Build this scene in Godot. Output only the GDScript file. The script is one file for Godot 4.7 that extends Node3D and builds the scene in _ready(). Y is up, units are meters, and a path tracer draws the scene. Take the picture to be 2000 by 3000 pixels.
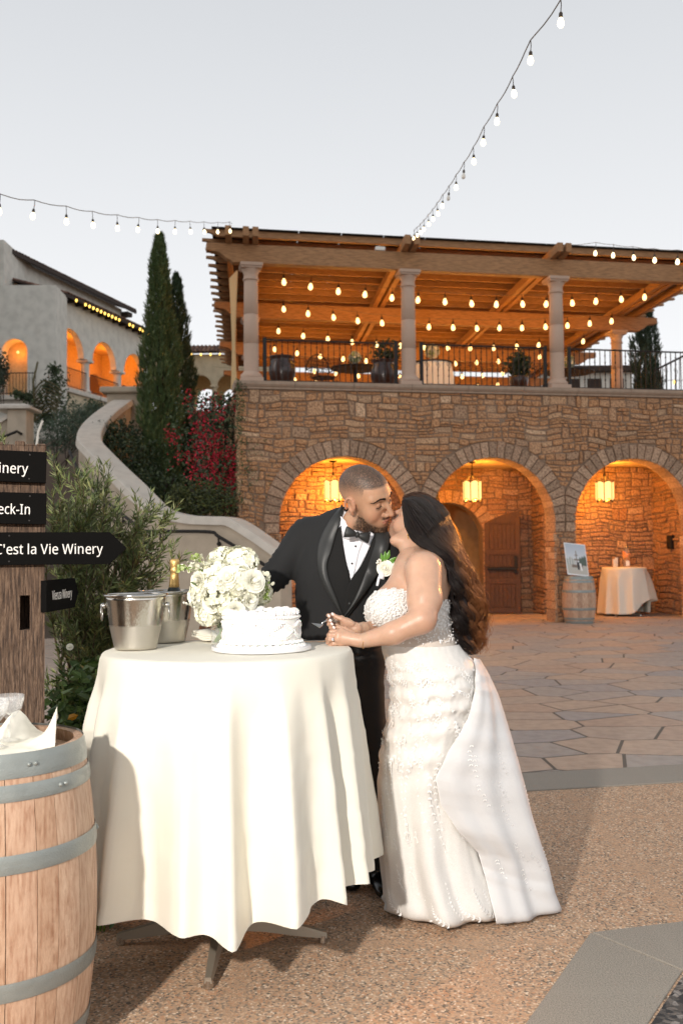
extends Node3D
# A couple kissing behind a cake table on a winery plaza at dusk.
# Frame: x right, y up, camera at the origin 1.5 m above the paving looking along -z.
const TURN := 0.188496          # yaw of the stone building against the camera
const FAR0 := 19.16             # metres from the camera to the facade on the axis
const HUGE := 1.0e6
var rng := RandomNumberGenerator.new()
var M := {}
var T := {}
var names := {}

# ---------------------------------------------------------------- mesh builder
class MB:
	var st := SurfaceTool.new()
	var col := Color.WHITE
	var n := 0
	func _init() -> void:
		st.begin(Mesh.PRIMITIVE_TRIANGLES)
		st.set_smooth_group(0xFFFFFFFF)
	func smooth(on: bool) -> MB:
		st.set_smooth_group(0 if on else 0xFFFFFFFF)
		return self
	func c(k: Color) -> MB:
		col = k
		return self
	func tri(a: Vector3, b: Vector3, d: Vector3) -> void:   # counter-clockwise seen from outside
		st.set_color(col); st.add_vertex(a)
		st.set_color(col); st.add_vertex(d)
		st.set_color(col); st.add_vertex(b)
		n += 1
	func tric(a: Vector3, b: Vector3, d: Vector3, ca: Color, cb: Color, cd: Color) -> void:
		st.set_color(ca); st.add_vertex(a)
		st.set_color(cd); st.add_vertex(d)
		st.set_color(cb); st.add_vertex(b)
		n += 1
	func quad(a: Vector3, b: Vector3, d: Vector3, e: Vector3) -> void:
		tri(a, b, d); tri(a, d, e)
	func box(lo: Vector3, hi: Vector3, bev := 0.0, x := Transform3D()) -> MB:
		# a box with chamfered edges
		var q := []
		for i in 8:
			q.append(Vector3(hi.x if i & 1 else lo.x, hi.y if i & 2 else lo.y, hi.z if i & 4 else lo.z))
		var f := [[0, 2, 3, 1], [4, 5, 7, 6], [0, 4, 6, 2], [1, 3, 7, 5], [0, 1, 5, 4], [2, 6, 7, 3]]
		if bev <= 0.0:
			for k in f:
				quad(x * q[k[0]], x * q[k[1]], x * q[k[2]], x * q[k[3]])
			return self
		var mid := (lo + hi) / 2.0
		bev = minf(bev, minf(hi.x - lo.x, minf(hi.y - lo.y, hi.z - lo.z)) * 0.45)
		var at := func(i: int, ax: int) -> Vector3:   # corner i pulled in along the two axes other than ax
			var p: Vector3 = q[i]
			for j in 3:
				if j != ax:
					p[j] += bev * signf(mid[j] - p[j])
			return x * p
		var axes := [2, 2, 0, 0, 1, 1]
		for k in 6:
			quad(at.call(f[k][0], axes[k]), at.call(f[k][1], axes[k]), at.call(f[k][2], axes[k]), at.call(f[k][3], axes[k]))
		for ax in 3:   # edges along ax
			var b := (ax + 1) % 3
			var d := (ax + 2) % 3
			for sb in 2:
				for sd in 2:
					var i0 := (sb << b) | (sd << d)
					var i1 := i0 | (1 << ax)
					var w: Array = [at.call(i0, b), at.call(i1, b), at.call(i1, d), at.call(i0, d)]
					if (sb == 1) == (sd == 1):
						quad(w[0], w[1], w[2], w[3])
					else:
						quad(w[3], w[2], w[1], w[0])
		for i in 8:
			var flip := ((i & 1) + ((i >> 1) & 1) + ((i >> 2) & 1)) % 2 == 1
			if flip:
				tri(at.call(i, 0), at.call(i, 1), at.call(i, 2))
			else:
				tri(at.call(i, 2), at.call(i, 1), at.call(i, 0))
		return self
	func frame_at(dir: Vector3) -> Basis:
		var up := Vector3.UP if absf(dir.y) < 0.95 else Vector3.RIGHT
		var r := dir.cross(up).normalized()
		return Basis(r, r.cross(dir).normalized(), dir)
	func tube(p: Array, r, sides := 8, caps := true, cols: Array = []) -> MB:
		# a swept round bar: r is one radius or one per point
		var rings := []
		var count := p.size()
		var prev := Vector3.ZERO
		for i in count:
			var dir: Vector3 = (p[mini(i + 1, count - 1)] - p[maxi(i - 1, 0)])
			dir = dir.normalized() if dir.length() > 1e-9 else Vector3.UP
			var rr: Vector3
			if i == 0:
				rr = frame_at(dir).x
			else:
				rr = (prev - dir * prev.dot(dir)).normalized()
			prev = rr
			var uu := rr.cross(dir)
			var ring := PackedVector3Array()
			var rad: float = r[i] if r is Array else r
			for k in sides:
				var a := TAU * k / sides
				ring.append(p[i] + (rr * cos(a) + uu * sin(a)) * rad)
			rings.append(ring)
		skin(rings, true, cols)
		if caps:
			fan(rings[0], true)
			fan(rings[count - 1], false)
		return self
	func skin(rings: Array, closed := true, cols: Array = []) -> MB:
		# rings run counter-clockwise seen against the sweep
		for i in rings.size() - 1:
			var a: PackedVector3Array = rings[i]
			var b: PackedVector3Array = rings[i + 1]
			var m := a.size()
			for k in (m if closed else m - 1):
				var l := (k + 1) % m
				if cols.is_empty():
					tri(a[k], b[k], b[l]); tri(a[k], b[l], a[l])
				else:
					var ca: Color = cols[i]
					var cb: Color = cols[i + 1]
					tric(a[k], b[k], b[l], ca, cb, cb); tric(a[k], b[l], a[l], ca, cb, ca)
		return self
	func fan(ring: PackedVector3Array, turn: bool) -> void:
		var mid := Vector3.ZERO
		for q in ring:
			mid += q
		mid /= ring.size()
		for k in ring.size():
			var l := (k + 1) % ring.size()
			if turn:
				tri(mid, ring[k], ring[l])
			else:
				tri(mid, ring[l], ring[k])
	func lathe(prof: Array, segs := 32, x := Transform3D(), cap_low := true, cap_top := true) -> MB:
		# prof: Vector2(radius, height) from bottom to top
		var rings := []
		for q in prof:
			var ring := PackedVector3Array()
			for k in segs:
				var a := -TAU * k / segs
				ring.append(x * Vector3(q.x * cos(a), q.y, q.x * sin(a)))
			rings.append(ring)
		for i in rings.size() - 1:
			for k in segs:
				var l := (k + 1) % segs
				quad(rings[i][k], rings[i][l], rings[i + 1][l], rings[i + 1][k])
		if cap_low: fan_up(rings[0], false)
		if cap_top: fan_up(rings[rings.size() - 1], true)
		return self
	func fan_up(ring: PackedVector3Array, up: bool) -> void:
		var mid := Vector3.ZERO
		for q in ring:
			mid += q
		mid /= ring.size()
		for k in ring.size():
			var l := (k + 1) % ring.size()
			if up:
				tri(mid, ring[k], ring[l])
			else:
				tri(mid, ring[l], ring[k])
	func prism(poly: PackedVector2Array, z0: float, z1: float, x := Transform3D(), bev := 0.0) -> MB:
		# a flat outline in x, y thickened from z0 (back) to z1 (front); bev chamfers the front edge
		if Geometry2D.is_polygon_clockwise(poly):
			poly = poly.duplicate(); poly.reverse()
		var m := poly.size()
		var top := poly
		if bev > 0.0:
			var got := Geometry2D.offset_polygon(poly, -bev, Geometry2D.JOIN_MITER)
			if got.size() == 1 and got[0].size() == m:
				var g: PackedVector2Array = got[0]
				if Geometry2D.is_polygon_clockwise(g):
					g.reverse()
				var best := 0
				for k in m:
					if g[k].distance_squared_to(poly[0]) < g[best].distance_squared_to(poly[0]):
						best = k
				top = PackedVector2Array()
				for k in m:
					top.append(g[(k + best) % m])
			else:
				bev = 0.0
		var zs := z1 - bev
		for k in m:
			var l := (k + 1) % m
			quad(x * Vector3(poly[k].x, poly[k].y, z0), x * Vector3(poly[l].x, poly[l].y, z0), x * Vector3(poly[l].x, poly[l].y, zs), x * Vector3(poly[k].x, poly[k].y, zs))
			if bev > 0.0:
				quad(x * Vector3(poly[k].x, poly[k].y, zs), x * Vector3(poly[l].x, poly[l].y, zs), x * Vector3(top[l].x, top[l].y, z1), x * Vector3(top[k].x, top[k].y, z1))
		var idx := Geometry2D.triangulate_polygon(top)
		for i in range(0, idx.size(), 3):
			var a := top[idx[i]]
			var b := top[idx[i + 1]]
			var d := top[idx[i + 2]]
			if (b - a).cross(d - a) < 0.0:
				var t := b; b = d; d = t
			tri(x * Vector3(a.x, a.y, z1), x * Vector3(b.x, b.y, z1), x * Vector3(d.x, d.y, z1))
			if bev <= 0.0:
				tri(x * Vector3(a.x, a.y, z0), x * Vector3(d.x, d.y, z0), x * Vector3(b.x, b.y, z0))
		if bev > 0.0:
			idx = Geometry2D.triangulate_polygon(poly)
			for i in range(0, idx.size(), 3):
				var a := poly[idx[i]]
				var b := poly[idx[i + 1]]
				var d := poly[idx[i + 2]]
				if (b - a).cross(d - a) < 0.0:
					var t := b; b = d; d = t
				tri(x * Vector3(a.x, a.y, z0), x * Vector3(d.x, d.y, z0), x * Vector3(b.x, b.y, z0))
		return self
	func ball(at: Vector3, r: Vector3, rows := 8, segs := 12, b := Basis()) -> MB:
		var rings := []
		for i in range(rows + 1):
			var f := -PI / 2 + PI * i / rows
			var ring := PackedVector3Array()
			for k in segs:
				var a := -TAU * k / segs
				ring.append(at + b * Vector3(r.x * cos(f) * cos(a), r.y * sin(f), r.z * cos(f) * sin(a)))
			rings.append(ring)
		for i in rows:
			for k in segs:
				var l := (k + 1) % segs
				if i > 0: tri(rings[i][k], rings[i][l], rings[i + 1][l])
				if i < rows - 1: tri(rings[i][k], rings[i + 1][l], rings[i + 1][k])
				elif i > 0: pass
		return self
	func done() -> ArrayMesh:
		st.generate_normals()
		return st.commit()

# ---------------------------------------------------------------- scene tree
func free_name(called: String) -> String:
	var k: int = names.get(called, 0)
	names[called] = k + 1
	return called if k == 0 else "%s_%03d" % [called, k]

func thing(called: String, label: String, category: String, at := Vector3.ZERO, turn := 0.0, group := "") -> Node3D:
	var o := Node3D.new()
	o.name = free_name(called)
	add_child(o)
	o.position = at
	o.rotation.y = turn
	tag(o, label, category, group)
	return o

func tag(o: Node, label := "", category := "", group := "", kind := "") -> void:
	for p in [["label", label], ["category", category], ["group", group], ["kind", kind]]:
		if p[1] != "":
			o.set_meta(p[0], p[1])

func part(to: Node, called: String, what, m: Material, label := "", kind := "") -> MeshInstance3D:
	# a child in the same axes as its parent
	var o := MeshInstance3D.new()
	o.name = called
	o.mesh = what.done() if what is MB else what
	o.material_override = m
	var key := "%d/%s" % [to.get_instance_id(), called]
	var k: int = names.get(key, 0)
	names[key] = k + 1
	if k: o.name = "%s_%03d" % [called, k]
	to.add_child(o, true)
	tag(o, label, "", "", kind)
	return o

func wpart(to: Node3D, called: String, what, m: Material, label := "", kind := "") -> MeshInstance3D:
	# a child whose mesh was modelled in world axes
	var o := part(to, called, what, m, label, kind)
	o.transform = to.transform.affine_inverse()
	return o

func solo(called: String, what, m: Material, label: String, category: String, group := "", kind := "") -> MeshInstance3D:
	var o := MeshInstance3D.new()
	o.name = free_name(called)
	o.mesh = what.done() if what is MB else what
	o.material_override = m
	add_child(o)
	tag(o, label, category, group, kind)
	return o

func struct(called: String, what, m: Material, label := "") -> MeshInstance3D:
	return solo(called, what, m, label, "", "", "structure")

func bp(s: float, y: float, n: float) -> Vector3:   # along, up, into the stone building
	return Vector3(s * cos(TURN) - n * sin(TURN), y, -(FAR0 + s * sin(TURN) + n * cos(TURN)))

func arc_pts(c: Vector2, r: float, a0: float, a1: float, count: int) -> PackedVector2Array:
	var o := PackedVector2Array()
	for i in count + 1:
		var a := lerpf(a0, a1, float(i) / count)
		o.append(c + Vector2(cos(a), sin(a)) * r)
	return o

func spline(p: Array, per := 6) -> Array:
	var o := []
	for i in p.size() - 1:
		for k in per:
			var t := float(k) / per
			var a = p[maxi(i - 1, 0)]
			var d = p[mini(i + 2, p.size() - 1)]
			if p[i] is float:
				o.append(cubic_interpolate(p[i], p[i + 1], a, d, t))
			else:
				o.append(p[i].cubic_interpolate(p[i + 1], a, d, t))
	o.append(p[p.size() - 1])
	return o

# ---------------------------------------------------------------- textures and materials
func noise(kind: int, freq: float, octaves := 4, sd := 1) -> FastNoiseLite:
	var f := FastNoiseLite.new()
	f.noise_type = kind
	f.frequency = freq
	f.fractal_octaves = octaves
	f.fractal_type = FastNoiseLite.FRACTAL_FBM if octaves > 1 else FastNoiseLite.FRACTAL_NONE
	f.seed = sd
	return f

func tex(f: FastNoiseLite, side := 512, stops: Array = [], hard := false, bump := 0.0) -> NoiseTexture2D:
	var t := NoiseTexture2D.new()
	t.noise = f
	t.width = side
	t.height = side
	t.seamless = true
	t.seamless_blend_skirt = 0.15
	if bump > 0.0:
		t.as_normal_map = true
		t.bump_strength = bump
	if stops.size():
		var g := Gradient.new()
		var off := PackedFloat32Array()
		var cs := PackedColorArray()
		for s in stops:
			off.append(s[0])
			cs.append(s[1])
		g.offsets = off
		g.colors = cs
		if hard: g.interpolation_mode = Gradient.GRADIENT_INTERPOLATE_CONSTANT
		t.color_ramp = g
	return t

func grey(v: float) -> Color:
	return Color(v, v, v)

func mat(called: String, c: Color, rough := 0.8, o := {}) -> StandardMaterial3D:
	var m := StandardMaterial3D.new()
	m.resource_name = called
	m.albedo_color = c
	m.roughness = rough
	m.vertex_color_use_as_albedo = true
	m.metallic_specular = o.get("spec", 0.5)
	m.metallic = o.get("metal", 0.0)
	if o.has("tex"): m.albedo_texture = T[o.tex]
	if o.has("rtex"): m.roughness_texture = T[o.rtex]
	if o.has("bump"):
		m.normal_enabled = true
		m.normal_texture = T[o.bump]
		m.normal_scale = o.get("depth", 1.0)
	if o.has("tex") or o.has("bump") or o.has("rtex"):
		m.uv1_triplanar = true
		m.uv1_world_triplanar = o.get("world", false)
		var s = o.get("scale", 1.0)
		m.uv1_scale = s if s is Vector3 else Vector3.ONE * s
		m.uv1_offset = o.get("off", Vector3.ZERO)
	if o.has("glow"):
		m.emission_enabled = true
		m.emission = o.glow
		m.emission_energy_multiplier = o.get("power", 1.0)
	if o.has("back"):
		m.backlight_enabled = true
		m.backlight = o.back
	if o.has("coat"):
		m.clearcoat_enabled = true
		m.clearcoat = o.coat
		m.clearcoat_roughness = o.get("coat_rough", 0.2)
	if o.has("rim"):
		m.rim_enabled = true
		m.rim = o.rim
	if o.has("sss"):
		m.subsurf_scatter_enabled = true
		m.subsurf_scatter_strength = o.sss
	if o.has("alpha"):
		m.transparency = BaseMaterial3D.TRANSPARENCY_ALPHA
		m.albedo_color.a = o.alpha
	if o.get("two", false): m.cull_mode = BaseMaterial3D.CULL_DISABLED
	if not o.get("keep", true): pass
	M[called] = m
	return m

func make_textures() -> void:
	var S := FastNoiseLite.TYPE_SIMPLEX_SMOOTH
	var C := FastNoiseLite.TYPE_CELLULAR
	T.patch = tex(noise(S, 0.008, 5, 3), 512, [[0.2, grey(0.92)], [0.5, grey(0.97)], [0.8, grey(1.0)]])
	T.blotch = tex(noise(S, 0.012, 5, 8), 512, [[0.2, Color(0.55, 0.5, 0.46)], [0.45, Color(0.85, 0.82, 0.8)], [0.8, Color(1, 0.98, 0.95)]])
	T.grain = tex(noise(S, 0.03, 5, 5), 512, [[0.2, grey(0.78)], [0.45, grey(0.9)], [0.62, grey(0.96)], [0.8, grey(1.0)]])
	T.oakgrain = tex(noise(S, 0.02, 5, 16), 512, [[0.2, Color(0.82, 0.74, 0.68)], [0.45, Color(0.94, 0.91, 0.88)], [0.8, Color(1, 0.99, 0.97)]])
	T.weather = tex(noise(S, 0.03, 5, 15), 512, [[0.15, Color(0.48, 0.44, 0.41)], [0.42, Color(0.72, 0.67, 0.63)], [0.6, Color(0.86, 0.81, 0.76)], [0.85, Color(1, 0.97, 0.93)]])
	var pebble := noise(C, 0.11, 1, 21)
	pebble.cellular_return_type = FastNoiseLite.RETURN_CELL_VALUE
	pebble.cellular_jitter = 1.0
	var pinks := [[0.0, Color(0.44, 0.41, 0.38)], [0.07, Color(0.57, 0.52, 0.47)], [0.25, Color(0.70, 0.61, 0.53)], [0.42, Color(0.75, 0.64, 0.54)], [0.56, Color(0.66, 0.565, 0.48)], [0.68, Color(0.735, 0.59, 0.48)], [0.8, Color(0.78, 0.69, 0.60)], [0.95, Color(0.86, 0.81, 0.74)]]
	T.pebble = tex(pebble, 1024, pinks, true)
	var pebble2: FastNoiseLite = pebble.duplicate()
	pebble2.seed = 22
	T.pebble_dark = tex(pebble2, 512, [[0.0, Color(0.2, 0.2, 0.2)], [0.3, Color(0.34, 0.32, 0.3)], [0.6, Color(0.45, 0.42, 0.39)], [0.9, Color(0.58, 0.55, 0.52)]], true)
	var edge := noise(C, 0.11, 1, 21)
	edge.cellular_return_type = FastNoiseLite.RETURN_DISTANCE
	T.pebble_n = tex(edge, 1024, [], false, 3.0)
	T.sand = tex(noise(S, 0.25, 3, 31), 512, [[0.2, grey(0.72)], [0.5, grey(0.93)], [0.8, grey(1.0)]])
	T.fine_n = tex(noise(S, 0.12, 4, 41), 512, [], false, 4.0)
	T.rough_n = tex(noise(S, 0.03, 6, 42), 512, [], false, 8.0)
	T.grain_n = tex(noise(S, 0.06, 5, 43), 512, [], false, 6.0)
	T.wave_n = tex(noise(S, 0.01, 3, 44), 512, [], false, 10.0)
	T.stone = tex(noise(S, 0.02, 6, 51), 512, [[0.2, Color(0.70, 0.63, 0.58)], [0.45, Color(0.88, 0.83, 0.79)], [0.6, Color(0.97, 0.9, 0.84)], [0.8, Color(1, 0.97, 0.93)]])
	var weave := noise(S, 0.3, 2, 61)
	T.weave_n = tex(weave, 512, [], false, 2.0)
	var lace := noise(C, 0.05, 1, 71)
	lace.cellular_return_type = FastNoiseLite.RETURN_DISTANCE2_SUB
	lace.domain_warp_enabled = true
	lace.domain_warp_amplitude = 25.0
	lace.domain_warp_frequency = 0.03
	T.lace_n = tex(lace, 512, [], false, 9.0)
	T.lace = tex(lace, 512, [[0.0, grey(1.0)], [0.25, grey(0.97)], [0.6, grey(0.95)], [1.0, grey(0.93)]])
	T.sheen = tex(noise(S, 0.02, 4, 81), 512, [[0.2, grey(0.55)], [0.8, grey(1.0)]])

func make_materials() -> void:
	mat("aggregate", Color(1, 0.97, 0.94), 0.9, {"tex": "pebble", "bump": "pebble_n", "depth": 0.4, "scale": 1.15, "world": true, "spec": 0.3})
	mat("dark_aggregate", Color(0.9, 0.9, 0.92), 0.9, {"tex": "pebble_dark", "bump": "fine_n", "scale": 0.8, "world": true})
	mat("concrete_band", Color(0.625, 0.595, 0.55), 0.9, {"tex": "sand", "bump": "fine_n", "depth": 0.5, "scale": 1.3, "world": true})
	mat("joint_sand", Color(0.43, 0.395, 0.36), 0.95, {"tex": "sand", "scale": 2.0, "world": true})
	var fl := [Color(0.68, 0.61, 0.555), Color(0.63, 0.60, 0.575), Color(0.70, 0.62, 0.555), Color(0.61, 0.59, 0.58), Color(0.69, 0.60, 0.535), Color(0.65, 0.61, 0.58)]
	for i in 6:
		mat("flag%d" % i, fl[i], 0.62, {"tex": "patch", "bump": "rough_n", "depth": 0.3, "scale": 1.6, "world": true, "spec": 0.45})
	mat("mortar", Color(0.59, 0.495, 0.415), 0.95, {"tex": "sand", "bump": "rough_n", "scale": 1.5})
	var ss := [Color(0.77, 0.645, 0.525), Color(0.725, 0.595, 0.475), Color(0.80, 0.685, 0.565), Color(0.735, 0.64, 0.54), Color(0.77, 0.615, 0.47), Color(0.70, 0.605, 0.515), Color(0.85, 0.755, 0.65)]
	for i in 7:
		mat("stone%d" % i, ss[i], 0.88, {"tex": "stone", "bump": "rough_n", "depth": 1.2, "scale": 1.9, "off": Vector3(i * 0.37, i * 0.21, i * 0.53)})
	var vs := [Color(0.70, 0.615, 0.54), Color(0.645, 0.57, 0.50), Color(0.75, 0.665, 0.585)]
	for i in 3:
		mat("arch_stone%d" % i, vs[i], 0.88, {"tex": "stone", "bump": "rough_n", "depth": 1.0, "scale": 1.7, "off": Vector3(i * 0.7, i * 0.4, 0)})
	mat("cast_stone", Color(0.78, 0.675, 0.60), 0.8, {"tex": "sand", "bump": "fine_n", "depth": 0.3, "scale": 2.5})
	mat("ledge_stone", Color(0.63, 0.55, 0.48), 0.85, {"tex": "patch", "bump": "fine_n", "depth": 0.4, "scale": 1.3})
	mat("timber_s", Color(0.66, 0.49, 0.33), 0.7, {"tex": "grain", "bump": "grain_n", "depth": 0.4, "scale": Vector3(0.25, 2.5, 2.5)})
	mat("timber_n", Color(0.66, 0.49, 0.33), 0.7, {"tex": "grain", "bump": "grain_n", "depth": 0.4, "scale": Vector3(2.5, 2.5, 0.25)})
	mat("door_wood", Color(0.36, 0.235, 0.145), 0.6, {"tex": "grain", "bump": "grain_n", "depth": 0.4, "scale": Vector3(3, 0.35, 3)})
	mat("iron", Color(0.16, 0.15, 0.145), 0.55, {"metal": 0.5, "bump": "fine_n", "depth": 0.3, "scale": 6.0})
	mat("plaster_warm", Color(0.80, 0.68, 0.5), 0.9, {"tex": "patch", "bump": "fine_n", "depth": 0.3})
	mat("plaster_grey", Color(0.82, 0.81, 0.775), 0.92, {"tex": "patch", "bump": "fine_n", "depth": 0.3, "scale": 0.35})
	mat("plaster_cream", Color(0.78, 0.72, 0.61), 0.92, {"tex": "patch", "bump": "rough_n", "depth": 0.2, "scale": 0.3})
	mat("stair_concrete", Color(0.73, 0.675, 0.60), 0.88, {"tex": "patch", "bump": "fine_n", "depth": 0.4, "scale": 0.6})
	mat("stair_cap", Color(0.80, 0.77, 0.725), 0.85, {"tex": "patch", "bump": "fine_n", "depth": 0.4, "scale": 0.8})
	for i in 3:
		mat("roof_tile%d" % i, [Color(0.47, 0.36, 0.32), Color(0.40, 0.33, 0.31), Color(0.56, 0.45, 0.39)][i], 0.85, {"tex": "stone", "bump": "rough_n", "scale": 1.0})
	mat("dark_wood", Color(0.22, 0.17, 0.14), 0.8, {"tex": "grain", "scale": 1.0})
	mat("roof_dark", Color(0.12, 0.095, 0.075), 0.85, {"tex": "grain", "scale": 1.0})
	mat("bulb_glow", Color(1, 0.95, 0.85), 0.4, {"glow": Color(1.0, 0.91, 0.7), "power": 4.0})
	mat("bulb_warm", Color(1, 0.95, 0.85), 0.4, {"glow": Color(1.0, 0.85, 0.56), "power": 2.8})
	mat("bulb_amber", Color(1, 0.85, 0.5), 0.4, {"glow": Color(1.0, 0.8, 0.36), "power": 3.2})
	mat("bulb_off", Color(0.86, 0.85, 0.82), 0.15, {})
	mat("socket", Color(0.22, 0.17, 0.12), 0.6, {})
	mat("cable", Color(0.42, 0.38, 0.33), 0.7, {})
	mat("lamp_glass", Color(1, 0.9, 0.7), 0.5, {"glow": Color(1.0, 0.8, 0.47), "power": 1.5})
	mat("soil", Color(0.3, 0.24, 0.18), 0.95, {"tex": "sand", "scale": 1.0, "world": true})

# ---------------------------------------------------------------- irregular masonry
func cut(poly: PackedVector2Array, p: Vector2, nrm: Vector2) -> PackedVector2Array:
	# keeps what lies on the side of p that nrm points away from
	var o := PackedVector2Array()
	var m := poly.size()
	for i in m:
		var a := poly[i]
		var b := poly[(i + 1) % m]
		var da := (a - p).dot(nrm)
		var db := (b - p).dot(nrm)
		if da <= 0.0: o.append(a)
		if (da < 0.0 and db > 0.0) or (da > 0.0 and db < 0.0):
			o.append(a.lerp(b, da / (da - db)))
	return o

func cells(lo: Vector2, hi: Vector2, size: Vector2, jitter: float) -> Array:
	# uneven polygons, one round each jittered point of a brick-wise grid
	var nx := int(ceil((hi.x - lo.x) / size.x)) + 2
	var ny := int(ceil((hi.y - lo.y) / size.y)) + 2
	var pts := []
	for j in ny:
		var row := []
		for i in nx:
			var off := 0.5 if j % 2 else 0.0
			row.append(Vector2(i - 0.5 + off + rng.randf_range(-jitter, jitter), j - 0.5 + rng.randf_range(-jitter, jitter) * 0.8))
		pts.append(row)
	var out := []
	for j in ny:
		for i in nx:
			var c: Vector2 = pts[j][i]
			var poly := PackedVector2Array([c + Vector2(-2, -2), c + Vector2(2, -2), c + Vector2(2, 2), c + Vector2(-2, 2)])
			for dj in range(-2, 3):
				for di in range(-2, 3):
					if (di or dj) and j + dj >= 0 and j + dj < ny and i + di >= 0 and i + di < nx:
						var o: Vector2 = pts[j + dj][i + di]
						poly = cut(poly, (c + o) / 2.0, o - c)
			var q := PackedVector2Array()
			for v in poly:
				q.append(lo + v * size)
			q = cut(q, lo, Vector2(-1, 0)); q = cut(q, lo, Vector2(0, -1))
			q = cut(q, hi, Vector2(1, 0)); q = cut(q, hi, Vector2(0, 1))
			if q.size() >= 3: out.append(q)
	return out

func ledge(lo: Vector2, hi: Vector2, band: float) -> Array:
	# quarried ledge stone: bands of tall blocks and stacks of thin ones, all a little askew
	var out := []
	var bend := noise(FastNoiseLite.TYPE_SIMPLEX_SMOOTH, 0.9, 2, 19)
	var y := lo.y - rng.randf() * band
	while y < hi.y:
		var h := band * rng.randf_range(0.75, 1.3)
		var x := lo.x - rng.randf() * 0.3
		while x < hi.x:
			var w := band * rng.randf_range(0.7, 2.3)
			var kind := rng.randf()
			var rows := 1 if kind < 0.24 and w < band * 1.7 else 2 if kind < 0.72 else 3
			var y0 := 0.0
			for r in rows:
				var y1 := 1.0 if r == rows - 1 else clampf((r + 1.0) / rows + rng.randf_range(-0.12, 0.12), 0.1, 0.92)
				var cutx := [0.0, 1.0]
				if w > band * 1.1 and rng.randf() < 0.55: cutx = [0.0, rng.randf_range(0.3, 0.7), 1.0]
				for c in cutx.size() - 1:
					var a := Vector2(x + w * cutx[c], y + h * y0)
					var b := Vector2(x + w * cutx[c + 1], y + h * y1)
					var j := minf(0.022, (b.y - a.y) * 0.28)
					var q := PackedVector2Array()
					for k in [Vector2(0, 0), Vector2(rng.randf_range(0.3, 0.7), 0), Vector2(1, 0), Vector2(1, rng.randf_range(0.3, 0.7)), Vector2(1, 1), Vector2(rng.randf_range(0.3, 0.7), 1), Vector2(0, 1)]:
						var p := Vector2(lerpf(a.x, b.x, k.x), lerpf(a.y, b.y, k.y))
						var inn := (a + b) / 2.0 - p
						var corner := 1.0 if (k.x == 0.0 or k.x == 1.0) and (k.y == 0.0 or k.y == 1.0) else 0.35
						p += Vector2(signf(inn.x) * rng.randf() * j * corner * 1.2, signf(inn.y) * rng.randf() * j * corner)
						p += Vector2(0.02 * bend.get_noise_2d(p.x, p.y + 40.0), 0.09 * bend.get_noise_2d(p.x * 0.8, p.y * 0.6))
						q.append(p)
					q = cut(q, lo, Vector2(-1, 0)); q = cut(q, lo, Vector2(0, -1))
					q = cut(q, hi, Vector2(1, 0)); q = cut(q, hi, Vector2(0, 1))
					if q.size() >= 3: out.append(q)
				y0 = y1
			x += w
		y += h
	return out

func area2(p: PackedVector2Array) -> float:
	var a := 0.0
	for i in p.size():
		a += p[i].cross(p[(i + 1) % p.size()])
	return absf(a) / 2.0

func tidy(p: PackedVector2Array, gap: float) -> PackedVector2Array:
	# drops slivers of an edge and pulls the outline in by the width of the joint
	var got := Geometry2D.offset_polygon(p, -gap, Geometry2D.JOIN_MITER)
	if got.is_empty(): return PackedVector2Array()
	var best: PackedVector2Array = got[0]
	for g in got:
		if area2(g) > area2(best): best = g
	var o := PackedVector2Array()
	for i in best.size():
		if o.is_empty() or best[i].distance_to(o[o.size() - 1]) > 0.018: o.append(best[i])
	if o.size() > 3 and o[0].distance_to(o[o.size() - 1]) < 0.018: o.remove_at(o.size() - 1)
	return o

func stones(to: Node3D, polys: Array, called: String, mats: Array, keep: int, low: float, high: float, bev: float, x := Transform3D(), dull := "stone4") -> void:
	# the largest polygons become pieces of their own, the rest one part
	polys.sort_custom(func(a, b): return area2(a) > area2(b))
	var rest := MB.new()
	for i in polys.size():
		var z := rng.randf_range(low, high)
		if i < keep:
			var mb := MB.new()
			mb.prism(polys[i], -0.02, z, x, bev)
			part(to, called, mb, M[mats[rng.randi() % mats.size()]])
		else:
			rest.c(Color.WHITE * rng.randf_range(0.8, 1.15)).prism(polys[i], -0.02, z, x, bev)
	if rest.n: part(to, called + "_rubble", rest, M[dull], "", "stuff")

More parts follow.
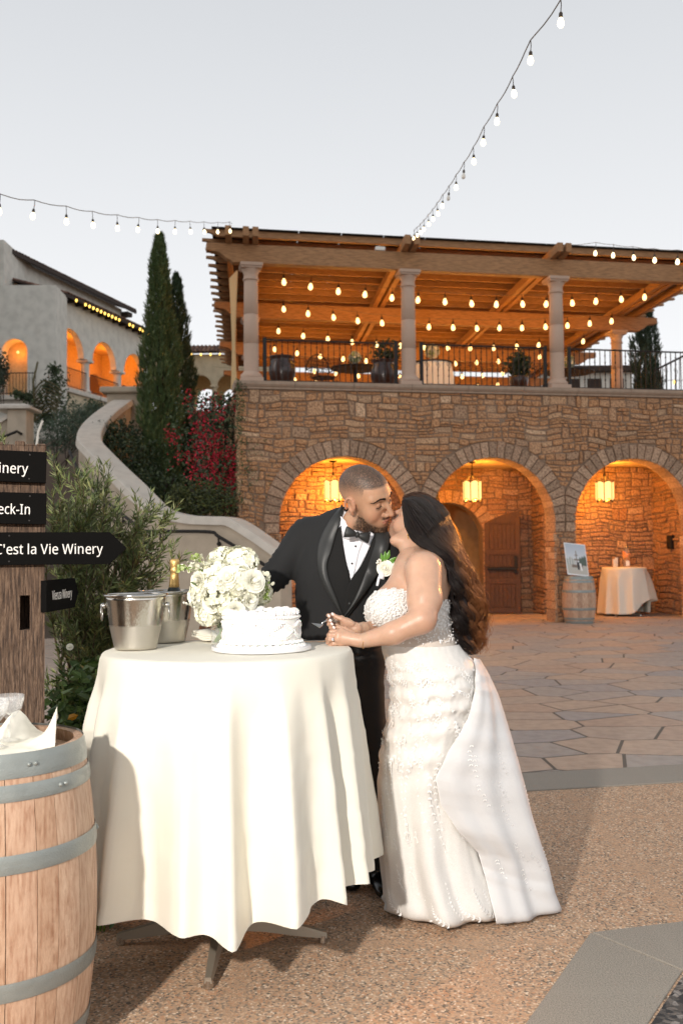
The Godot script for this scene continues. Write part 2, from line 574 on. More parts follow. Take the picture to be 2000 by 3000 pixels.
# ---------------------------------------------------------------- ground
func make_ground() -> void:
	var g := MB.new()
	g.quad(Vector3(-300, 0, 40), Vector3(300, 0, 40), Vector3(300, 0, -400), Vector3(-300, 0, -400))
	struct("ground", g, M.aggregate)
	var bed := MB.new()
	bed.quad(bp(-16, 0.004, -12.52), bp(18, 0.004, -12.52), bp(18, 0.004, 4.0), bp(-16, 0.004, 4.0))
	struct("paving_bed", bed, M.joint_sand)
	var root := Node3D.new()
	root.name = "flagstone_paving"
	add_child(root)
	root.set_meta("kind", "structure")
	root.position = bp(0, 0, 0)
	root.rotation.y = TURN
	var lay := Transform3D(Basis(Vector3.RIGHT, Vector3(0, 0, -1), Vector3.UP), Vector3.ZERO)   # polygon x, y -> s, n ; thickness upwards
	var seen := []
	var rest := MB.new()
	for q in cells(Vector2(-7, -12.49), Vector2(13, 3.0), Vector2(0.64, 0.48), 0.46):
		var p := tidy(q, 0.013)
		if p.size() < 3: continue
		var mid := Vector2.ZERO
		for v in p: mid += v
		mid /= p.size()
		var w := bp(mid.x, 0, mid.y)
		if w.x / -w.z > 0.03 and w.x / -w.z < 0.37 and mid.y < 2.9: seen.append(p)
		else: rest.c(Color.WHITE * rng.randf_range(0.85, 1.1)).prism(p, 0.0, 0.0062 + rng.randf() * 0.0012, lay, 0.0012)
	seen.sort_custom(func(a, b): return a[0].y < b[0].y)
	for p in seen.slice(300): rest.prism(p, 0.0, 0.0068, lay, 0.0012)
	for p in seen.slice(0, 300):
		var mb := MB.new()
		mb.prism(p, 0.0, 0.0062 + rng.randf() * 0.0012, lay, 0.0012)
		part(root, "flagstone", mb, M["flag%d" % (rng.randi() % 6)])
	part(root, "outer_flagstones", rest, M.flag0, "", "stuff")
	# concrete band between the flagstones and the pebbled concrete
	var band := Node3D.new()
	band.name = "concrete_border"
	add_child(band)
	band.set_meta("kind", "structure")
	band.position = bp(0, 0, 0)
	band.rotation.y = TURN
	var s := -9.0
	while s < 12.0:
		var mb := MB.new()
		mb.box(Vector3(s + 0.004, -0.02, 12.5), Vector3(s + 1.5 - 0.004, 0.010, 12.95), 0.004)
		part(band, "border_slab", mb, M.concrete_band)
		s += 1.5
	var kerb := Node3D.new()
	kerb.name = "concrete_corner_border"
	add_child(kerb)
	kerb.set_meta("kind", "structure")
	var flat := Transform3D(Basis(Vector3.RIGHT, Vector3(0, 0, -1), Vector3.UP), Vector3.ZERO)
	for poly in [[Vector2(0.958, 3.925), Vector2(1.19, 3.57), Vector2(3.4, 4.13), Vector2(3.2, 4.53)], [Vector2(0.95, 3.922), Vector2(0.39, 2.86), Vector2(-0.1, 1.93), Vector2(0.5, 2.47), Vector2(1.182, 3.565)]]:
		var mb := MB.new()
		mb.prism(PackedVector2Array(poly), -0.02, 0.008, flat, 0.003)
		part(kerb, "border_slab", mb, M.concrete_band)
	var dk := MB.new()
	dk.prism(PackedVector2Array([Vector2(1.196, 3.566), Vector2(0.51, 2.47), Vector2(0.2, 2.0), Vector2(3.6, 1.2), Vector2(3.6, 4.17)]), -0.02, 0.005, flat)
	struct("dark_pebble_panel", dk, M.dark_aggregate)

# ---------------------------------------------------------------- stone building
const ARCHES := [0.08, 3.06, 6.06, 9.06]
const AR := 1.29
const SPRING := 2.01

func make_building() -> void:
	var b := thing("stone_building", "brown rubble stone building with a row of round arches under a terrace", "building", bp(0, 0, 0), TURN)
	var w := PackedVector2Array([Vector2(-1.95, 0.0)])
	for a in ARCHES:
		w.append(Vector2(a - AR, 0.0))
		w.append_array(arc_pts(Vector2(a, SPRING), AR, PI, 0.0, 28))
		w.append(Vector2(a + AR, 0.0))
	w.append_array([Vector2(10.9, 0), Vector2(10.9, 4.58), Vector2(-1.95, 4.58)])
	var fw := part(b, "front_wall", MB.new().prism(w, -0.45, 0.0), M.mortar)
	# wedge stones of the arches
	for ai in 4:
		var a: float = ARCHES[ai]
		var count := 27
		for k in range(-1, count + 1):
			var q: PackedVector2Array
			if k == -1 or k == count:
				var sx := 1.0 if k == -1 else -1.0
				q = PackedVector2Array([Vector2(a + sx * (AR - 0.012), SPRING - 0.2), Vector2(a + sx * 1.56, SPRING - 0.2), Vector2(a + sx * 1.56, SPRING), Vector2(a + sx * (AR - 0.012), SPRING)])
			else:
				var a0 := PI * k / count
				var a1 := PI * (k + 1) / count
				var ro := AR + rng.randf_range(0.29, 0.345)
				q = PackedVector2Array([Vector2(cos(a0), sin(a0)) * (AR - 0.012), Vector2(cos(a0), sin(a0)) * ro, Vector2(cos(a1), sin(a1)) * ro, Vector2(cos(a1), sin(a1)) * (AR - 0.012)])
				for i in 4: q[i] += Vector2(a, SPRING)
			if ai > 0: q = cut(q, Vector2(a - 1.497, 0), Vector2(-1, 0))
			if ai < 3: q = cut(q, Vector2(a + 1.497, 0), Vector2(1, 0))
			q = tidy(q, 0.008)
			if q.size() >= 3: part(fw, "arch_stone", MB.new().prism(q, -0.46, rng.randf_range(0.035, 0.06), Transform3D(), 0.012), M["arch_stone%d" % (rng.randi() % 3)])
	# blocks lining the jambs
	for a in ARCHES:
		for sx in [-1.0, 1.0]:
			var y := 0.0
			while y < SPRING - 0.22:
				var y1 := minf(SPRING - 0.2, y + rng.randf_range(0.1, 0.26))
				var cx := rng.randf_range(0.15, 0.3)
				for z in [[-0.46, -0.46 + cx], [-0.46 + cx, 0.03]]:
					var x0: float = a + sx * (AR - rng.randf_range(0.012, 0.04))
					var x1: float = a + sx * (AR + 0.03)
					part(fw, "jamb_stone", MB.new().box(Vector3(minf(x0, x1), y + 0.004, z[0] + 0.004), Vector3(maxf(x0, x1), y1 - 0.004, z[1] - 0.004), 0.012), M["stone%d" % (rng.randi() % 7)])
				y = y1
	# rubble
	var clips := []
	for a in ARCHES:
		var q := arc_pts(Vector2(a, SPRING), AR + 0.325, 0.0, PI, 28)
		q.append_array([Vector2(a - AR - 0.325, SPRING - 0.2), Vector2(a - AR, SPRING - 0.2), Vector2(a - AR, -0.1), Vector2(a + AR, -0.1), Vector2(a + AR, SPRING - 0.2), Vector2(a + AR + 0.325, SPRING - 0.2)])
		clips.append(q)
	var polys := []
	for q in ledge(Vector2(-1.97, 0.0), Vector2(8.4, 4.56), 0.22):
		var bits := [q]
		for c in clips:
			var nxt := []
			for z in bits:
				for r in Geometry2D.clip_polygons(z, c):
					if not Geometry2D.is_polygon_clockwise(r): nxt.append(r)
			bits = nxt
		for z in bits:
			var p := tidy(z, 0.0035)
			if p.size() >= 3 and area2(p) > 0.002: polys.append(p)
	stones(fw, polys, "stone", ["stone0", "stone1", "stone2", "stone3", "stone4", "stone5", "stone6", "stone0", "stone1"], 190, 0.010, 0.05, 0.012)
	# left side wall, floor slab, loggia
	var sw := part(b, "side_wall", MB.new().box(Vector3(-1.95, 0, -15), Vector3(-1.5, 4.58, -0.45)), M.mortar)
	var side := Transform3D(Basis(Vector3(0, 0, -1), Vector3.UP, Vector3(-1, 0, 0)), Vector3(-1.95, 0, 0))
	var sp := []
	for q in cells(Vector2(-0.02, 0), Vector2(9, 4.56), Vector2(0.4, 0.19), 0.4):
		var p := tidy(q, 0.007)
		if p.size() >= 3: sp.append(p)
	stones(sw, sp, "stone", ["stone0"], 0, 0.02, 0.06, 0.014, side, "stone2")
	part(b, "terrace_slab", MB.new().box(Vector3(-1.5, 4.2, -15), Vector3(10.9, 4.56, -0.45)), M.mortar)
	var led := MB.new()
	var prof := [Vector2(0.0, 4.565), Vector2(0.07, 4.565), Vector2(0.075, 4.6), Vector2(0.10, 4.615), Vector2(0.125, 4.65), Vector2(0.125, 4.71), Vector2(-0.5, 4.71), Vector2(-0.5, 4.565)]
	var s := -2.05
	while s < 10.9:   # coping blocks with joints
		var e := minf(s + 1.15, 10.9)
		var ring := []
		for x in [s + 0.003, e - 0.003]:
			var r := PackedVector3Array()
			for p in prof: r.append(Vector3(x, p.y, p.x))
			ring.append(r)
		var mb := MB.new()
		mb.skin([ring[1], ring[0]])
		mb.fan(ring[1], true); mb.fan(ring[0], false)
		part(b, "coping_block", mb, M.ledge_stone)
		s = e
	part(b, "terrace_floor", MB.new().box(Vector3(-1.95, 4.561, -15), Vector3(10.9, 4.70, -0.5)), M.ledge_stone)
	part(b, "loggia_ceiling", MB.new().box(Vector3(-1.5, 3.33, -6.0), Vector3(10.9, 3.5, -0.45)), M.plaster_warm)
	# inner walls: pieces along s at n, and returns
	var inner := [[-1.5, 1.0, 2.0, 1], [5.06, 7.71, 2.3, 1], [3.86, 5.06, 3.0, 2], [1.0, 2.25, 3.0, 0]]
	for k in inner:
		var iw := part(b, "loggia_wall", MB.new().box(Vector3(k[0], 0, -k[2] - 0.3), Vector3(k[1], 3.33, -k[2])), M.mortar)
		var ip := []
		for q in ledge(Vector2(k[0], 0), Vector2(k[1], 3.33), 0.24):
			var p := tidy(q, 0.004)
			if p.size() >= 3: ip.append(p)
		stones(iw, ip, "stone", ["stone0", "stone1", "stone2", "stone4", "stone6"], 40 if k[3] else 8, 0.015, 0.05, 0.014, Transform3D(Basis(), Vector3(0, 0, -k[2])), "stone2")
	for k in [[1.0, 2.0, 3.3, 1.0], [5.06, 2.3, 3.3, -1.0], [7.71, 0.45, 2.6, -1.0], [-1.5, 0.45, 2.3, 1.0]]:
		var x0: float = k[0]
		var t: float = 0.06 * k[3]
		var iw := part(b, "loggia_return_wall", MB.new().box(Vector3(minf(x0, x0 - t * 4), 0, -k[2]), Vector3(maxf(x0, x0 - t * 4), 3.33, -k[1])), M.mortar)
		var ip := []
		for q in ledge(Vector2(k[1], 0), Vector2(k[2], 3.33), 0.24):
			var p := tidy(q, 0.008)
			if p.size() >= 3: ip.append(p)
		var rx := Transform3D(Basis(Vector3(0, 0, -1), Vector3.UP, Vector3(-1, 0, 0)), Vector3(x0, 0, 0)) if k[3] < 0 else Transform3D(Basis(Vector3(0, 0, -1), Vector3(0, 1, 0), Vector3(1, 0, 0)), Vector3(x0, 0, 0))
		stones(iw, ip, "stone", ["stone1"], 0, 0.015, 0.05, 0.014, rx, "stone1")
	# doorway wall above the arched door opening, with the room behind it
	var dw := PackedVector2Array([Vector2(2.25, 0), Vector2(2.25, 1.9)])
	dw.append_array(arc_pts(Vector2(3.05, 1.72), 0.82, PI * 0.93, PI * 0.07, 14))
	dw.append_array([Vector2(3.86, 1.9), Vector2(3.86, 3.33), Vector2(2.24, 3.33), Vector2(2.24, 0)])
	var dwm := part(b, "door_surround", MB.new().prism(dw, -3.3, -3.0), M.mortar)
	for k in 15:
		var a0 := PI * (0.08 + 0.84 * k / 15.0)
		var a1 := PI * (0.08 + 0.84 * (k + 1) / 15.0)
		var q := PackedVector2Array()
		for r in [[a0, 0.82], [a0, 1.12], [a1, 1.12], [a1, 0.82]]: q.append(Vector2(3.05, 1.72) + Vector2(cos(r[0]), sin(r[0])) * r[1])
		part(dwm, "arch_stone", MB.new().prism(tidy(q, 0.008), -3.02, -2.96 + rng.randf() * 0.02, Transform3D(), 0.01), M["stone%d" % (rng.randi() % 4)])
	var up := []
	for q in ledge(Vector2(1.0, 2.4), Vector2(3.86, 3.33), 0.24):
		for r in Geometry2D.clip_polygons(q, arc_pts(Vector2(3.05, 1.72), 1.13, -0.3, PI + 0.3, 20)):
			var p := tidy(r, 0.008)
			if p.size() >= 3: up.append(p)
	stones(dwm, up, "stone", ["stone0", "stone1", "stone5"], 14, 0.015, 0.05, 0.014, Transform3D(Basis(), Vector3(0, 0, -3.0)), "stone1")
	var room := MB.new()
	room.box(Vector3(0.6, -0.02, -10.2), Vector3(6.2, 0.0, -3.3)).box(Vector3(0.6, 2.9, -10.2), Vector3(6.2, 3.1, -3.3)).box(Vector3(0.4, 0, -10.2), Vector3(0.6, 2.9, -3.3)).box(Vector3(6.2, 0, -10.2), Vector3(6.4, 2.9, -3.3))
	room.box(Vector3(0.4, 0, -10.4), Vector3(6.4, 3.1, -10.2))
	part(b, "inner_hall", room, M.plaster_warm)
	var vault := PackedVector2Array([Vector2(0.6, 0)])
	vault.append_array([Vector2(1.9, 0), Vector2(1.9, 1.5)])
	vault.append_array(arc_pts(Vector2(3.0, 1.5), 1.1, PI, 0, 18))
	vault.append_array([Vector2(4.1, 0), Vector2(6.2, 0), Vector2(6.2, 2.9), Vector2(0.6, 2.9)])
	part(b, "hall_arch", MB.new().prism(vault, -5.6, -5.3), M.plaster_warm)
	# open door leaf
	var leaf := Node3D.new()
	leaf.name = "door_leaf"
	b.add_child(leaf)
	leaf.position = Vector3(3.88, 0.02, -2.94)
	leaf.rotation.y = -0.42
	var lp := PackedVector2Array([Vector2(0, 0), Vector2(0.80, 0), Vector2(0.80, 2.32)])
	for i in 9: lp.append(Vector2(0.80 - 0.1 * i, 2.32 - 0.27 * pow(i / 8.0, 1.6)))
	part(leaf, "frame", MB.new().prism(lp, -0.05, 0.0, Transform3D(), 0.0), M.door_wood)
	for r in [[0.12, 0.14, 0.68, 0.66], [0.12, 0.80, 0.68, 1.32], [0.12, 1.46, 0.68, 2.02]]:
		for k in 6:
			var x0: float = lerpf(r[0], r[2], k / 6.0)
			var x1: float = lerpf(r[0], r[2], (k + 1) / 6.0)
			part(leaf, "board", MB.new().box(Vector3(x0 + 0.002, r[1], -0.003), Vector3(x1 - 0.002, r[3], 0.012), 0.005), M.door_wood)
	for y in [0.0, 0.67, 1.33, 2.03]: part(leaf, "rail", MB.new().box(Vector3(0.01, y, -0.002), Vector3(0.79, y + (0.13 if y < 2 else 0.04), 0.024), 0.006), M.door_wood)
	for x in [0.0, 0.69]: part(leaf, "stile", MB.new().box(Vector3(x, 0.0, -0.002), Vector3(x + 0.11, 2.05 + 0.2 * x, 0.022), 0.006), M.door_wood)
	part(leaf, "push_bar", MB.new().box(Vector3(0.06, 0.98, 0.03), Vector3(0.74, 1.05, 0.08), 0.01).box(Vector3(0.66, 0.9, 0.02), Vector3(0.74, 1.3, 0.07), 0.01), M.iron)
	part(b, "speaker", MB.new().box(Vector3(2.0, 2.55, -2.2), Vector3(2.5, 2.8, -1.9), 0.02).box(Vector3(2.2, 2.8, -2.1), Vector3(2.3, 3.35, -2.0)), M.iron)
	part(b, "wall_switch", MB.new().box(Vector3(7.62, 1.45, -1.55), Vector3(7.7, 1.75, -1.35), 0.01), M.iron)
	# ivy on the upper left corner
	var lv := []
	for i in 420:
		var f := rng.randf()
		lv.append([Vector3(-2.02 + absf(rng.randfn(0, 0.16)) * (1.4 if f > 0.6 else 0.5), 4.6 - pow(f, 1.5) * 2.2 + rng.randf() * 0.15, 0.06 + rng.randf() * 0.1), 0.05])
	var iv := thing("ivy", "thin green ivy creeping over the top left corner of the stone building", "ivy", bp(-2, 3.4, 0), TURN)
	for q in lv: q[0] -= Vector3(-2, 3.4, 0)
	leaves(iv, "leaves", lv, broad_leaf(), [Color(0.06, 0.09, 0.025), Color(0.09, 0.11, 0.04), Color(0.05, 0.08, 0.03)])
	for i in 3:
		var lan: Vector3 = Vector3(ARCHES[i], 2.72, -1.3)
		make_lantern(bp(lan.x, lan.y, -lan.z), ["hanging iron lantern with amber panels under the left arch behind the man", "hanging iron lantern with amber panels in the middle arch by the open door", "hanging iron lantern with amber panels in the right arch above the drinks table"][i], 3.33 - 2.72)
	var il := thing("hall_lamp", "small bright lamp hanging in the hall seen through the open door", "lamp", bp(3.1, 1.9, 5.9))
	part(il, "shade", MB.new().smooth(true).ball(Vector3.ZERO, Vector3(0.1, 0.2, 0.1)), M.lamp_glass)
	part(il, "rod", MB.new().tube([Vector3(0, 0.19, 0), Vector3(0, 1.0, 0)], 0.012), M.iron)
	omni(il, Vector3.ZERO, 2.0, Color(1, 0.68, 0.34), 0.08)

func omni(to: Node, at: Vector3, energy: float, c: Color, size := 0.03) -> void:
	var l := OmniLight3D.new()
	l.name = "lamp_light"
	to.add_child(l, true)
	l.position = at
	l.light_energy = energy
	l.light_color = c
	l.light_size = size
	l.omni_range = 30.0
	l.omni_attenuation = 2.0
	l.shadow_enabled = true

func make_lantern(at: Vector3, label: String, drop: float) -> void:
	var t := thing("hanging_lantern", label, "lantern", at, TURN, "iron lanterns in the arches")
	var glass := MB.new()
	var fr := MB.new()
	for k in 6:
		var a0 := TAU * k / 6
		var a1 := TAU * (k + 1) / 6
		var rows := []
		for i in 7:
			var f := i / 6.0
			var a := lerpf(a0, a1, f)
			var r := 0.172 + 0.022 * sin(PI * f)
			var d := Vector3(cos(a) * r, 0, -sin(a) * r)
			var lobe := sin(PI * f)
			rows.append([d + Vector3(0, -0.205 - 0.045 * (1.0 - lobe) + 0.03 * lobe, 0), d + Vector3(0, 0.17 + 0.04 * lobe, 0)])
		for i in 6: glass.quad(rows[i][0], rows[i + 1][0], rows[i + 1][1], rows[i][1])
		fr.tube([rows[0][0], rows[0][1]], 0.011, 6)
		var up := []
		var dn := []
		for q in rows:
			up.append(q[1]); dn.append(q[0])
		fr.tube(up, 0.009, 5); fr.tube(dn, 0.009, 5)
		fr.tube([rows[0][1], Vector3(rows[0][1].x * 0.4, 0.30, rows[0][1].z * 0.4), Vector3(0, 0.31, 0)], 0.008, 5)
	part(t, "glass_panels", glass, M.lamp_glass)
	part(t, "iron_frame", fr, M.iron)
	part(t, "rod", MB.new().tube([Vector3(0, 0.3, 0), Vector3(0, drop - 0.03, 0)], 0.011, 6).ball(Vector3(0, 0.34, 0), Vector3(0.03, 0.04, 0.03)), M.iron)
	part(t, "ceiling_rose", MB.new().lathe([Vector2(0.07, drop - 0.035), Vector2(0.08, drop - 0.002)], 16), M.iron)
	omni(t, Vector3(0, -0.02, 0), 3.0, Color(1, 0.66, 0.26), 0.08)

# ---------------------------------------------------------------- pergola on the terrace
func column_mesh() -> ArrayMesh:
	var c := MB.new()
	c.box(Vector3(-0.215, 0, -0.215), Vector3(0.215, 0.09, 0.215), 0.008)
	c.smooth(true).lathe([Vector2(0.205, 0.09), Vector2(0.212, 0.12), Vector2(0.205, 0.16), Vector2(0.178, 0.185), Vector2(0.165, 0.2), Vector2(0.15, 0.22)], 28)
	c.lathe([Vector2(0.145, 0.21), Vector2(0.146, 0.6), Vector2(0.145, 0.755)], 28, Transform3D(), false, false)
	c.lathe([Vector2(0.145, 0.76), Vector2(0.143, 1.1), Vector2(0.1415, 1.325)], 28)
	c.lathe([Vector2(0.1415, 1.33), Vector2(0.137, 1.7), Vector2(0.132, 2.0)], 28)
	c.lathe([Vector2(0.132, 1.98), Vector2(0.155, 1.99), Vector2(0.158, 2.01), Vector2(0.14, 2.03), Vector2(0.137, 2.1), Vector2(0.16, 2.16), Vector2(0.19, 2.21)], 28)
	c.smooth(false).box(Vector3(-0.2, 2.2, -0.2), Vector3(0.2, 2.235, 0.2), 0.01).box(Vector3(-0.215, 2.237, -0.215), Vector3(0.215, 2.305, 0.215), 0.01)
	return c.done()

func ended(s0: float, s1: float, y0: float, y1: float, cutlen: float) -> PackedVector2Array:
	# a beam outline with an ogee cut at both lower ends
	var h := y1 - y0
	var left := [Vector2(s0, y1), Vector2(s0, y0 + h * 0.6), Vector2(s0 + cutlen * 0.18, y0 + h * 0.58)]
	for i in 7:
		var f := i / 6.0
		left.append(Vector2(s0 + cutlen * (0.2 + 0.68 * f), y0 + h * (0.55 - 0.42 * (0.5 - 0.5 * cos(PI * pow(f, 1.5))))))
	left.append_array([Vector2(s0 + cutlen * 0.9, y0 + h * 0.12), Vector2(s0 + cutlen, y0)])
	var o := PackedVector2Array(left)
	left.reverse()
	for q in left: o.append(Vector2(s0 + s1 - q.x, q.y))
	return o

const SKEW := 0.095   # the terrace runs back a little to the right
func make_pergola() -> void:
	var p := thing("pergola", "large timber pergola on stone columns over the upper terrace", "pergola", bp(0, 4.71, 0.2), TURN)
	var cm := column_mesh()
	for k in [[-1.7, 0], [1.42, 0], [4.54, 0], [7.66, 0], [-1.7, 4.5], [7.66, 4.5], [-1.7, 9], [7.66, 9], [-1.7, 13.5], [7.66, 13.5], [2.98, 13.5]]:
		part(p, "column", cm, M.cast_stone).position = Vector3(k[0] + SKEW * k[1], 0, -k[1])
	for n in [0.0, 4.5, 9.0, 13.5]:
		part(p, "main_beam", MB.new().prism(ended(-2.55, 8.75, 2.312, 2.672, 0.5), -0.1 - n, 0.1 - n, Transform3D(Basis(), Vector3(SKEW * n, 0, 0)), 0.008), M.timber_s)
	var swap := Transform3D(Basis(Vector3(SKEW, 0, -1), Vector3.UP, Vector3(1, 0, 0)), Vector3.ZERO)
	for s in [-2.12, -1.79, -1.61, 1.33, 1.51, 4.45, 4.63, 7.57, 7.75, 8.2]:
		part(p, "cross_beam", MB.new().prism(PackedVector2Array([Vector2(-0.62, 2.674), Vector2(14.3, 2.674), Vector2(14.3, 2.85), Vector2(-0.62, 2.85)]), s - 0.058, s + 0.058, swap, 0.006), M.timber_n)
	var pur := MB.new().prism(ended(-2.62, 8.85, 2.853, 2.985, 0.28), -0.04, 0.04, Transform3D(), 0.005).done()
	for i in 24:
		part(p, "purlin", pur, M.timber_s).position = Vector3(rng.randf_range(-0.03, 0.03) + SKEW * 0.585 * i, 0, -0.1 - 0.585 * i)
	for i in 13:
		part(p, "roof_board", MB.new().box(Vector3(-2.45 + 0.85 * i, 2.99, -14.2), Vector3(-2.45 + 0.85 * i + 0.835, 3.01, 0.02), 0.0, Transform3D(Basis(Vector3.RIGHT, Vector3.UP, Vector3(-SKEW, 0, 1)), Vector3.ZERO)), M.roof_dark)
	part(p, "camera_bracket", MB.new().smooth(true).ball(Vector3(7.9, 2.1, 0.1), Vector3(0.07, 0.07, 0.07)).ball(Vector3(8.08, 2.1, 0.1), Vector3(0.07, 0.07, 0.07)).tube([Vector3(7.98, 2.1, 0.05), Vector3(7.98, 2.31, 0.0)], 0.03), M.bulb_off)
	part(p, "floodlight", MB.new().box(Vector3(0.75, 2.68, 0.0), Vector3(0.95, 2.76, 0.1), 0.01), M.bulb_off)
	var cur := MB.new().smooth(true)
	var crows := []
	for i in 15:
		var f := i / 14.0
		var w := 0.06 + 0.17 * pow(absf(f - 0.38) * 1.5, 1.3)
		var row := PackedVector3Array()
		for k in 25:
			var u := k / 24.0 - 0.5
			row.append(Vector3(-1.98 + u * w * 0.5 + 0.02 * sin(k * 1.9), 2.29 * f + 0.01, -0.75 + u * w * 3.0 + 0.02 * cos(k * 1.9)))
		crows.append(row)
	cur.skin(crows, false)
	part(p, "tied_curtain", cur, mat("curtain_cloth", Color(0.80, 0.70, 0.52), 0.85, {"two": true, "back": Color(0.5, 0.42, 0.3)}))
	# railings between the columns
	var rails := [["left", -1.7, 1.42, "between the left and middle stone columns"], ["mid", 1.42, 4.54, "between the middle and right stone columns"], ["right", 4.54, 7.66, "right of the right stone column against the sky"], ["far", 7.66, 10.8, "at the right edge past the pergola"]]
	var plain := MB.new().box(Vector3(-0.007, 0.05, -0.007), Vector3(0.007, 0.84, 0.007)).done()
	var fancy := MB.new()
	fancy.box(Vector3(-0.007, 0.05, -0.007), Vector3(0.007, 0.84, 0.007))
	for y in [0.22, 0.34, 0.58, 0.72]: fancy.box(Vector3(-0.015, y, -0.015), Vector3(0.015, y + 0.03, 0.015), 0.006)
	for k in [[1, 0.44], [-1, 0.48]]:
		var c: Array = []
		for i in 11: c.append(Vector3(k[0] * (0.004 + 0.034 * sin(PI * i / 10.0)), k[1] - 0.05 + 0.01 * i, 0.0))
		fancy.tube(c, 0.005, 5)
	var fm := fancy.done()
	for r in rails:
		var t := thing("iron_railing", "black wrought iron terrace railing " + r[3], "railing", bp((r[1] + r[2]) / 2, 4.71, 0.2), TURN, "terrace railing panels")
		var h: float = (r[2] - r[1]) / 2 - 0.26
		for x in [-h, h]: part(t, "post", MB.new().box(Vector3(x - 0.035, 0, -0.03), Vector3(x + 0.035, 0.9, 0.03), 0.006), M.iron)
		part(t, "top_rail", MB.new().box(Vector3(-h + 0.03, 0.84, -0.022), Vector3(h - 0.03, 0.868, 0.022), 0.005), M.iron)
		part(t, "bottom_rail", MB.new().box(Vector3(-h + 0.03, 0.05, -0.015), Vector3(h - 0.03, 0.07, 0.015), 0.004), M.iron)
		var cnt := int(h * 2 / 0.112)
		for k in range(1, cnt): part(t, "baluster", fm if k % 2 else plain, M.iron).position = Vector3(-h + 2 * h * k / cnt, 0, 0)
	# festoon strings under the roof
	var spec := [[1.2, -0.93, 7.04, 15], [3.5, -0.64, 7.38, 15], [5.8, -0.46, 7.7, 14], [8.0, -0.3, 7.37, 13], [10.3, -0.1, 7.7, 13], [12.3, 0.2, 8.3, 13]]
	for i in 6:
		var k: Array = spec[i]
		var pts := []
		for j in k[3]:
			var f: float = float(j) / (k[3] - 1)
			pts.append(bp(lerpf(k[1], k[2], f), 6.9 + 0.29 * pow(2 * f - 1, 2) + rng.randf_range(-0.01, 0.01), k[0]))
		var ends := [bp(-1.7, 7.25, k[0]), bp(7.66, 7.32, k[0])]
		string_of(pts, ends, "string of warm bulbs sagging under the pergola roof, %s row from the front" % ["first", "second", "third", "fourth", "fifth", "sixth"][i], 0.05, 1.0, [], 1.45)
	
func bulb_meshes() -> Array:
	var b := MB.new().smooth(true)
	b.lathe([Vector2(0.0135, -0.062), Vector2(0.018, -0.075), Vector2(0.029, -0.1), Vector2(0.033, -0.12), Vector2(0.03, -0.14), Vector2(0.018, -0.157), Vector2(0.004, -0.163)], 12)
	var s := MB.new()
	s.smooth(true).lathe([Vector2(0.017, -0.066), Vector2(0.0195, -0.05), Vector2(0.019, -0.025), Vector2(0.01, -0.012)], 10)
	return [b.done(), s.done()]

var bulb_set := []
func string_of(pts: Array, ends: Array, label: String, drop: float, light: float, off: Array = [], grow := 1.0, group := "strings of festoon bulbs") -> void:
	# pts: where the bulbs leave the cable
	if bulb_set.is_empty(): bulb_set = bulb_meshes()
	var t := thing("string_lights", label, "string lights", pts[0], 0.0, group)
	var run: Array = []
	if ends.size() and ends[0] != null: run.append(ends[0] - t.position)
	for p in pts: run.append(p - t.position)
	if ends.size() > 1 and ends[1] != null: run.append(ends[1] - t.position)
	var line := spline(run, 4)
	for i in line.size():
		if i % 4: line[i].y -= 0.018 * sin(PI * (i % 4) / 4.0)
	part(t, "cable", MB.new().smooth(true).tube(line, 0.0048, 5), M.cable)
	for i in pts.size():
		var o := part(t, "bulb", bulb_set[0], M.bulb_off if i in off else M.bulb_warm if light > 0.0 else M.bulb_glow)
		o.position = pts[i] - t.position + Vector3(0, -drop, 0)
		o.scale = Vector3.ONE * grow
		o.rotation = Vector3(rng.randf_range(-0.12, 0.12), 0, rng.randf_range(-0.12, 0.12))
		part(o, "socket", bulb_set[1], M.socket)
		part(o, "drop_cable", MB.new().tube([Vector3(0, -0.015, 0), Vector3(0.004, drop * 0.5 / grow, 0), Vector3(0, drop / grow, 0)], 0.005, 5), M.socket)
		if light > 0.0 and not i in off: omni(t, o.position + Vector3(0, -0.115 * grow, 0), light * BULB, Color(1, 0.66, 0.26), 0.03)
const BULB := 0.3

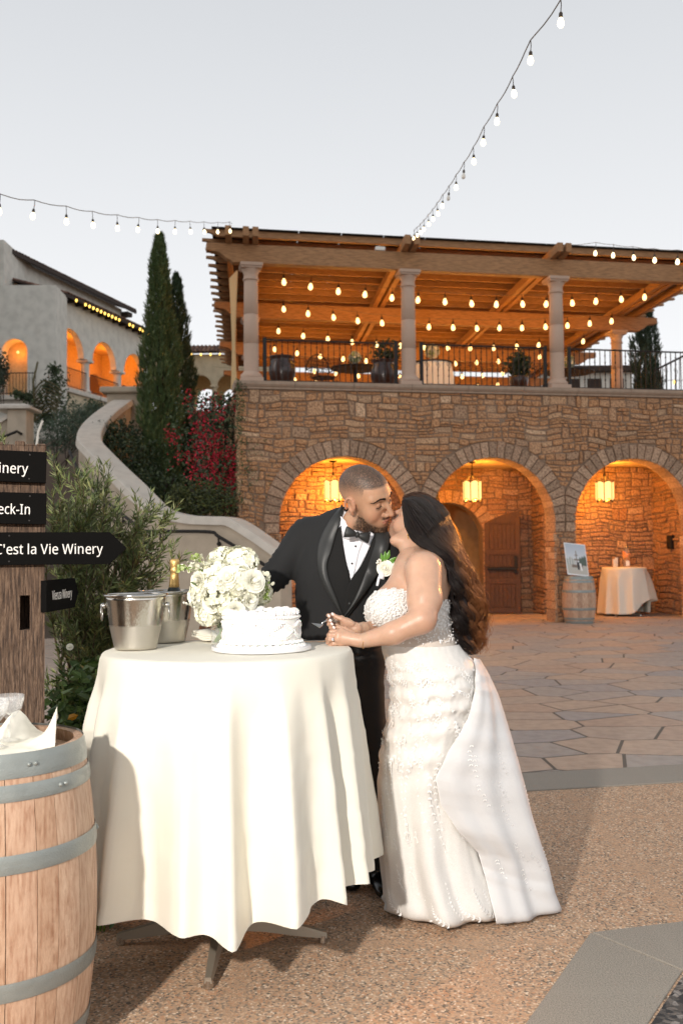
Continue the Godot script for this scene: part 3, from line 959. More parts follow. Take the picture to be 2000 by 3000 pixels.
# ---------------------------------------------------------------- light and view
func make_view() -> void:
	var cam := Camera3D.new()
	cam.name = "camera"
	add_child(cam)
	cam.position = Vector3(0, 1.5, 0)
	cam.rotation = Vector3(atan(110.0 / 2916.67), 0, -0.009)
	var lens := CameraAttributesPhysical.new()
	lens.frustum_focal_length = 23.333      # 54.4 degrees high on Godot's 24 mm frame
	lens.frustum_focus_distance = 4.05
	lens.frustum_near = 0.05
	lens.frustum_far = 900.0
	lens.exposure_aperture = 3.0
	cam.attributes = lens
	cam.current = true
	var e := Environment.new()
	e.background_mode = Environment.BG_SKY
	e.tonemap_mode = Environment.TONE_MAPPER_LINEAR
	e.tonemap_exposure = 1.0
	e.sdfgi_enabled = true
	e.ssao_enabled = true
	e.ssil_enabled = true
	var pan := Image.create(512, 256, false, Image.FORMAT_RGBF)
	var glow := Vector3(-0.75, 0.02, -0.66).normalized()   # afterglow, left ahead
	for j in 256:
		for i in 512:
			var up := PI / 2 - PI * (j + 0.5) / 256.0
			var az := TAU * (i + 0.5) / 512.0 - PI          # 0 straight ahead
			var d := Vector3(sin(az) * cos(up), sin(up), -cos(az) * cos(up))
			var h := pow(1.0 - maxf(d.y, 0.0), 1.25)
			var l := lerpf(0.42, 1.13, h) + 0.36 * pow(maxf(0.0, 0.5 + 0.5 * d.dot(glow)), 5.0) * h
			var c := Color(0.95, 0.99, 1.05).lerp(Color(1.0, 1.0, 1.0), clampf(h * 1.2 - 0.25, 0, 1))
			if d.y < 0.0: l *= maxf(0.25, 1.0 + d.y * 4.0)
			pan.set_pixel(i, j, Color(c.r * l, c.g * l, c.b * l))
	var sm := PanoramaSkyMaterial.new()
	sm.panorama = ImageTexture.create_from_image(pan)
	e.sky = Sky.new()
	e.sky.sky_material = sm
	e.background_energy_multiplier = 1.0
	var we := WorldEnvironment.new()
	we.name = "world_environment"
	we.environment = e
	add_child(we)
	var sun := DirectionalLight3D.new()      # the last light of the bright western sky
	sun.name = "afterglow"
	add_child(sun)
	sun.light_energy = 0.15
	sun.light_color = Color(1.0, 0.95, 0.9)
	sun.light_angular_distance = 30.0
	sun.shadow_enabled = true
	sun.look_at_from_position(Vector3(-30, 18, 6), Vector3.ZERO)
	# the photographer's two flashes
	flash(Vector3(-2.0, 3.2, 2.0), Vector3(-0.1, 1.0, -4.4), 50.0, 36.0, Color(1.0, 0.965, 0.925), 0.10, "photographer's flash on a tall stand behind and left of the camera")
	flash(Vector3(3.55, 2.5, -7.4), Vector3(0.5, 1.35, -4.1), 17.0, 16.0, Color(1.0, 0.66, 0.34), 0.05, "second flash with a warm gel behind the couple")

func flash(at: Vector3, to: Vector3, energy: float, cone: float, c: Color, size: float, label: String) -> void:
	var t := thing("camera_flash", label, "flash", at)
	t.look_at_from_position(at, to)
	part(t, "housing", MB.new().box(Vector3(-0.05, -0.035, 0.0), Vector3(0.05, 0.035, 0.12), 0.008), M.iron)
	part(t, "flash_window", MB.new().box(Vector3(-0.045, -0.03, -0.008), Vector3(0.045, 0.03, -0.001)), mat("flash_glow%d" % names.get("camera_flash", 0), Color.WHITE, 0.5, {"glow": c, "power": 20.0}))
	wpart(t, "stand", MB.new().tube([at + Vector3(0, -0.04, 0), Vector3(at.x, 0.5, at.z)], 0.012).tube([Vector3(at.x, 0.5, at.z), Vector3(at.x + 0.35, 0.01, at.z + 0.2)], 0.01).tube([Vector3(at.x, 0.5, at.z), Vector3(at.x - 0.35, 0.01, at.z + 0.2)], 0.01).tube([Vector3(at.x, 0.5, at.z), Vector3(at.x, 0.01, at.z - 0.4)], 0.01), M.iron)
	var s := SpotLight3D.new()
	s.name = "flash_light"
	t.add_child(s)
	s.position = Vector3(0, 0, -0.05)
	s.light_energy = energy
	s.light_color = c
	s.light_size = size
	s.spot_angle = cone
	s.spot_angle_attenuation = 0.6
	s.spot_range = 60.0
	s.spot_attenuation = 2.0
	s.shadow_enabled = true

# ---------------------------------------------------------------- leaves
func broad_leaf() -> ArrayMesh:
	var m := MB.new()
	var a := Vector3(0, 0, 0)
	var t := Vector3(0, 1, 0.12)
	var q := [Vector3(0.26, 0.3, -0.1), Vector3(0.22, 0.68, -0.03), Vector3(-0.26, 0.3, -0.1), Vector3(-0.22, 0.68, -0.03), Vector3(0, 0.5, 0.08)]
	m.tri(a, q[0], q[4]); m.tri(q[0], q[1], q[4]); m.tri(q[1], t, q[4]); m.tri(t, q[3], q[4]); m.tri(q[3], q[2], q[4]); m.tri(q[2], a, q[4])
	return m.done()

func slim_leaf() -> ArrayMesh:
	var m := MB.new()
	var a := Vector3.ZERO
	var t := Vector3(0, 1, 0.1)
	var c := Vector3(0, 0.5, 0.03)
	m.tri(a, Vector3(0.085, 0.42, -0.015), c); m.tri(Vector3(0.085, 0.42, -0.015), t, c); m.tri(t, Vector3(-0.085, 0.42, -0.015), c); m.tri(Vector3(-0.085, 0.42, -0.015), a, c)
	return m.done()

func sprig_mesh() -> ArrayMesh:   # a scaly conifer sprig: a spindle with side spikes
	var m := MB.new()
	for k in 5:
		var a := TAU * k / 5.0
		var o := Vector3(cos(a), 0, sin(a))
		var s := Vector3(-o.z, 0, o.x)
		var b := o * 0.02 + Vector3(0, 0.1 + 0.12 * k, 0)
		var t := o * 0.3 + Vector3(0, 0.55 + 0.1 * k, 0)
		m.tri(b - s * 0.06, b + s * 0.06, t)
	m.tri(Vector3(-0.07, 0, 0), Vector3(0.07, 0, 0), Vector3(0, 1, 0))
	m.tri(Vector3(0, 0, -0.07), Vector3(0, 0, 0.07), Vector3(0, 1, 0))
	return m.done()

func leaves(to: Node3D, called: String, list: Array, mesh: ArrayMesh, tints: Array, dirs: Array = [], rough := 0.55, spread := 0.6) -> MultiMeshInstance3D:
	# list: [place, size]; dirs: the way each leaf points
	var mm := MultiMesh.new()
	mm.transform_format = MultiMesh.TRANSFORM_3D
	mm.use_colors = true
	mm.mesh = mesh
	mm.instance_count = list.size()
	for i in list.size():
		var d := Vector3(rng.randfn(), rng.randfn() + 0.2, rng.randfn()).normalized()
		if dirs.size(): d = (dirs[i] + d * spread).normalized()
		var side := d.cross(Vector3(rng.randfn(), rng.randfn(), rng.randfn())).normalized()
		var s: float = list[i][1] * rng.randf_range(0.75, 1.25)
		mm.set_instance_transform(i, Transform3D(Basis(side * s, d * s, side.cross(d) * s), list[i][0]))
		var c: Color = tints[rng.randi() % tints.size()]
		var v := rng.randf_range(0.75, 1.25)
		mm.set_instance_color(i, Color(c.r * v, c.g * v, c.b * v))
	var o := MultiMeshInstance3D.new()
	o.name = called
	o.multimesh = mm
	if not M.has("leaf"): mat("leaf", Color.WHITE, rough, {"back": Color(0.35, 0.4, 0.2), "two": true})
	o.material_override = M.leaf
	to.add_child(o, true)
	tag(o, "", "", "", "stuff")
	return o

# ---------------------------------------------------------------- house on the hill
func tile_mesh() -> ArrayMesh:
	var m := MB.new().smooth(true)
	var rings := []
	for z in [0.0, 0.5]:
		var r := PackedVector3Array()
		for k in 7:
			var a := PI * k / 6.0
			r.append(Vector3(cos(a) * (0.12 - 0.03 * z), sin(a) * (0.1 - 0.02 * z), -z))
		rings.append(r)
	m.skin(rings, false)
	var inn := PackedVector3Array()
	for k in 7:
		var a := PI * k / 6.0
		inn.append(Vector3(cos(a) * 0.095, sin(a) * 0.075, 0.0))
	m.skin([inn, rings[0]], false)
	return m.done()

func tiled(to: Node3D, x0: float, x1: float, y: float, z: float, rows: int, pitch: float) -> void:
	# barrel tiles along x at an eave at height y, rising backwards
	var roof := Node3D.new()
	roof.name = "tiled_roof"
	to.add_child(roof, true)
	roof.position = Vector3(0, y, z)
	roof.rotation.x = pitch
	part(roof, "roof_deck", MB.new().box(Vector3(x0, -0.1, -rows * 0.42 - 0.1), Vector3(x1, -0.02, 0.0)), M.dark_wood)
	var tm := tile_mesh()
	for j in rows:
		var x := x0 + 0.13
		while x < x1 - 0.1:
			var o := part(roof, "roof_tile", tm, M["roof_tile%d" % (rng.randi() % 3)])
			o.position = Vector3(x + rng.randf_range(-0.01, 0.01), -0.02 + 0.012 * rng.randf(), 0.08 - j * 0.42)
			x += 0.27

func arcade(x0: float, x1: float, mids: Array, r: float, spring: float, top: float) -> PackedVector2Array:
	var w := PackedVector2Array([Vector2(x0, spring - 0.01)])
	if mids[0] - r > x0 + 0.4: w = PackedVector2Array([Vector2(x0, 0)])
	for a in mids:
		if a == mids[0] and mids[0] - r > x0 + 0.4: w.append(Vector2(a - r, 0))
		w.append_array(arc_pts(Vector2(a, spring), r, PI, 0.0, 18))
	w.append_array([Vector2(x1, spring - 0.01), Vector2(x1, top), Vector2(x0, top)])
	return w

func small_column(h: float, r: float) -> ArrayMesh:
	var m := MB.new().smooth(true)
	m.lathe([Vector2(r * 1.35, 0), Vector2(r * 1.35, 0.08), Vector2(r * 1.15, 0.14), Vector2(r, 0.2), Vector2(r * 0.92, h - 0.24), Vector2(r * 1.0, h - 0.2), Vector2(r * 1.3, h - 0.14)], 18)
	m.smooth(false).box(Vector3(-r * 1.45, h - 0.14, -r * 1.45), Vector3(r * 1.45, h, r * 1.45), 0.02)
	return m.done()

func iron_fence(to: Node3D, a: Vector3, b: Vector3, h: float, gap: float) -> void:
	var rail := Node3D.new()
	rail.name = "balcony_railing"
	to.add_child(rail, true)
	var d := b - a
	part(rail, "top_rail", MB.new().tube([a + Vector3(0, h, 0), b + Vector3(0, h, 0)], 0.025, 6), M.iron)
	part(rail, "bottom_rail", MB.new().tube([a + Vector3(0, 0.08, 0), b + Vector3(0, 0.08, 0)], 0.018, 6), M.iron)
	var cnt := int(d.length() / gap)
	var bar := MB.new().tube([Vector3(0, 0.02, 0), Vector3(0, h, 0)], 0.014, 5).done()
	for k in cnt + 1: part(rail, "bar", bar, M.iron).position = a + d * k / cnt

func make_house() -> void:
	var at := Vector3(-14.0, 9.9, -50)
	var t := thing("hill_house", "grey plaster house on the hill with a lit arcade and tiled roofs", "house", at, 1.2985)
	# local: x along the arcade away from the viewer, z out of it
	part(t, "arcade_wall", MB.new().prism(arcade(-1.0, 9.6, [0.75, 4.25, 7.75], 1.3, 1.75, 4.5), -0.35, 0.0), M.plaster_grey)
	var cm := small_column(1.75, 0.23)
	for x in [2.5, 6.0, 9.5]: part(t, "arcade_column", cm, M.plaster_grey).position = Vector3(x, 0, -0.18)
	part(t, "porch_floor", MB.new().box(Vector3(-1, -0.25, -3.2), Vector3(9.8, 0, 0.1), 0.02), M.stair_cap)
	part(t, "base_wall", MB.new().box(Vector3(-1, -6.0, -3.2), Vector3(9.8, -0.25, -0.05)), M.plaster_cream)
	part(t, "porch_ceiling", MB.new().box(Vector3(-1, 3.5, -3.2), Vector3(9.8, 3.6, -0.35)), M.plaster_warm)
	var bw := PackedVector2Array([Vector2(-3, 0), Vector2(3.4, 0), Vector2(3.4, 2.5), Vector2(5.7, 2.5), Vector2(5.7, 0), Vector2(8.0, 0)])
	bw.append_array(arc_pts(Vector2(8.9, 1.35), 0.9, PI, 0.0, 14))
	bw.append_array([Vector2(9.8, 0), Vector2(12.2, 0), Vector2(12.2, 3.6), Vector2(-3, 3.6)])
	part(t, "inner_wall", MB.new().prism(bw, -3.4, -3.2), M.plaster_warm)
	part(t, "upper_wall", MB.new().box(Vector3(-9, 3.6, -9), Vector3(12.2, 6.95, -3.2)), M.plaster_grey)
	part(t, "lower_wall", MB.new().box(Vector3(-9, -6.0, -9), Vector3(-1.0, 3.6, -3.2)), M.plaster_grey)
	part(t, "room", MB.new().box(Vector3(2.5, -0.1, -6.5), Vector3(12.2, 0, -3.4)).box(Vector3(2.5, 0, -6.7), Vector3(12.2, 3.6, -6.5)).box(Vector3(2.3, 0, -6.7), Vector3(2.5, 3.6, -3.41)).box(Vector3(12.0, 0, -6.5), Vector3(12.2, 3.6, -3.41)).box(Vector3(9.62, 0, -3.19), Vector3(9.8, 3.5, -0.36)), M.plaster_warm)
	part(t, "dark_door", MB.new().box(Vector3(3.42, 0, -3.9), Vector3(5.68, 2.48, -3.8), 0.02), M.dark_wood)
	part(t, "counter", MB.new().box(Vector3(0.3, 0, -2.6), Vector3(2.6, 1.15, -2.0), 0.02).box(Vector3(0.2, 1.32, -2.7), Vector3(2.7, 1.45, -1.9), 0.02), M.dark_wood)
	tiled(t, -9.0, 12.9, 7.0, -2.6, 4, 0.33)
	tiled(t, -0.6, 9.9, 4.55, 0.55, 9, 0.30)
	var fas := MB.new().box(Vector3(-9, 6.78, -2.62), Vector3(12.9, 6.98, -2.52)).box(Vector3(-0.6, 4.36, 0.5), Vector3(9.9, 4.53, 0.58))
	part(t, "fascia", fas, M.dark_wood)
	for k in 14: part(t, "rafter_tail", MB.new().box(Vector3(-0.4 + 0.78 * k, 4.3, -0.3), Vector3(-0.28 + 0.78 * k, 4.45, 0.48)), M.dark_wood)
	part(t, "eave_end", MB.new().box(Vector3(12.1, 6.5, -3.3), Vector3(12.7, 6.78, -2.7), 0.03), M.dark_wood)
	for k in [[-0.4, 2.3], [2.75, 5.75], [6.25, 9.3]]: iron_fence(t, Vector3(k[0], 0, 0.0), Vector3(k[1], 0, 0.0), 1.0, 0.16)
	for x in [0.75, 4.25, 7.75]:
		part(t, "porch_lamp", MB.new().smooth(true).ball(Vector3(x, 3.05, -1.5), Vector3(0.12, 0.14, 0.12), 6, 10).tube([Vector3(x, 3.15, -1.5), Vector3(x, 3.5, -1.5)], 0.02), M.lamp_glass)
		omni(t, Vector3(x, 2.75, -1.5), 3.2, Color(1, 0.6, 0.2), 0.12)
	part(t, "room_lamp", MB.new().smooth(true).ball(Vector3(8.9, 1.9, -5.0), Vector3(0.16, 0.08, 0.16), 6, 10), M.lamp_glass)
	omni(t, Vector3(8.9, 1.7, -5.0), 2.0, Color(1, 0.6, 0.2), 0.1)
	# bulbs under the eave: a string of its own
	var pts := []
	for x in [0.25, 1.15, 1.55, 1.95, 2.35, 2.75, 3.15, 3.55, 3.95, 4.35, 4.75, 5.95, 6.35, 7.2, 7.6, 8.4, 8.8]: pts.append(t.transform * Vector3(x, 4.40, 0.62))
	eave_bulbs(pts, "row of small amber bulbs under the porch eave of the hill house")
	# plain block in front, facing the viewer
	var b := thing("plaster_tower", "plain grey plaster block with an arched niche and small balcony at the left edge", "building", Vector3(-16.9, 5, -47.5))
	var w := PackedVector2Array([Vector2(-6.5, -3), Vector2(3.25, -3), Vector2(3.25, 9.3), Vector2(-6.5, 9.45)])
	var hole := PackedVector2Array([Vector2(0.95, 4.0)])
	hole.append_array(arc_pts(Vector2(1.42, 6.25), 0.62, 0.0, PI, 16))
	# the wall in two halves so that the niche is a real opening
	var lw := PackedVector2Array([Vector2(-6.5, -3), Vector2(1.28, -3), Vector2(1.28, 4.0), Vector2(0.66, 4.0)])
	lw.append_array(arc_pts(Vector2(1.28, 6.15), 0.62, PI, PI / 2, 10))
	lw.append_array([Vector2(1.28, 9.37), Vector2(-6.5, 9.45)])
	var rw := PackedVector2Array([Vector2(1.28, -3), Vector2(3.25, -3), Vector2(3.25, 9.35), Vector2(1.28, 9.37)])
	rw.append_array(arc_pts(Vector2(1.28, 6.15), 0.62, PI / 2, 0, 10))
	rw.append_array([Vector2(1.9, 4.0), Vector2(1.28, 4.0)])
	part(b, "front_wall", MB.new().prism(lw, -0.9, 0).prism(rw, -0.9, 0).box(Vector3(2.5, -3, -2.0), Vector3(3.249, 9.3, -0.9)), M.plaster_grey)
	part(b, "niche_back", MB.new().box(Vector3(0.3, 3.5, -1.3), Vector3(2.4, 7.2, -0.91)), M.plaster_warm)
	part(b, "balcony_slab", MB.new().box(Vector3(-0.5, 3.75, 0.0), Vector3(2.5, 3.97, 0.55), 0.02).box(Vector3(-0.2, 3.4, 0.0), Vector3(2.2, 3.75, 0.3), 0.02), M.stair_cap)
	iron_fence(b, Vector3(-0.45, 3.97, 0.5), Vector3(2.45, 3.97, 0.5), 1.05, 0.15)
	iron_fence(b, Vector3(-0.45, 3.97, 0.05), Vector3(-0.45, 3.97, 0.5), 1.05, 0.15)
	omni(b, Vector3(1.3, 6.2, -0.45), 0.5, Color(1, 0.6, 0.2), 0.05)
	part(b, "niche_lamp", MB.new().smooth(true).ball(Vector3(1.3, 6.2, -0.45), Vector3(0.07, 0.07, 0.07), 6, 10), M.lamp_glass)
	part(b, "gable_wall", MB.new().box(Vector3(-6.5, -3.0, -6), Vector3(0.3, 12.0, -1.31)), M.plaster_grey)
	# the wing across the back with open arches
	var g := thing("arcade_wing", "cream arcade wing with a tiled roof between the cypress and the pergola", "building", Vector3(-10.0, 10.0, -65))
	var mids := [-2.65, -0.9, 0.85, 2.6, 4.35]
	part(g, "front_wall", MB.new().prism(arcade(-3.9, 5.6, mids, 0.68, 2.35, 4.4), -0.3, 0), M.plaster_cream)
	part(g, "rear_wall", MB.new().prism(arcade(-3.9, 5.6, mids, 0.68, 1.95, 4.4), -3.3, -3.0), M.plaster_warm)
	var sc := small_column(2.36, 0.17)
	for x in [-3.6, -1.775, -0.025, 1.725, 3.475]:
		part(g, "arcade_column", sc, M.plaster_cream).position = Vector3(x, 0, -0.15)
		part(g, "rear_column", sc, M.plaster_warm).position = Vector3(x, -0.4, -3.15)
	part(g, "wing_floor", MB.new().box(Vector3(-4, -3, -4), Vector3(6, 0, 0.3)).box(Vector3(-4, 3.9, -3), Vector3(5.6, 4.0, -0.3)), M.plaster_warm)
	tiled(g, -4.2, 5.8, 4.5, 0.45, 4, 0.42)
	iron_fence(g, Vector3(-3.4, 0, 0.1), Vector3(5.5, 0, 0.1), 1.0, 0.2)
	pts = []
	for k in 16: pts.append(Vector3(-13.4 + 0.62 * k, 14.34, -64.5))
	eave_bulbs(pts, "row of small amber bulbs along the eave of the cream arcade wing")
	# low roofs far behind the terrace on the right
	var fb := thing("far_building", "low grey building with dark windows seen through the right terrace railing", "building", Vector3(10.762, 8.348, -42.000))
	part(fb, "wall", MB.new().box(Vector3(-2.5, -2, -4), Vector3(1.6, 0.55, 0)), M.plaster_grey)
	for k in 4: part(fb, "window", MB.new().box(Vector3(-2.2 + 0.95 * k, -0.1, -0.05), Vector3(-1.6 + 0.95 * k, 0.3, 0.03)), M.dark_wood)
	part(fb, "roof", MB.new().box(Vector3(-2.7, 0.55, -4.2), Vector3(1.8, 0.8, 0.4), 0.03), M.dark_wood)
	pts = []
	for u in [0.0, 0.62, 1.1, 1.45, 1.9]: pts.append(Vector3(14.528, 9.013, -45.000) + Vector3(u, 0, 0))
	eave_bulbs(pts, "three faint amber bulbs behind the right railing")
	var sr := thing("stair_railing", "black iron railing climbing to the right behind the terrace railing", "railing", Vector3(8.643, 6.172, -26.000))
	part(sr, "hand_rail", MB.new().tube([Vector3(8.238, 6.122, -26.000) - sr.position, Vector3(9.463, 6.725, -26.000) - sr.position], 0.03, 6), M.iron)
	for k in 12:
		var f := k / 11.0
		part(sr, "baluster", MB.new().tube([Vector3(8.238, 6.122, -26.000).lerp(Vector3(9.463, 6.725, -26.000), f) - sr.position, Vector3(8.228, 5.635, -26.000).lerp(Vector3(9.438, 5.624, -26.000), f) - sr.position], 0.012, 5), M.iron)

func eave_bulbs(pts: Array, label: String) -> void:
	var t := thing("string_lights", label, "string lights", pts[0], 0.0, "eave lights")
	var m := MB.new().smooth(true).ball(Vector3(0, -0.05, 0), Vector3(0.055, 0.085, 0.055), 6, 10).done()
	var run := []
	for p in pts:
		part(t, "bulb", m, M.bulb_amber).position = p - t.position
		run.append(p - t.position + Vector3(0, 0.04, 0))
	part(t, "cable", MB.new().tube(run, 0.012, 4), M.cable)

# ---------------------------------------------------------------- curved stair wall and hillside
func make_stairs() -> void:
	var hill := MB.new()
	var gx := 26
	var gz := 22
	var f := noise(FastNoiseLite.TYPE_SIMPLEX_SMOOTH, 0.15, 3, 5)
	var pt := func(i: int, j: int) -> Vector3:
		var x := lerpf(-60.0, -2.2, float(i) / gx)
		var d := lerpf(17.2, 80.0, pow(float(j) / gz, 1.4))
		var edge := clampf((-x - 2.2) / 2.0, 0.0, 1.0)
		var y := 6.3 * smoothstep(17.0, 44.0, d) * edge + f.get_noise_2d(x, d) * 0.5 * smoothstep(17.0, 22.0, d)
		if d > 56: y = 9.6
		return Vector3(x, y, -d)
	for j in gz:
		for i in gx: hill.smooth(true).quad(pt.call(i, j), pt.call(i + 1, j), pt.call(i + 1, j + 1), pt.call(i, j + 1))
	struct("hillside", hill, M.soil)
	var path := spline([Vector3(-0.911, 1.452, -16.300), Vector3(-1.361, 1.778, -16.500), Vector3(-1.777, 2.025, -16.700), Vector3(-2.075, 2.060, -16.800), Vector3(-2.567, 2.094, -17.000), Vector3(-3.069, 2.224, -17.200), Vector3(-3.452, 2.492, -17.500), Vector3(-3.859, 2.820, -18.000), Vector3(-4.253, 3.127, -18.500), Vector3(-4.653, 3.446, -19.100), Vector3(-5.015, 3.751, -19.800), Vector3(-5.246, 4.162, -21.000), Vector3(-5.365, 4.630, -22.500), Vector3(-5.368, 5.102, -24.000), Vector3(-5.384, 5.371, -25.000)], 5)
	var t := thing("curved_stair_wall", "pale concrete wall with a broad cap curving up beside garden stairs", "wall", Vector3(path[30].x, 0, path[30].z))
	var cap := []
	var low := []
	for i in path.size():
		var d: Vector3 = path[mini(i + 1, path.size() - 1)] - path[maxi(i - 1, 0)]
		var n := Vector3(d.z, 0, -d.x).normalized()
		var p: Vector3 = path[i] - t.position
		var h := 0.26
		cap.append(PackedVector3Array([p + n * h + Vector3(0, -0.13, 0), p + n * (h - 0.02), p + n * (h - 0.05) + Vector3(0, 0.012, 0), p - n * (h - 0.05) + Vector3(0, 0.012, 0), p - n * (h - 0.02), p - n * h + Vector3(0, -0.13, 0)]))
		h = 0.2
		var y0 := 0.0
		low.append(PackedVector3Array([Vector3(p.x, y0, p.z) + n * h, p + n * h + Vector3(0, -0.131, 0), p - n * h + Vector3(0, -0.131, 0), Vector3(p.x, y0, p.z) - n * h]))
	# the cap in cast lengths
	var i := 0
	while i < cap.size() - 1:
		var e := mini(i + 6, cap.size() - 1)
		var mb := MB.new()
		var piece: Array = cap.slice(i, e + 1)
		piece.reverse()
		mb.skin(piece); mb.fan(piece[0], true); mb.fan(piece[piece.size() - 1], false)
		part(t, "cap_stone", mb, M.stair_cap)
		i = e
	var body := MB.new()
	low.reverse()
	body.skin(low); body.fan(low[0], true); body.fan(low[low.size() - 1], false)
	part(t, "wall_body", body, M.stair_concrete)
	for r in [[[Vector3(-3.425, 1.830, -16.500), Vector3(-3.001, 1.827, -16.500), Vector3(-2.191, 1.813, -16.450), Vector3(-2.027, 1.732, -16.400), Vector3(-1.560, 1.459, -16.200), Vector3(-1.111, 1.168, -16.100)], [1, 3]], [[Vector3(-5.327, 3.478, -19.500), Vector3(-5.047, 3.125, -19.000), Vector3(-4.660, 2.774, -18.400), Vector3(-4.269, 2.447, -17.900), Vector3(-3.799, 2.139, -17.300), Vector3(-3.422, 1.890, -16.900)], [1, 3, 4]]]:
		var hr := Node3D.new()
		hr.name = "handrail"
		t.add_child(hr, true)
		var pts := []
		for p in r[0]: pts.append(p - t.position)
		part(hr, "tube", MB.new().smooth(true).tube(spline(pts, 4), 0.028, 8), M.iron)
		for k in r[1]: part(hr, "bracket", MB.new().tube([pts[k], pts[k] + Vector3(0, -0.12, -0.02), pts[k] + Vector3(0, -0.14, -0.3)], 0.016, 6).ball(pts[k] + Vector3(0, -0.12, -0.08), Vector3(0.04, 0.04, 0.03), 6, 8), M.iron)
	var ped := Vector3(-5.333, 5.371, -25.000) - t.position
	part(t, "end_pier", MB.new().box(ped + Vector3(-0.45, -4.0, -0.45), ped + Vector3(0.45, 0.05, 0.45), 0.02).box(ped + Vector3(-0.6, 0.052, -0.6), ped + Vector3(0.6, 0.2, 0.6), 0.03), M.stair_concrete)
	# upper newel at the left edge
	var nw := thing("stair_newel", "concrete stair pier with a pitched cap and sloping wall at the left edge", "pier", Vector3(-6.735, 3.871, -21.000))
	part(nw, "pier", MB.new().box(Vector3(-0.22, -1.6, -0.22), Vector3(0.18, 0.62, 0.3), 0.015), M.stair_concrete)
	var cp := MB.new()
	cp.box(Vector3(-0.5, 0.62, -0.4), Vector3(0.3, 0.68, 0.42), 0.01)
	var tip := [Vector3(-0.42, 0.78, 0.0), Vector3(0.05, 0.78, 0.0)]
	cp.quad(Vector3(-0.5, 0.68, 0.42), Vector3(0.3, 0.68, 0.42), tip[1], tip[0]); cp.tri(Vector3(0.3, 0.68, 0.42), Vector3(0.3, 0.68, -0.4), tip[1]); cp.quad(Vector3(0.3, 0.68, -0.4), Vector3(-0.5, 0.68, -0.4), tip[0], tip[1]); cp.tri(Vector3(-0.5, 0.68, -0.4), Vector3(-0.5, 0.68, 0.42), tip[0])
	part(nw, "pier_cap", cp, M.stair_cap)
	part(nw, "sloping_wall", MB.new().prism(PackedVector2Array([Vector2(-2.2, -2.6), Vector2(-0.2, -1.6), Vector2(-0.2, 0.45), Vector2(-2.2, -0.75)]), -0.18, 0.18), M.stair_concrete)
	part(nw, "wall_cap", MB.new().prism(PackedVector2Array([Vector2(-2.2, -0.749), Vector2(-0.21, 0.451), Vector2(-0.21, 0.55), Vector2(-2.2, -0.65)]), -0.25, 0.25), M.stair_cap)
	part(nw, "handrail", MB.new().smooth(true).tube([Vector3(-1.4, -0.75, 0.5), Vector3(-0.15, 0.05, 0.5), Vector3(0.05, 0.13, 0.5), Vector3(0.08, 0.1, 0.3)], 0.03, 8), M.iron)

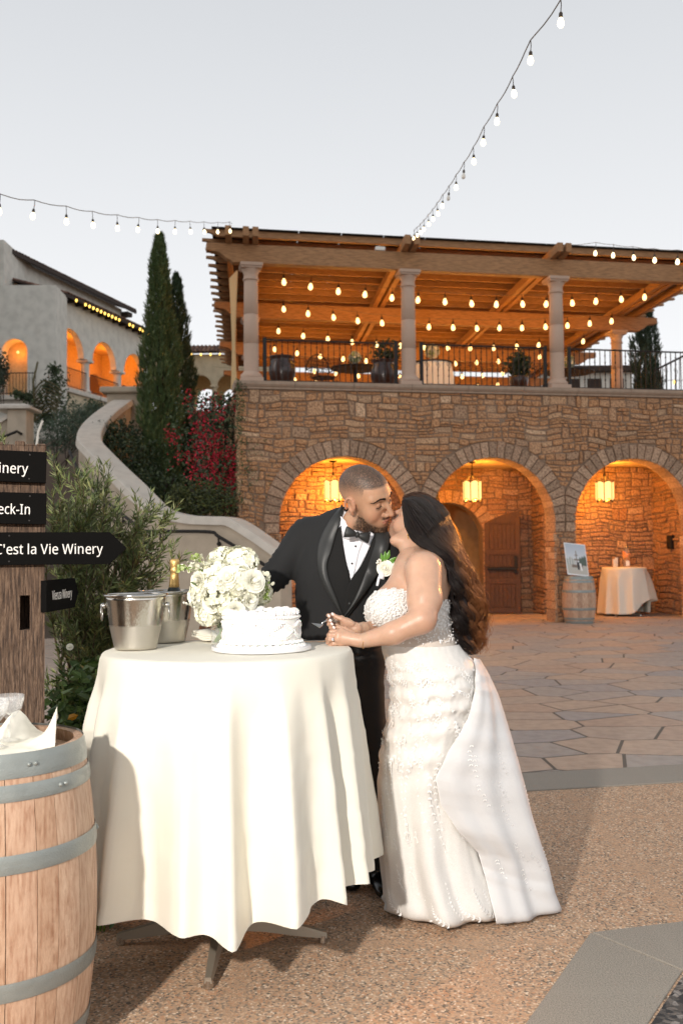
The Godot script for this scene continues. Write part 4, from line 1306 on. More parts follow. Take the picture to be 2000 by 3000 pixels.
# ---------------------------------------------------------------- trees and shrubs behind
func make_plants() -> void:
	cypress("tall slender green cypress left of the pergola, its tip touching the string lights", Vector3(-3.910, 2.346, -21.500), 6.2, 0.46, 6200, [Color(0.075, 0.125, 0.042), Color(0.11, 0.155, 0.055), Color(0.085, 0.13, 0.048), Color(0.135, 0.165, 0.06)])
	cypress("darker, shorter cypress close behind the right side of the tall one", Vector3(-3.886, 2.583, -23.500), 5.6, 0.47, 4600, [Color(0.035, 0.065, 0.028), Color(0.05, 0.08, 0.035)])
	cypress("cypress standing behind the terrace at the right edge of the pergola", Vector3(9.569, 6.110, -31.000), 3.4, 0.45, 2600, [Color(0.03, 0.055, 0.03), Color(0.045, 0.07, 0.04)])
	var cl := broad_leaf()
	# bougainvillea against the building corner
	var bo := thing("bougainvillea", "bougainvillea with red blossom climbing at the left corner of the stone building", "shrub", Vector3(-2.409, 2.257, -19.500))
	var lv := []
	var fl := []
	for k in 3400:
		var p := Vector3(rng.randfn(0, 0.42), rng.randf_range(0.0, 2.3), rng.randfn(0, 0.3))
		p.x = clampf(p.x, -1.0, 0.45) * (1.0 - 0.12 * absf(p.y - 1.2)) + 0.12 * maxf(0, p.y - 1.6)
		lv.append([p, 0.085])
	for k in 62:
		var y := rng.randf_range(0.45, 2.3)
		var o := Vector3(rng.randfn(-0.12, 0.3) + (0.25 if y > 1.9 else 0.0), y, 0.25 + rng.randf() * 0.2)
		if rng.randf() < 0.25: o = Vector3(rng.randf_range(0.0, 0.4), rng.randf_range(0.1, 1.2), 0.3)
		for q in 34: fl.append([o + Vector3(rng.randfn(0, 0.08), rng.randfn(0, 0.10), rng.randfn(0, 0.08)), 0.05])
	leaves(bo, "foliage", lv, cl, [Color(0.045, 0.075, 0.03), Color(0.06, 0.09, 0.035), Color(0.035, 0.06, 0.025)])
	leaves(bo, "red_blossom", fl, cl, [Color(0.55, 0.015, 0.04), Color(0.7, 0.03, 0.07), Color(0.42, 0.01, 0.03)])
	var st := MB.new()
	for k in 7: st.tube([Vector3(-0.4 + 0.13 * k, -0.6, 0), Vector3(-0.3 + 0.1 * k, 0.8, 0.05), Vector3(-0.5 + 0.18 * k, 2.2, 0.1)], 0.014, 5)
	part(bo, "stems", st, M.dark_wood)
	shrub("hedge_shrub", "dark green shrub filling the bed inside the curve of the stair wall", [[Vector3(-4.360, 3.300, -20.500), Vector3(0.8, 0.7, 0.6)], [Vector3(-4.794, 3.946, -21.500), Vector3(0.75, 0.45, 0.6)], [Vector3(-3.813, 2.672, -19.500), Vector3(0.75, 0.6, 0.5)]], cl, 4200, 0.075, [Color(0.022, 0.042, 0.016), Color(0.035, 0.055, 0.02), Color(0.05, 0.07, 0.025)])
	shrub("hedge_shrub", "yellowish green low shrub at the foot of the bougainvillea", [[Vector3(-2.424, 2.447, -18.600), Vector3(0.55, 0.4, 0.35)], [Vector3(-2.950, 2.402, -18.900), Vector3(0.5, 0.45, 0.4)]], cl, 2600, 0.06, [Color(0.06, 0.08, 0.02), Color(0.09, 0.1, 0.025), Color(0.035, 0.05, 0.02)])
	shrub("rosemary_shrub", "grey green bushy shrub behind the top of the curved wall", [[Vector3(-6.607, 4.785, -25.000), Vector3(0.75, 0.45, 0.6)], [Vector3(-6.379, 5.065, -26.000), Vector3(0.7, 0.4, 0.6)], [Vector3(-6.673, 4.325, -24.000), Vector3(0.8, 0.5, 0.6)]], slim_leaf(), 4200, 0.13, [Color(0.06, 0.095, 0.06), Color(0.08, 0.115, 0.075), Color(0.045, 0.075, 0.05)])
	shrub("low_shrub", "dark shrub under the porch of the hill house beside the tall cypress", [[Vector3(-5.555, 5.361, -27.000), Vector3(0.45, 0.7, 0.5)], [Vector3(-5.273, 4.471, -25.000), Vector3(0.6, 0.6, 0.5)]], cl, 2200, 0.08, [Color(0.025, 0.045, 0.02), Color(0.04, 0.06, 0.025)])
	# vine on the plaster block
	var vb: Vector3 = Vector3(-13.289, 7.971, -45.000)
	var vi := thing("wall_vine", "leafy vine climbing the corner of the grey plaster block", "vine", vb)
	lv = []
	for k in [[128, 1180, 0.7], [150, 1140, 0.6], [170, 1120, 0.5], [110, 1210, 0.7], [175, 1180, 0.8], [165, 1225, 0.7], [205, 1150, 0.35], [235, 1160, 0.3], [260, 1172, 0.3], [290, 1180, 0.3], [60, 1160, 0.25], [90, 1165, 0.3], [165, 1085, 0.3], [140, 1235, 0.5]]:
		var o := Vector3((k[0] - 140) * 45 / 2917.0, -(k[1] - 1200) * 45 / 2917.0, (0.2 if k[0] < 190 else -4.2))
		for q in 150: lv.append([o + Vector3(rng.randfn(0, k[2] * 0.45), rng.randfn(0, k[2] * 0.35), rng.randfn(0, 0.25)), 0.17])
	leaves(vi, "foliage", lv, cl, [Color(0.04, 0.065, 0.025), Color(0.055, 0.08, 0.03), Color(0.03, 0.05, 0.02)])
	var fr := MB.new()
	for k in 9:
		var y := -0.15 - 0.17 * k
		var a := [Vector3(-0.45, 0.9 + y, 0.5), Vector3(-0.05 + 0.03 * k, 1.35 + y, 0.6), Vector3(0.45, 1.2 + y, 0.6), Vector3(0.85 - 0.04 * k, 0.85 + y, 0.6)]
		fr.smooth(true).tube(spline(a, 5), 0.035, 4)
	fr.tube([Vector3(-0.4, -0.6, 0.5), Vector3(-0.5, 1.2, 0.5), Vector3(-0.3, 2.1, 0.5)], 0.05, 5)
	part(vi, "dry_fronds", fr, mat("dry_frond", Color(0.36, 0.33, 0.22), 0.8))
	shrub("low_shrub", "small dark shrub at the far left edge beside the plaster block", [[Vector3(-13.692, 8.794, -40.000), Vector3(0.35, 0.9, 0.4)]], cl, 500, 0.14, [Color(0.03, 0.05, 0.03), Color(0.05, 0.07, 0.045)])
	var sk := MB.new()
	sk.tube([Vector3(-2.756, 2.468, -9.000), Vector3(-2.741, 2.593, -9.000), Vector3(-2.701, 2.695, -9.000)], 0.011, 6)
	solo("garden_stake", sk, M.plaster_grey, "pale garden stake standing behind the sign post", "stake")

func cypress(label: String, base: Vector3, h: float, r: float, count: int, tints: Array) -> void:
	var t := thing("cypress_tree", label, "tree", base, 0.0, "cypresses")
	part(t, "trunk", MB.new().smooth(true).tube([Vector3(0, -1.2, 0), Vector3(0, h * 0.5, 0), Vector3(0.03, h * 0.93, 0)], [0.11, 0.07, 0.015], 8), M.dark_wood)
	var lv := []
	var dirs := []
	var lumps := noise(FastNoiseLite.TYPE_SIMPLEX_SMOOTH, 1.1, 3, int(h * 10))
	for i in count:
		var f := pow(rng.randf(), 1.15)
		var prof := r * (1.05 - 0.25 * f) * pow(1.0 - pow(f, 3.2), 0.8) + 0.02
		var a := rng.randf() * TAU
		var lump := 0.84 + 0.8 * lumps.get_noise_3d(cos(a) * 1.2, f * h * 0.8, sin(a) * 1.2)
		var rr := prof * lump * sqrt(rng.randf_range(0.45, 1.0))
		lv.append([Vector3(cos(a) * rr, f * h * 0.97, sin(a) * rr), 0.24 - 0.08 * f])
		dirs.append(Vector3(cos(a) * 0.30, 1.0, sin(a) * 0.30))
	leaves(t, "crown", lv, sprig_mesh(), tints, dirs, 0.7, 0.16)

func shrub(called: String, label: String, blobs: Array, leaf: ArrayMesh, count: int, size: float, tints: Array) -> Node3D:
	var base: Vector3 = blobs[0][0]
	var t := thing(called, label, "shrub", base)
	var lv := []
	var st := MB.new()
	for b in blobs:
		var o: Vector3 = b[0] - base
		for i in count / blobs.size():
			var d := Vector3(rng.randfn(), rng.randfn(), rng.randfn()).normalized() * pow(rng.randf(), 0.4)
			lv.append([o + d * b[1] * rng.randf_range(0.75, 1.1), size])
		for i in 6: st.tube([o + Vector3(rng.randf_range(-0.2, 0.2), -b[1].y * 1.5, 0), o + Vector3(rng.randf_range(-0.8, 0.8) * b[1].x, rng.randf_range(0, 0.7) * b[1].y, 0)], 0.012, 4)
	leaves(t, "foliage", lv, leaf, tints)
	part(t, "stems", st, M.dark_wood)
	return t

# ---------------------------------------------------------------- strings across the yard
func make_festoons() -> void:
	var uv := [Vector3(1.534, 5.258, -6.700), Vector3(1.469, 5.362, -7.440), Vector3(1.465, 5.445, -8.180), Vector3(1.448, 5.541, -8.920), Vector3(1.433, 5.648, -9.660), Vector3(1.431, 5.754, -10.400), Vector3(1.422, 5.877, -11.140), Vector3(1.420, 6.017, -11.880), Vector3(1.412, 6.146, -12.600), Vector3(1.416, 6.323, -13.400), Vector3(1.410, 6.457, -14.100), Vector3(1.412, 6.610, -14.800), Vector3(1.417, 6.799, -15.600), Vector3(1.406, 6.946, -16.300), Vector3(1.407, 7.115, -17.000), Vector3(1.403, 7.285, -17.700), Vector3(1.400, 7.456, -18.400)]
	string_of(uv, [Vector3(1.584, 5.139, -5.600), bp(1.42, 7.5, -0.5)], "string of bright bulbs rising from the pergola to the top right over the yard", 0.075, 0.0, [6, 8], 0.72)
	uv = [Vector3(-3.272, 4.965, -9.500), Vector3(-3.189, 5.189, -10.300), Vector3(-3.071, 5.402, -11.100), Vector3(-2.974, 5.617, -11.900), Vector3(-2.857, 5.846, -12.700), Vector3(-2.746, 6.080, -13.500), Vector3(-2.631, 6.318, -14.300), Vector3(-2.511, 6.570, -15.100), Vector3(-2.401, 6.825, -15.900), Vector3(-2.285, 7.079, -16.700), Vector3(-2.151, 7.338, -17.500), Vector3(-2.016, 7.576, -18.200)]
	string_of(uv, [Vector3(-3.479, 4.616, -8.000), bp(-2.12, 7.55, -0.55)], "string of bulbs running left from the pergola corner across the sky", 0.085, 0.0, [], 0.78)
	uv = [Vector3(4.758, 7.162, -18.300), Vector3(4.948, 6.967, -17.800), Vector3(5.156, 6.774, -17.300), Vector3(5.367, 6.583, -16.800), Vector3(5.591, 6.405, -16.300), Vector3(5.840, 6.229, -15.800)]
	string_of(uv, [bp(4.6, 7.5, -0.5), Vector3(6.272, 5.962, -15.000)], "short string of bulbs in front of the pergola roof at the right edge", 0.09, 0.0, [], 1.0)

# ---------------------------------------------------------------- table, cloth and what stands on it
func cloth(top: Vector3, r: float, hem: Callable, peaks: Array, flare: float, amp: float) -> MB:
	# a round cloth: flat disc, soft edge, then folds hanging from it
	var m := MB.new().smooth(true)
	var segs := 300
	var rings := []
	var f := noise(FastNoiseLite.TYPE_SIMPLEX_SMOOTH, 0.8, 2, 77)
	for j in 10:
		var rr := r * j / 9.0
		var ring := PackedVector3Array()
		for k in segs:
			var a := TAU * k / segs
			ring.append(top + Vector3(cos(a) * rr, 0.0015 * f.get_noise_2d(cos(a) * rr * 12, sin(a) * rr * 12), sin(a) * rr))
		rings.append(ring)
	for j in 34:
		var t := (j + 1) / 34.0
		var ring := PackedVector3Array()
		for k in segs:
			var a := TAU * k / segs
			var fold := -0.42
			for p in peaks:
				var d := wrapf(a - deg_to_rad(p[0]), -PI, PI) / deg_to_rad(p[1])
				d += 0.25 * t * p[3]
				fold += p[2] * exp(-pow(absf(d), 1.5) * (1.0 if d * p[3] > 0 else 2.4))
			var grow := pow(t, 0.75)
			var rr := r + 0.012 * minf(1.0, t * 12.0) + flare * t + amp * fold * grow * smoothstep(0.0, 0.25, t)
			rr += 0.006 * f.get_noise_2d(a * 9.0, t * 3.0) * t + 0.0035 * f.get_noise_2d(a * 4.0 + 30.0, t * 14.0) * smoothstep(0.0, 0.2, t)
			if j > 31: rr += 0.0018
			var y: float = lerpf(0.0, hem.call(a) - top.y, t)
			if j < 2: y = -0.006 - 0.016 * j
			ring.append(top + Vector3(cos(a) * rr, y, sin(a) * rr))
		rings.append(ring)
	# turned so that the outside faces outwards
	for i in rings.size() - 1:
		for k in segs:
			var l := (k + 1) % segs
			m.quad(rings[i][k], rings[i][l], rings[i + 1][l], rings[i + 1][k])
	return m

func cocktail_base(t: Node3D, h: float, turn: float) -> void:
	part(t, "tabletop", MB.new().lathe([Vector2(0.45, h - 0.035), Vector2(0.455, h - 0.02), Vector2(0.45, h - 0.006)], 40), M.dark_wood)
	part(t, "pole", MB.new().smooth(true).lathe([Vector2(0.04, 0.12), Vector2(0.036, 0.2), Vector2(0.036, h - 0.05)], 16), M.steel_grey)
	for k in 4:
		var a := turn + TAU * k / 4
		var d := Vector3(cos(a), 0, sin(a))
		var s := Vector3(-d.z, 0, d.x)
		var rings := []
		for q in [[0.02, 0.135, 0.026, 0.075], [0.16, 0.112, 0.022, 0.06], [0.31, 0.068, 0.017, 0.038], [0.40, 0.042, 0.014, 0.02]]:
			var c := d * float(q[0])
			rings.append(PackedVector3Array([c + s * q[2] + Vector3(0, q[1] - q[3], 0), c - s * q[2] + Vector3(0, q[1] - q[3], 0), c - s * q[2] * 0.75 + Vector3(0, q[1], 0), c + s * q[2] * 0.75 + Vector3(0, q[1], 0)]))
		var mb := MB.new().skin(rings)
		mb.fan(rings[3], false); mb.fan(rings[0], true)
		var leg := part(t, "foot", mb, M.steel_grey)
		part(leg, "glide", MB.new().lathe([Vector2(0.016, 0.0), Vector2(0.018, 0.004), Vector2(0.016, 0.03)], 14, Transform3D(Basis(), d * 0.386)), M.chrome)

func make_table() -> void:
	mat("steel_grey", Color(0.62, 0.58, 0.52), 0.45, {"metal": 0.6, "bump": "fine_n", "depth": 0.2, "scale": 4.0})
	mat("chrome", Color(0.78, 0.77, 0.75), 0.16, {"metal": 1.0})
	mat("linen", Color(0.905, 0.89, 0.835), 0.75, {"bump": "weave_n", "depth": 0.25, "scale": 14.0, "rim": 0.15, "back": Color(0.24, 0.22, 0.16)})
	var c := Vector3(-0.44, 0, -3.85)
	var t := thing("cocktail_table", "tall round cocktail table on a steel cross base under the long white cloth", "table", c + Vector3(-0.03, 0, -0.01))
	cocktail_base(t, 1.118, 0.0)
	var hem := func(a: float) -> float:
		var d := rad_to_deg(a)
		return 0.275 - 0.04 * exp(-pow((d - 82) / 7.0, 2)) + 0.05 * exp(-pow((d - 35) / 22.0, 2)) - 0.05 * smoothstep(120, 160, d) * (1.0 - smoothstep(200, 230, d)) - 0.04 * exp(-pow((d - 40) / 5.0, 2))
	var peaks := [[3, 8, 0.45, 1], [27, 9, 0.75, -1], [43, 6, 0.7, 1], [62, 11, 1.15, -1], [84, 7, 1.1, 1], [100, 13, 1.0, 1], [128, 12, 1.0, 1], [146, 8, 0.8, -1], [166, 9, 1.0, 1], [190, 10, 1.0, 1], [215, 12, 1.0, -1], [242, 11, 1.0, 1], [268, 12, 1.0, 1], [295, 12, 1.0, -1], [322, 11, 1.0, 1], [343, 8, 0.9, 1]]
	solo("tablecloth", cloth(c + Vector3(0, 1.121, 0), 0.468, hem, peaks, 0.065, 0.17), M.linen, "long white cloth hanging in deep folds over the cake table", "tablecloth")
	make_cake()
	make_buckets()
	make_bouquet()
	# folded napkin and cake knife
	var nk := MB.new().smooth(true)
	for l in 3:
		var y := 1.126 + 0.009 * l
		var w := 0.13 - 0.004 * l
		var rings := []
		for i in 9:
			var x := -w / 2 + w * i / 8.0
			var bend := 0.018 * pow(1.0 - i / 8.0, 2) + 0.003 * sin(i * 1.3)
			rings.append(PackedVector3Array([Vector3(x, y + bend, 0.055), Vector3(x, y + 0.008 + bend, 0.058), Vector3(x, y + 0.008 + bend, -0.05), Vector3(x, y + bend, -0.055)]))
		for q in rings:
			for j in q.size(): q[j] = Vector3(-0.543, 1.160, -4.170) * Vector3(1, 0, 1) + Basis(Vector3.UP, -0.5) * q[j]
		nk.skin(rings); nk.fan(rings[0], true); nk.fan(rings[8], false)
	solo("napkin", nk, M.linen, "folded white napkin lying behind the flower vase", "napkin")
	var kn := thing("cake_knife", "silver serrated cake knife lying on the cloth right of the cake", "knife", Vector3(-0.135, 1.1255, -4.11), 0.10)
	var bl := PackedVector2Array([Vector2(-0.07, 0.0), Vector2(-0.05, -0.012), Vector2(0.10, -0.014)])
	for i in 12: bl.append(Vector2(0.10 - 0.0125 * i, 0.012 + (0.004 if i % 2 else 0.0)))
	part(kn, "blade", MB.new().prism(bl, 0.0, 0.003, Transform3D(Basis(Vector3.RIGHT, -PI / 2), Vector3.ZERO)), M.chrome)
	part(kn, "handle", MB.new().smooth(true).tube([Vector3(0.09, 0.005, 0), Vector3(0.12, 0.007, 0), Vector3(0.16, 0.006, 0)], [0.006, 0.009, 0.007], 8), M.chrome)

func make_cake() -> void:
	mat("icing", Color(0.95, 0.94, 0.925), 0.5, {"sss": 0.1, "bump": "wave_n", "depth": 0.15, "scale": 3.0})
	mat("cake_board", Color(0.9, 0.9, 0.9), 0.3, {"bump": "fine_n", "depth": 0.3, "scale": 6})
	var t := thing("wedding_cake", "round white one tier cake with piped swags and shell borders", "cake", Vector3(-0.308, 1.124, -3.80))
	part(t, "cake_board", MB.new().lathe([Vector2(0.186, 0.0), Vector2(0.189, 0.003), Vector2(0.189, 0.013), Vector2(0.186, 0.016)], 60), M.cake_board)
	part(t, "tier", MB.new().smooth(true).lathe([Vector2(0.143, 0.016), Vector2(0.144, 0.03), Vector2(0.143, 0.12), Vector2(0.141, 0.134), Vector2(0.134, 0.139), Vector2(0.0, 0.14)], 64, Transform3D(), true, false), M.icing)
	var puff := func(m: MB, at: Vector3, r: float, lean: Vector3) -> void:
		# a piped rosette: ribbed dome
		var rings := []
		for i in 7:
			var f := i / 6.0
			var ring := PackedVector3Array()
			for k in 16:
				var a := -TAU * k / 16 - f * 0.8
				var rr := r * cos(f * PI / 2 * 0.96) * (1.0 + 0.13 * (1 if k % 2 else -1) * (1.0 - f * 0.6))
				ring.append(at + Vector3(cos(a) * rr, sin(f * PI / 2) * r * 0.95, sin(a) * rr) + lean * f)
			rings.append(ring)
		for i in 6:
			for k in 16:
				var l := (k + 1) % 16
				m.quad(rings[i][k], rings[i][l], rings[i + 1][l], rings[i + 1][k])
	var top := MB.new()
	for k in 22:
		var a := TAU * k / 22
		puff.call(top, Vector3(cos(a) * 0.124, 0.136, sin(a) * 0.124), 0.0205 + 0.003 * sin(k * 2.1), Vector3(cos(a + 1.2), 0, sin(a + 1.2)) * 0.008)
	part(t, "top_border", top, M.icing)
	var lowb := MB.new()
	for k in 34:
		var a := TAU * k / 34
		puff.call(lowb, Vector3(cos(a) * 0.153, 0.016, sin(a) * 0.153), 0.0155, Vector3(cos(a), 0.2, sin(a)) * -0.006)
		puff.call(lowb, Vector3(cos(a + 0.09) * 0.148, 0.03, sin(a + 0.09) * 0.148), 0.011, Vector3.ZERO)
	part(t, "bottom_border", lowb, M.icing)
	var bead := MB.new().smooth(true)
	for k in 84:
		var a := TAU * k / 84
		bead.ball(Vector3(cos(a) * 0.1455, 0.124, sin(a) * 0.1455), Vector3(0.0045, 0.005, 0.0045), 5, 8)
	part(t, "bead_border", bead, M.icing)
	for k in 9:
		var a0 := TAU * k / 9 + 0.2
		for row in 2:
			var mb := MB.new().smooth(true)
			var run := []
			var rad := []
			for i in 13:
				var f := i / 12.0
				var a := a0 + TAU / 9 * f + row * TAU / 18
				run.append(Vector3(cos(a) * 0.1465, 0.113 - row * 0.034 - 0.024 * sin(PI * f), sin(a) * 0.1465))
				rad.append(0.0032 + 0.003 * sin(PI * f) + (0.0012 if i % 2 else 0.0))
			mb.tube(run, rad, 7)
			for i in range(1, 12): mb.ball(run[i] + Vector3(0, -0.009, 0), Vector3(0.0042, 0.0055, 0.0042), 5, 7)
			part(t, "swag", mb, M.icing)
		var ro := MB.new()
		puff.call(ro, Vector3(cos(a0) * 0.142, 0.104, sin(a0) * 0.142), 0.011, Vector3(cos(a0), -0.6, sin(a0)) * 0.006)
		part(t, "rosette", ro, M.icing)

func make_buckets() -> void:
	mat("brushed_steel", Color(0.80, 0.78, 0.74), 0.26, {"metal": 1.0, "rtex": "sheen", "bump": "fine_n", "depth": 0.08, "scale": Vector3(6, 0.6, 6)})
	mat("frosted_steel", Color(0.80, 0.78, 0.74), 0.4, {"metal": 1.0, "bump": "fine_n", "depth": 0.5, "scale": 9.0})
	mat("gold_foil", Color(0.88, 0.73, 0.47), 0.36, {"metal": 0.8, "bump": "fine_n", "depth": 0.5, "scale": 8.0})
	mat("bottle_glass", Color(0.05, 0.09, 0.04), 0.1, {"spec": 0.6})
	for k in 2:
		var t := thing("ice_bucket", ["front steel ice bucket with a frosted lower half at the left edge of the table", "rear steel ice bucket holding the gold topped bottle"][k], "bucket", [Vector3(-0.80, 1.123, -3.87), Vector3(-0.735, 1.123, -4.16)][k], [0.12, 1.5][k], "steel ice buckets on the cake table")
		part(t, "body", MB.new().smooth(true).lathe([Vector2(0.1, 0.092), Vector2(0.113, 0.19), Vector2(0.1155, 0.207), Vector2(0.112, 0.207), Vector2(0.108, 0.19), Vector2(0.08, 0.02), Vector2(0.0, 0.02)], 48, Transform3D(), false, false), M.brushed_steel)
		part(t, "frosted_half", MB.new().smooth(true).lathe([Vector2(0.07, 0.0), Vector2(0.079, 0.002), Vector2(0.0815, 0.006), Vector2(0.0825, 0.012), Vector2(0.1005, 0.095)], 48, Transform3D(), true, false), M.frosted_steel)
		var rim := []
		for i in 49: rim.append(Vector3(cos(TAU * i / 48) * 0.119, 0.209, sin(TAU * i / 48) * 0.119))
		part(t, "rim", MB.new().smooth(true).tube(rim, 0.005, 8, false), M.chrome)
		for s in [-1, 1]:
			var h := part(t, "knob", MB.new().smooth(true).ball(Vector3(s * 0.121, 0.168, 0), Vector3(0.014, 0.012, 0.012)), M.chrome)
			var ring := []
			for i in 25: ring.append(Vector3(s * 0.128, 0.14 + 0.028 * cos(TAU * i / 24), 0.026 * sin(TAU * i / 24)))
			part(h, "ring_handle", MB.new().smooth(true).tube(ring, 0.0032, 6, false), M.chrome)
	var b := thing("sparkling_wine_bottle", "bottle with a gold foil neck standing in the rear ice bucket", "bottle", Vector3(-0.700, 1.15, -4.14))
	b.rotation.z = -0.02
	part(b, "glass", MB.new().smooth(true).lathe([Vector2(0.038, 0), Vector2(0.042, 0.01), Vector2(0.042, 0.13), Vector2(0.036, 0.165), Vector2(0.022, 0.2)], 24), M.bottle_glass)
	part(b, "foil", MB.new().smooth(true).lathe([Vector2(0.0235, 0.185), Vector2(0.0205, 0.215), Vector2(0.0175, 0.25), Vector2(0.0168, 0.262), Vector2(0.0185, 0.264), Vector2(0.0185, 0.275), Vector2(0.0165, 0.278), Vector2(0.019, 0.286), Vector2(0.0205, 0.3), Vector2(0.0195, 0.313), Vector2(0.012, 0.318)], 24), M.gold_foil)

func petal() -> ArrayMesh:
	var m := MB.new().smooth(true)
	var c := Vector3(0, 0.45, 0.10)
	var rim := [Vector3(0, 0, 0), Vector3(0.36, 0.3, -0.02), Vector3(0.46, 0.68, -0.06), Vector3(0.2, 1.0, -0.1), Vector3(-0.2, 0.98, -0.08), Vector3(-0.46, 0.66, -0.06), Vector3(-0.36, 0.3, -0.02)]
	for i in 7: m.tri(c, rim[i], rim[(i + 1) % 7])
	return m.done()

func floret() -> ArrayMesh:   # four round petals
	var m := MB.new().smooth(true)
	for k in 4:
		var b := Basis(Vector3.UP, TAU * k / 4)
		var q := [Vector3(0, 0, 0.02), Vector3(0.3, 0.05, 0.2), Vector3(0.36, 0.12, 0.55), Vector3(0.12, 0.1, 0.75), Vector3(-0.12, 0.1, 0.75), Vector3(-0.36, 0.12, 0.55), Vector3(-0.3, 0.05, 0.2)]
		var c := Vector3(0, -0.02, 0.42)
		for i in 7: m.tri(b * c, b * q[(i + 1) % 7], b * q[i])
	return m.done()

func rose(t: Node3D, called: String, at: Vector3, r: float, face: Vector3, m: Material) -> void:
	var mb := MB.new().smooth(true)
	var fr := Basis.looking_at(-face, Vector3(0.1, 1, 0.05))
	for ring in 5:
		var cnt: int = [3, 4, 5, 6, 7][ring]
		for k in cnt:
			var a := TAU * k / cnt + ring * 0.7
			var open := 0.12 + 0.22 * ring
			var rows := []
			for i in 5:
				var f := i / 4.0
				var row := PackedVector3Array()
				for j in 7:
					var g := (j / 6.0 - 0.5) * 2.0
					var aa := a + g * (1.25 * TAU / cnt / 2.0) * (0.6 + 0.4 * f)
					var rr := r * (0.12 + 0.17 * ring * (0.5 + 0.5 * f) + open * 0.28 * f * f)
					var h := r * (0.95 - 0.16 * ring) * f - r * 0.35 - r * 0.10 * g * g * f
					if i == 4: rr += r * 0.05 * (1 + ring * 0.4)
					row.append(at + fr * Vector3(cos(aa) * rr, sin(aa) * rr, h))
				rows.append(row)
			mb.skin(rows, false)
	mb.ball(at + fr * Vector3(0, 0, r * 0.18), Vector3(r * 0.30, r * 0.30, r * 0.42), 8, 12, fr)
	part(t, called, mb, m)

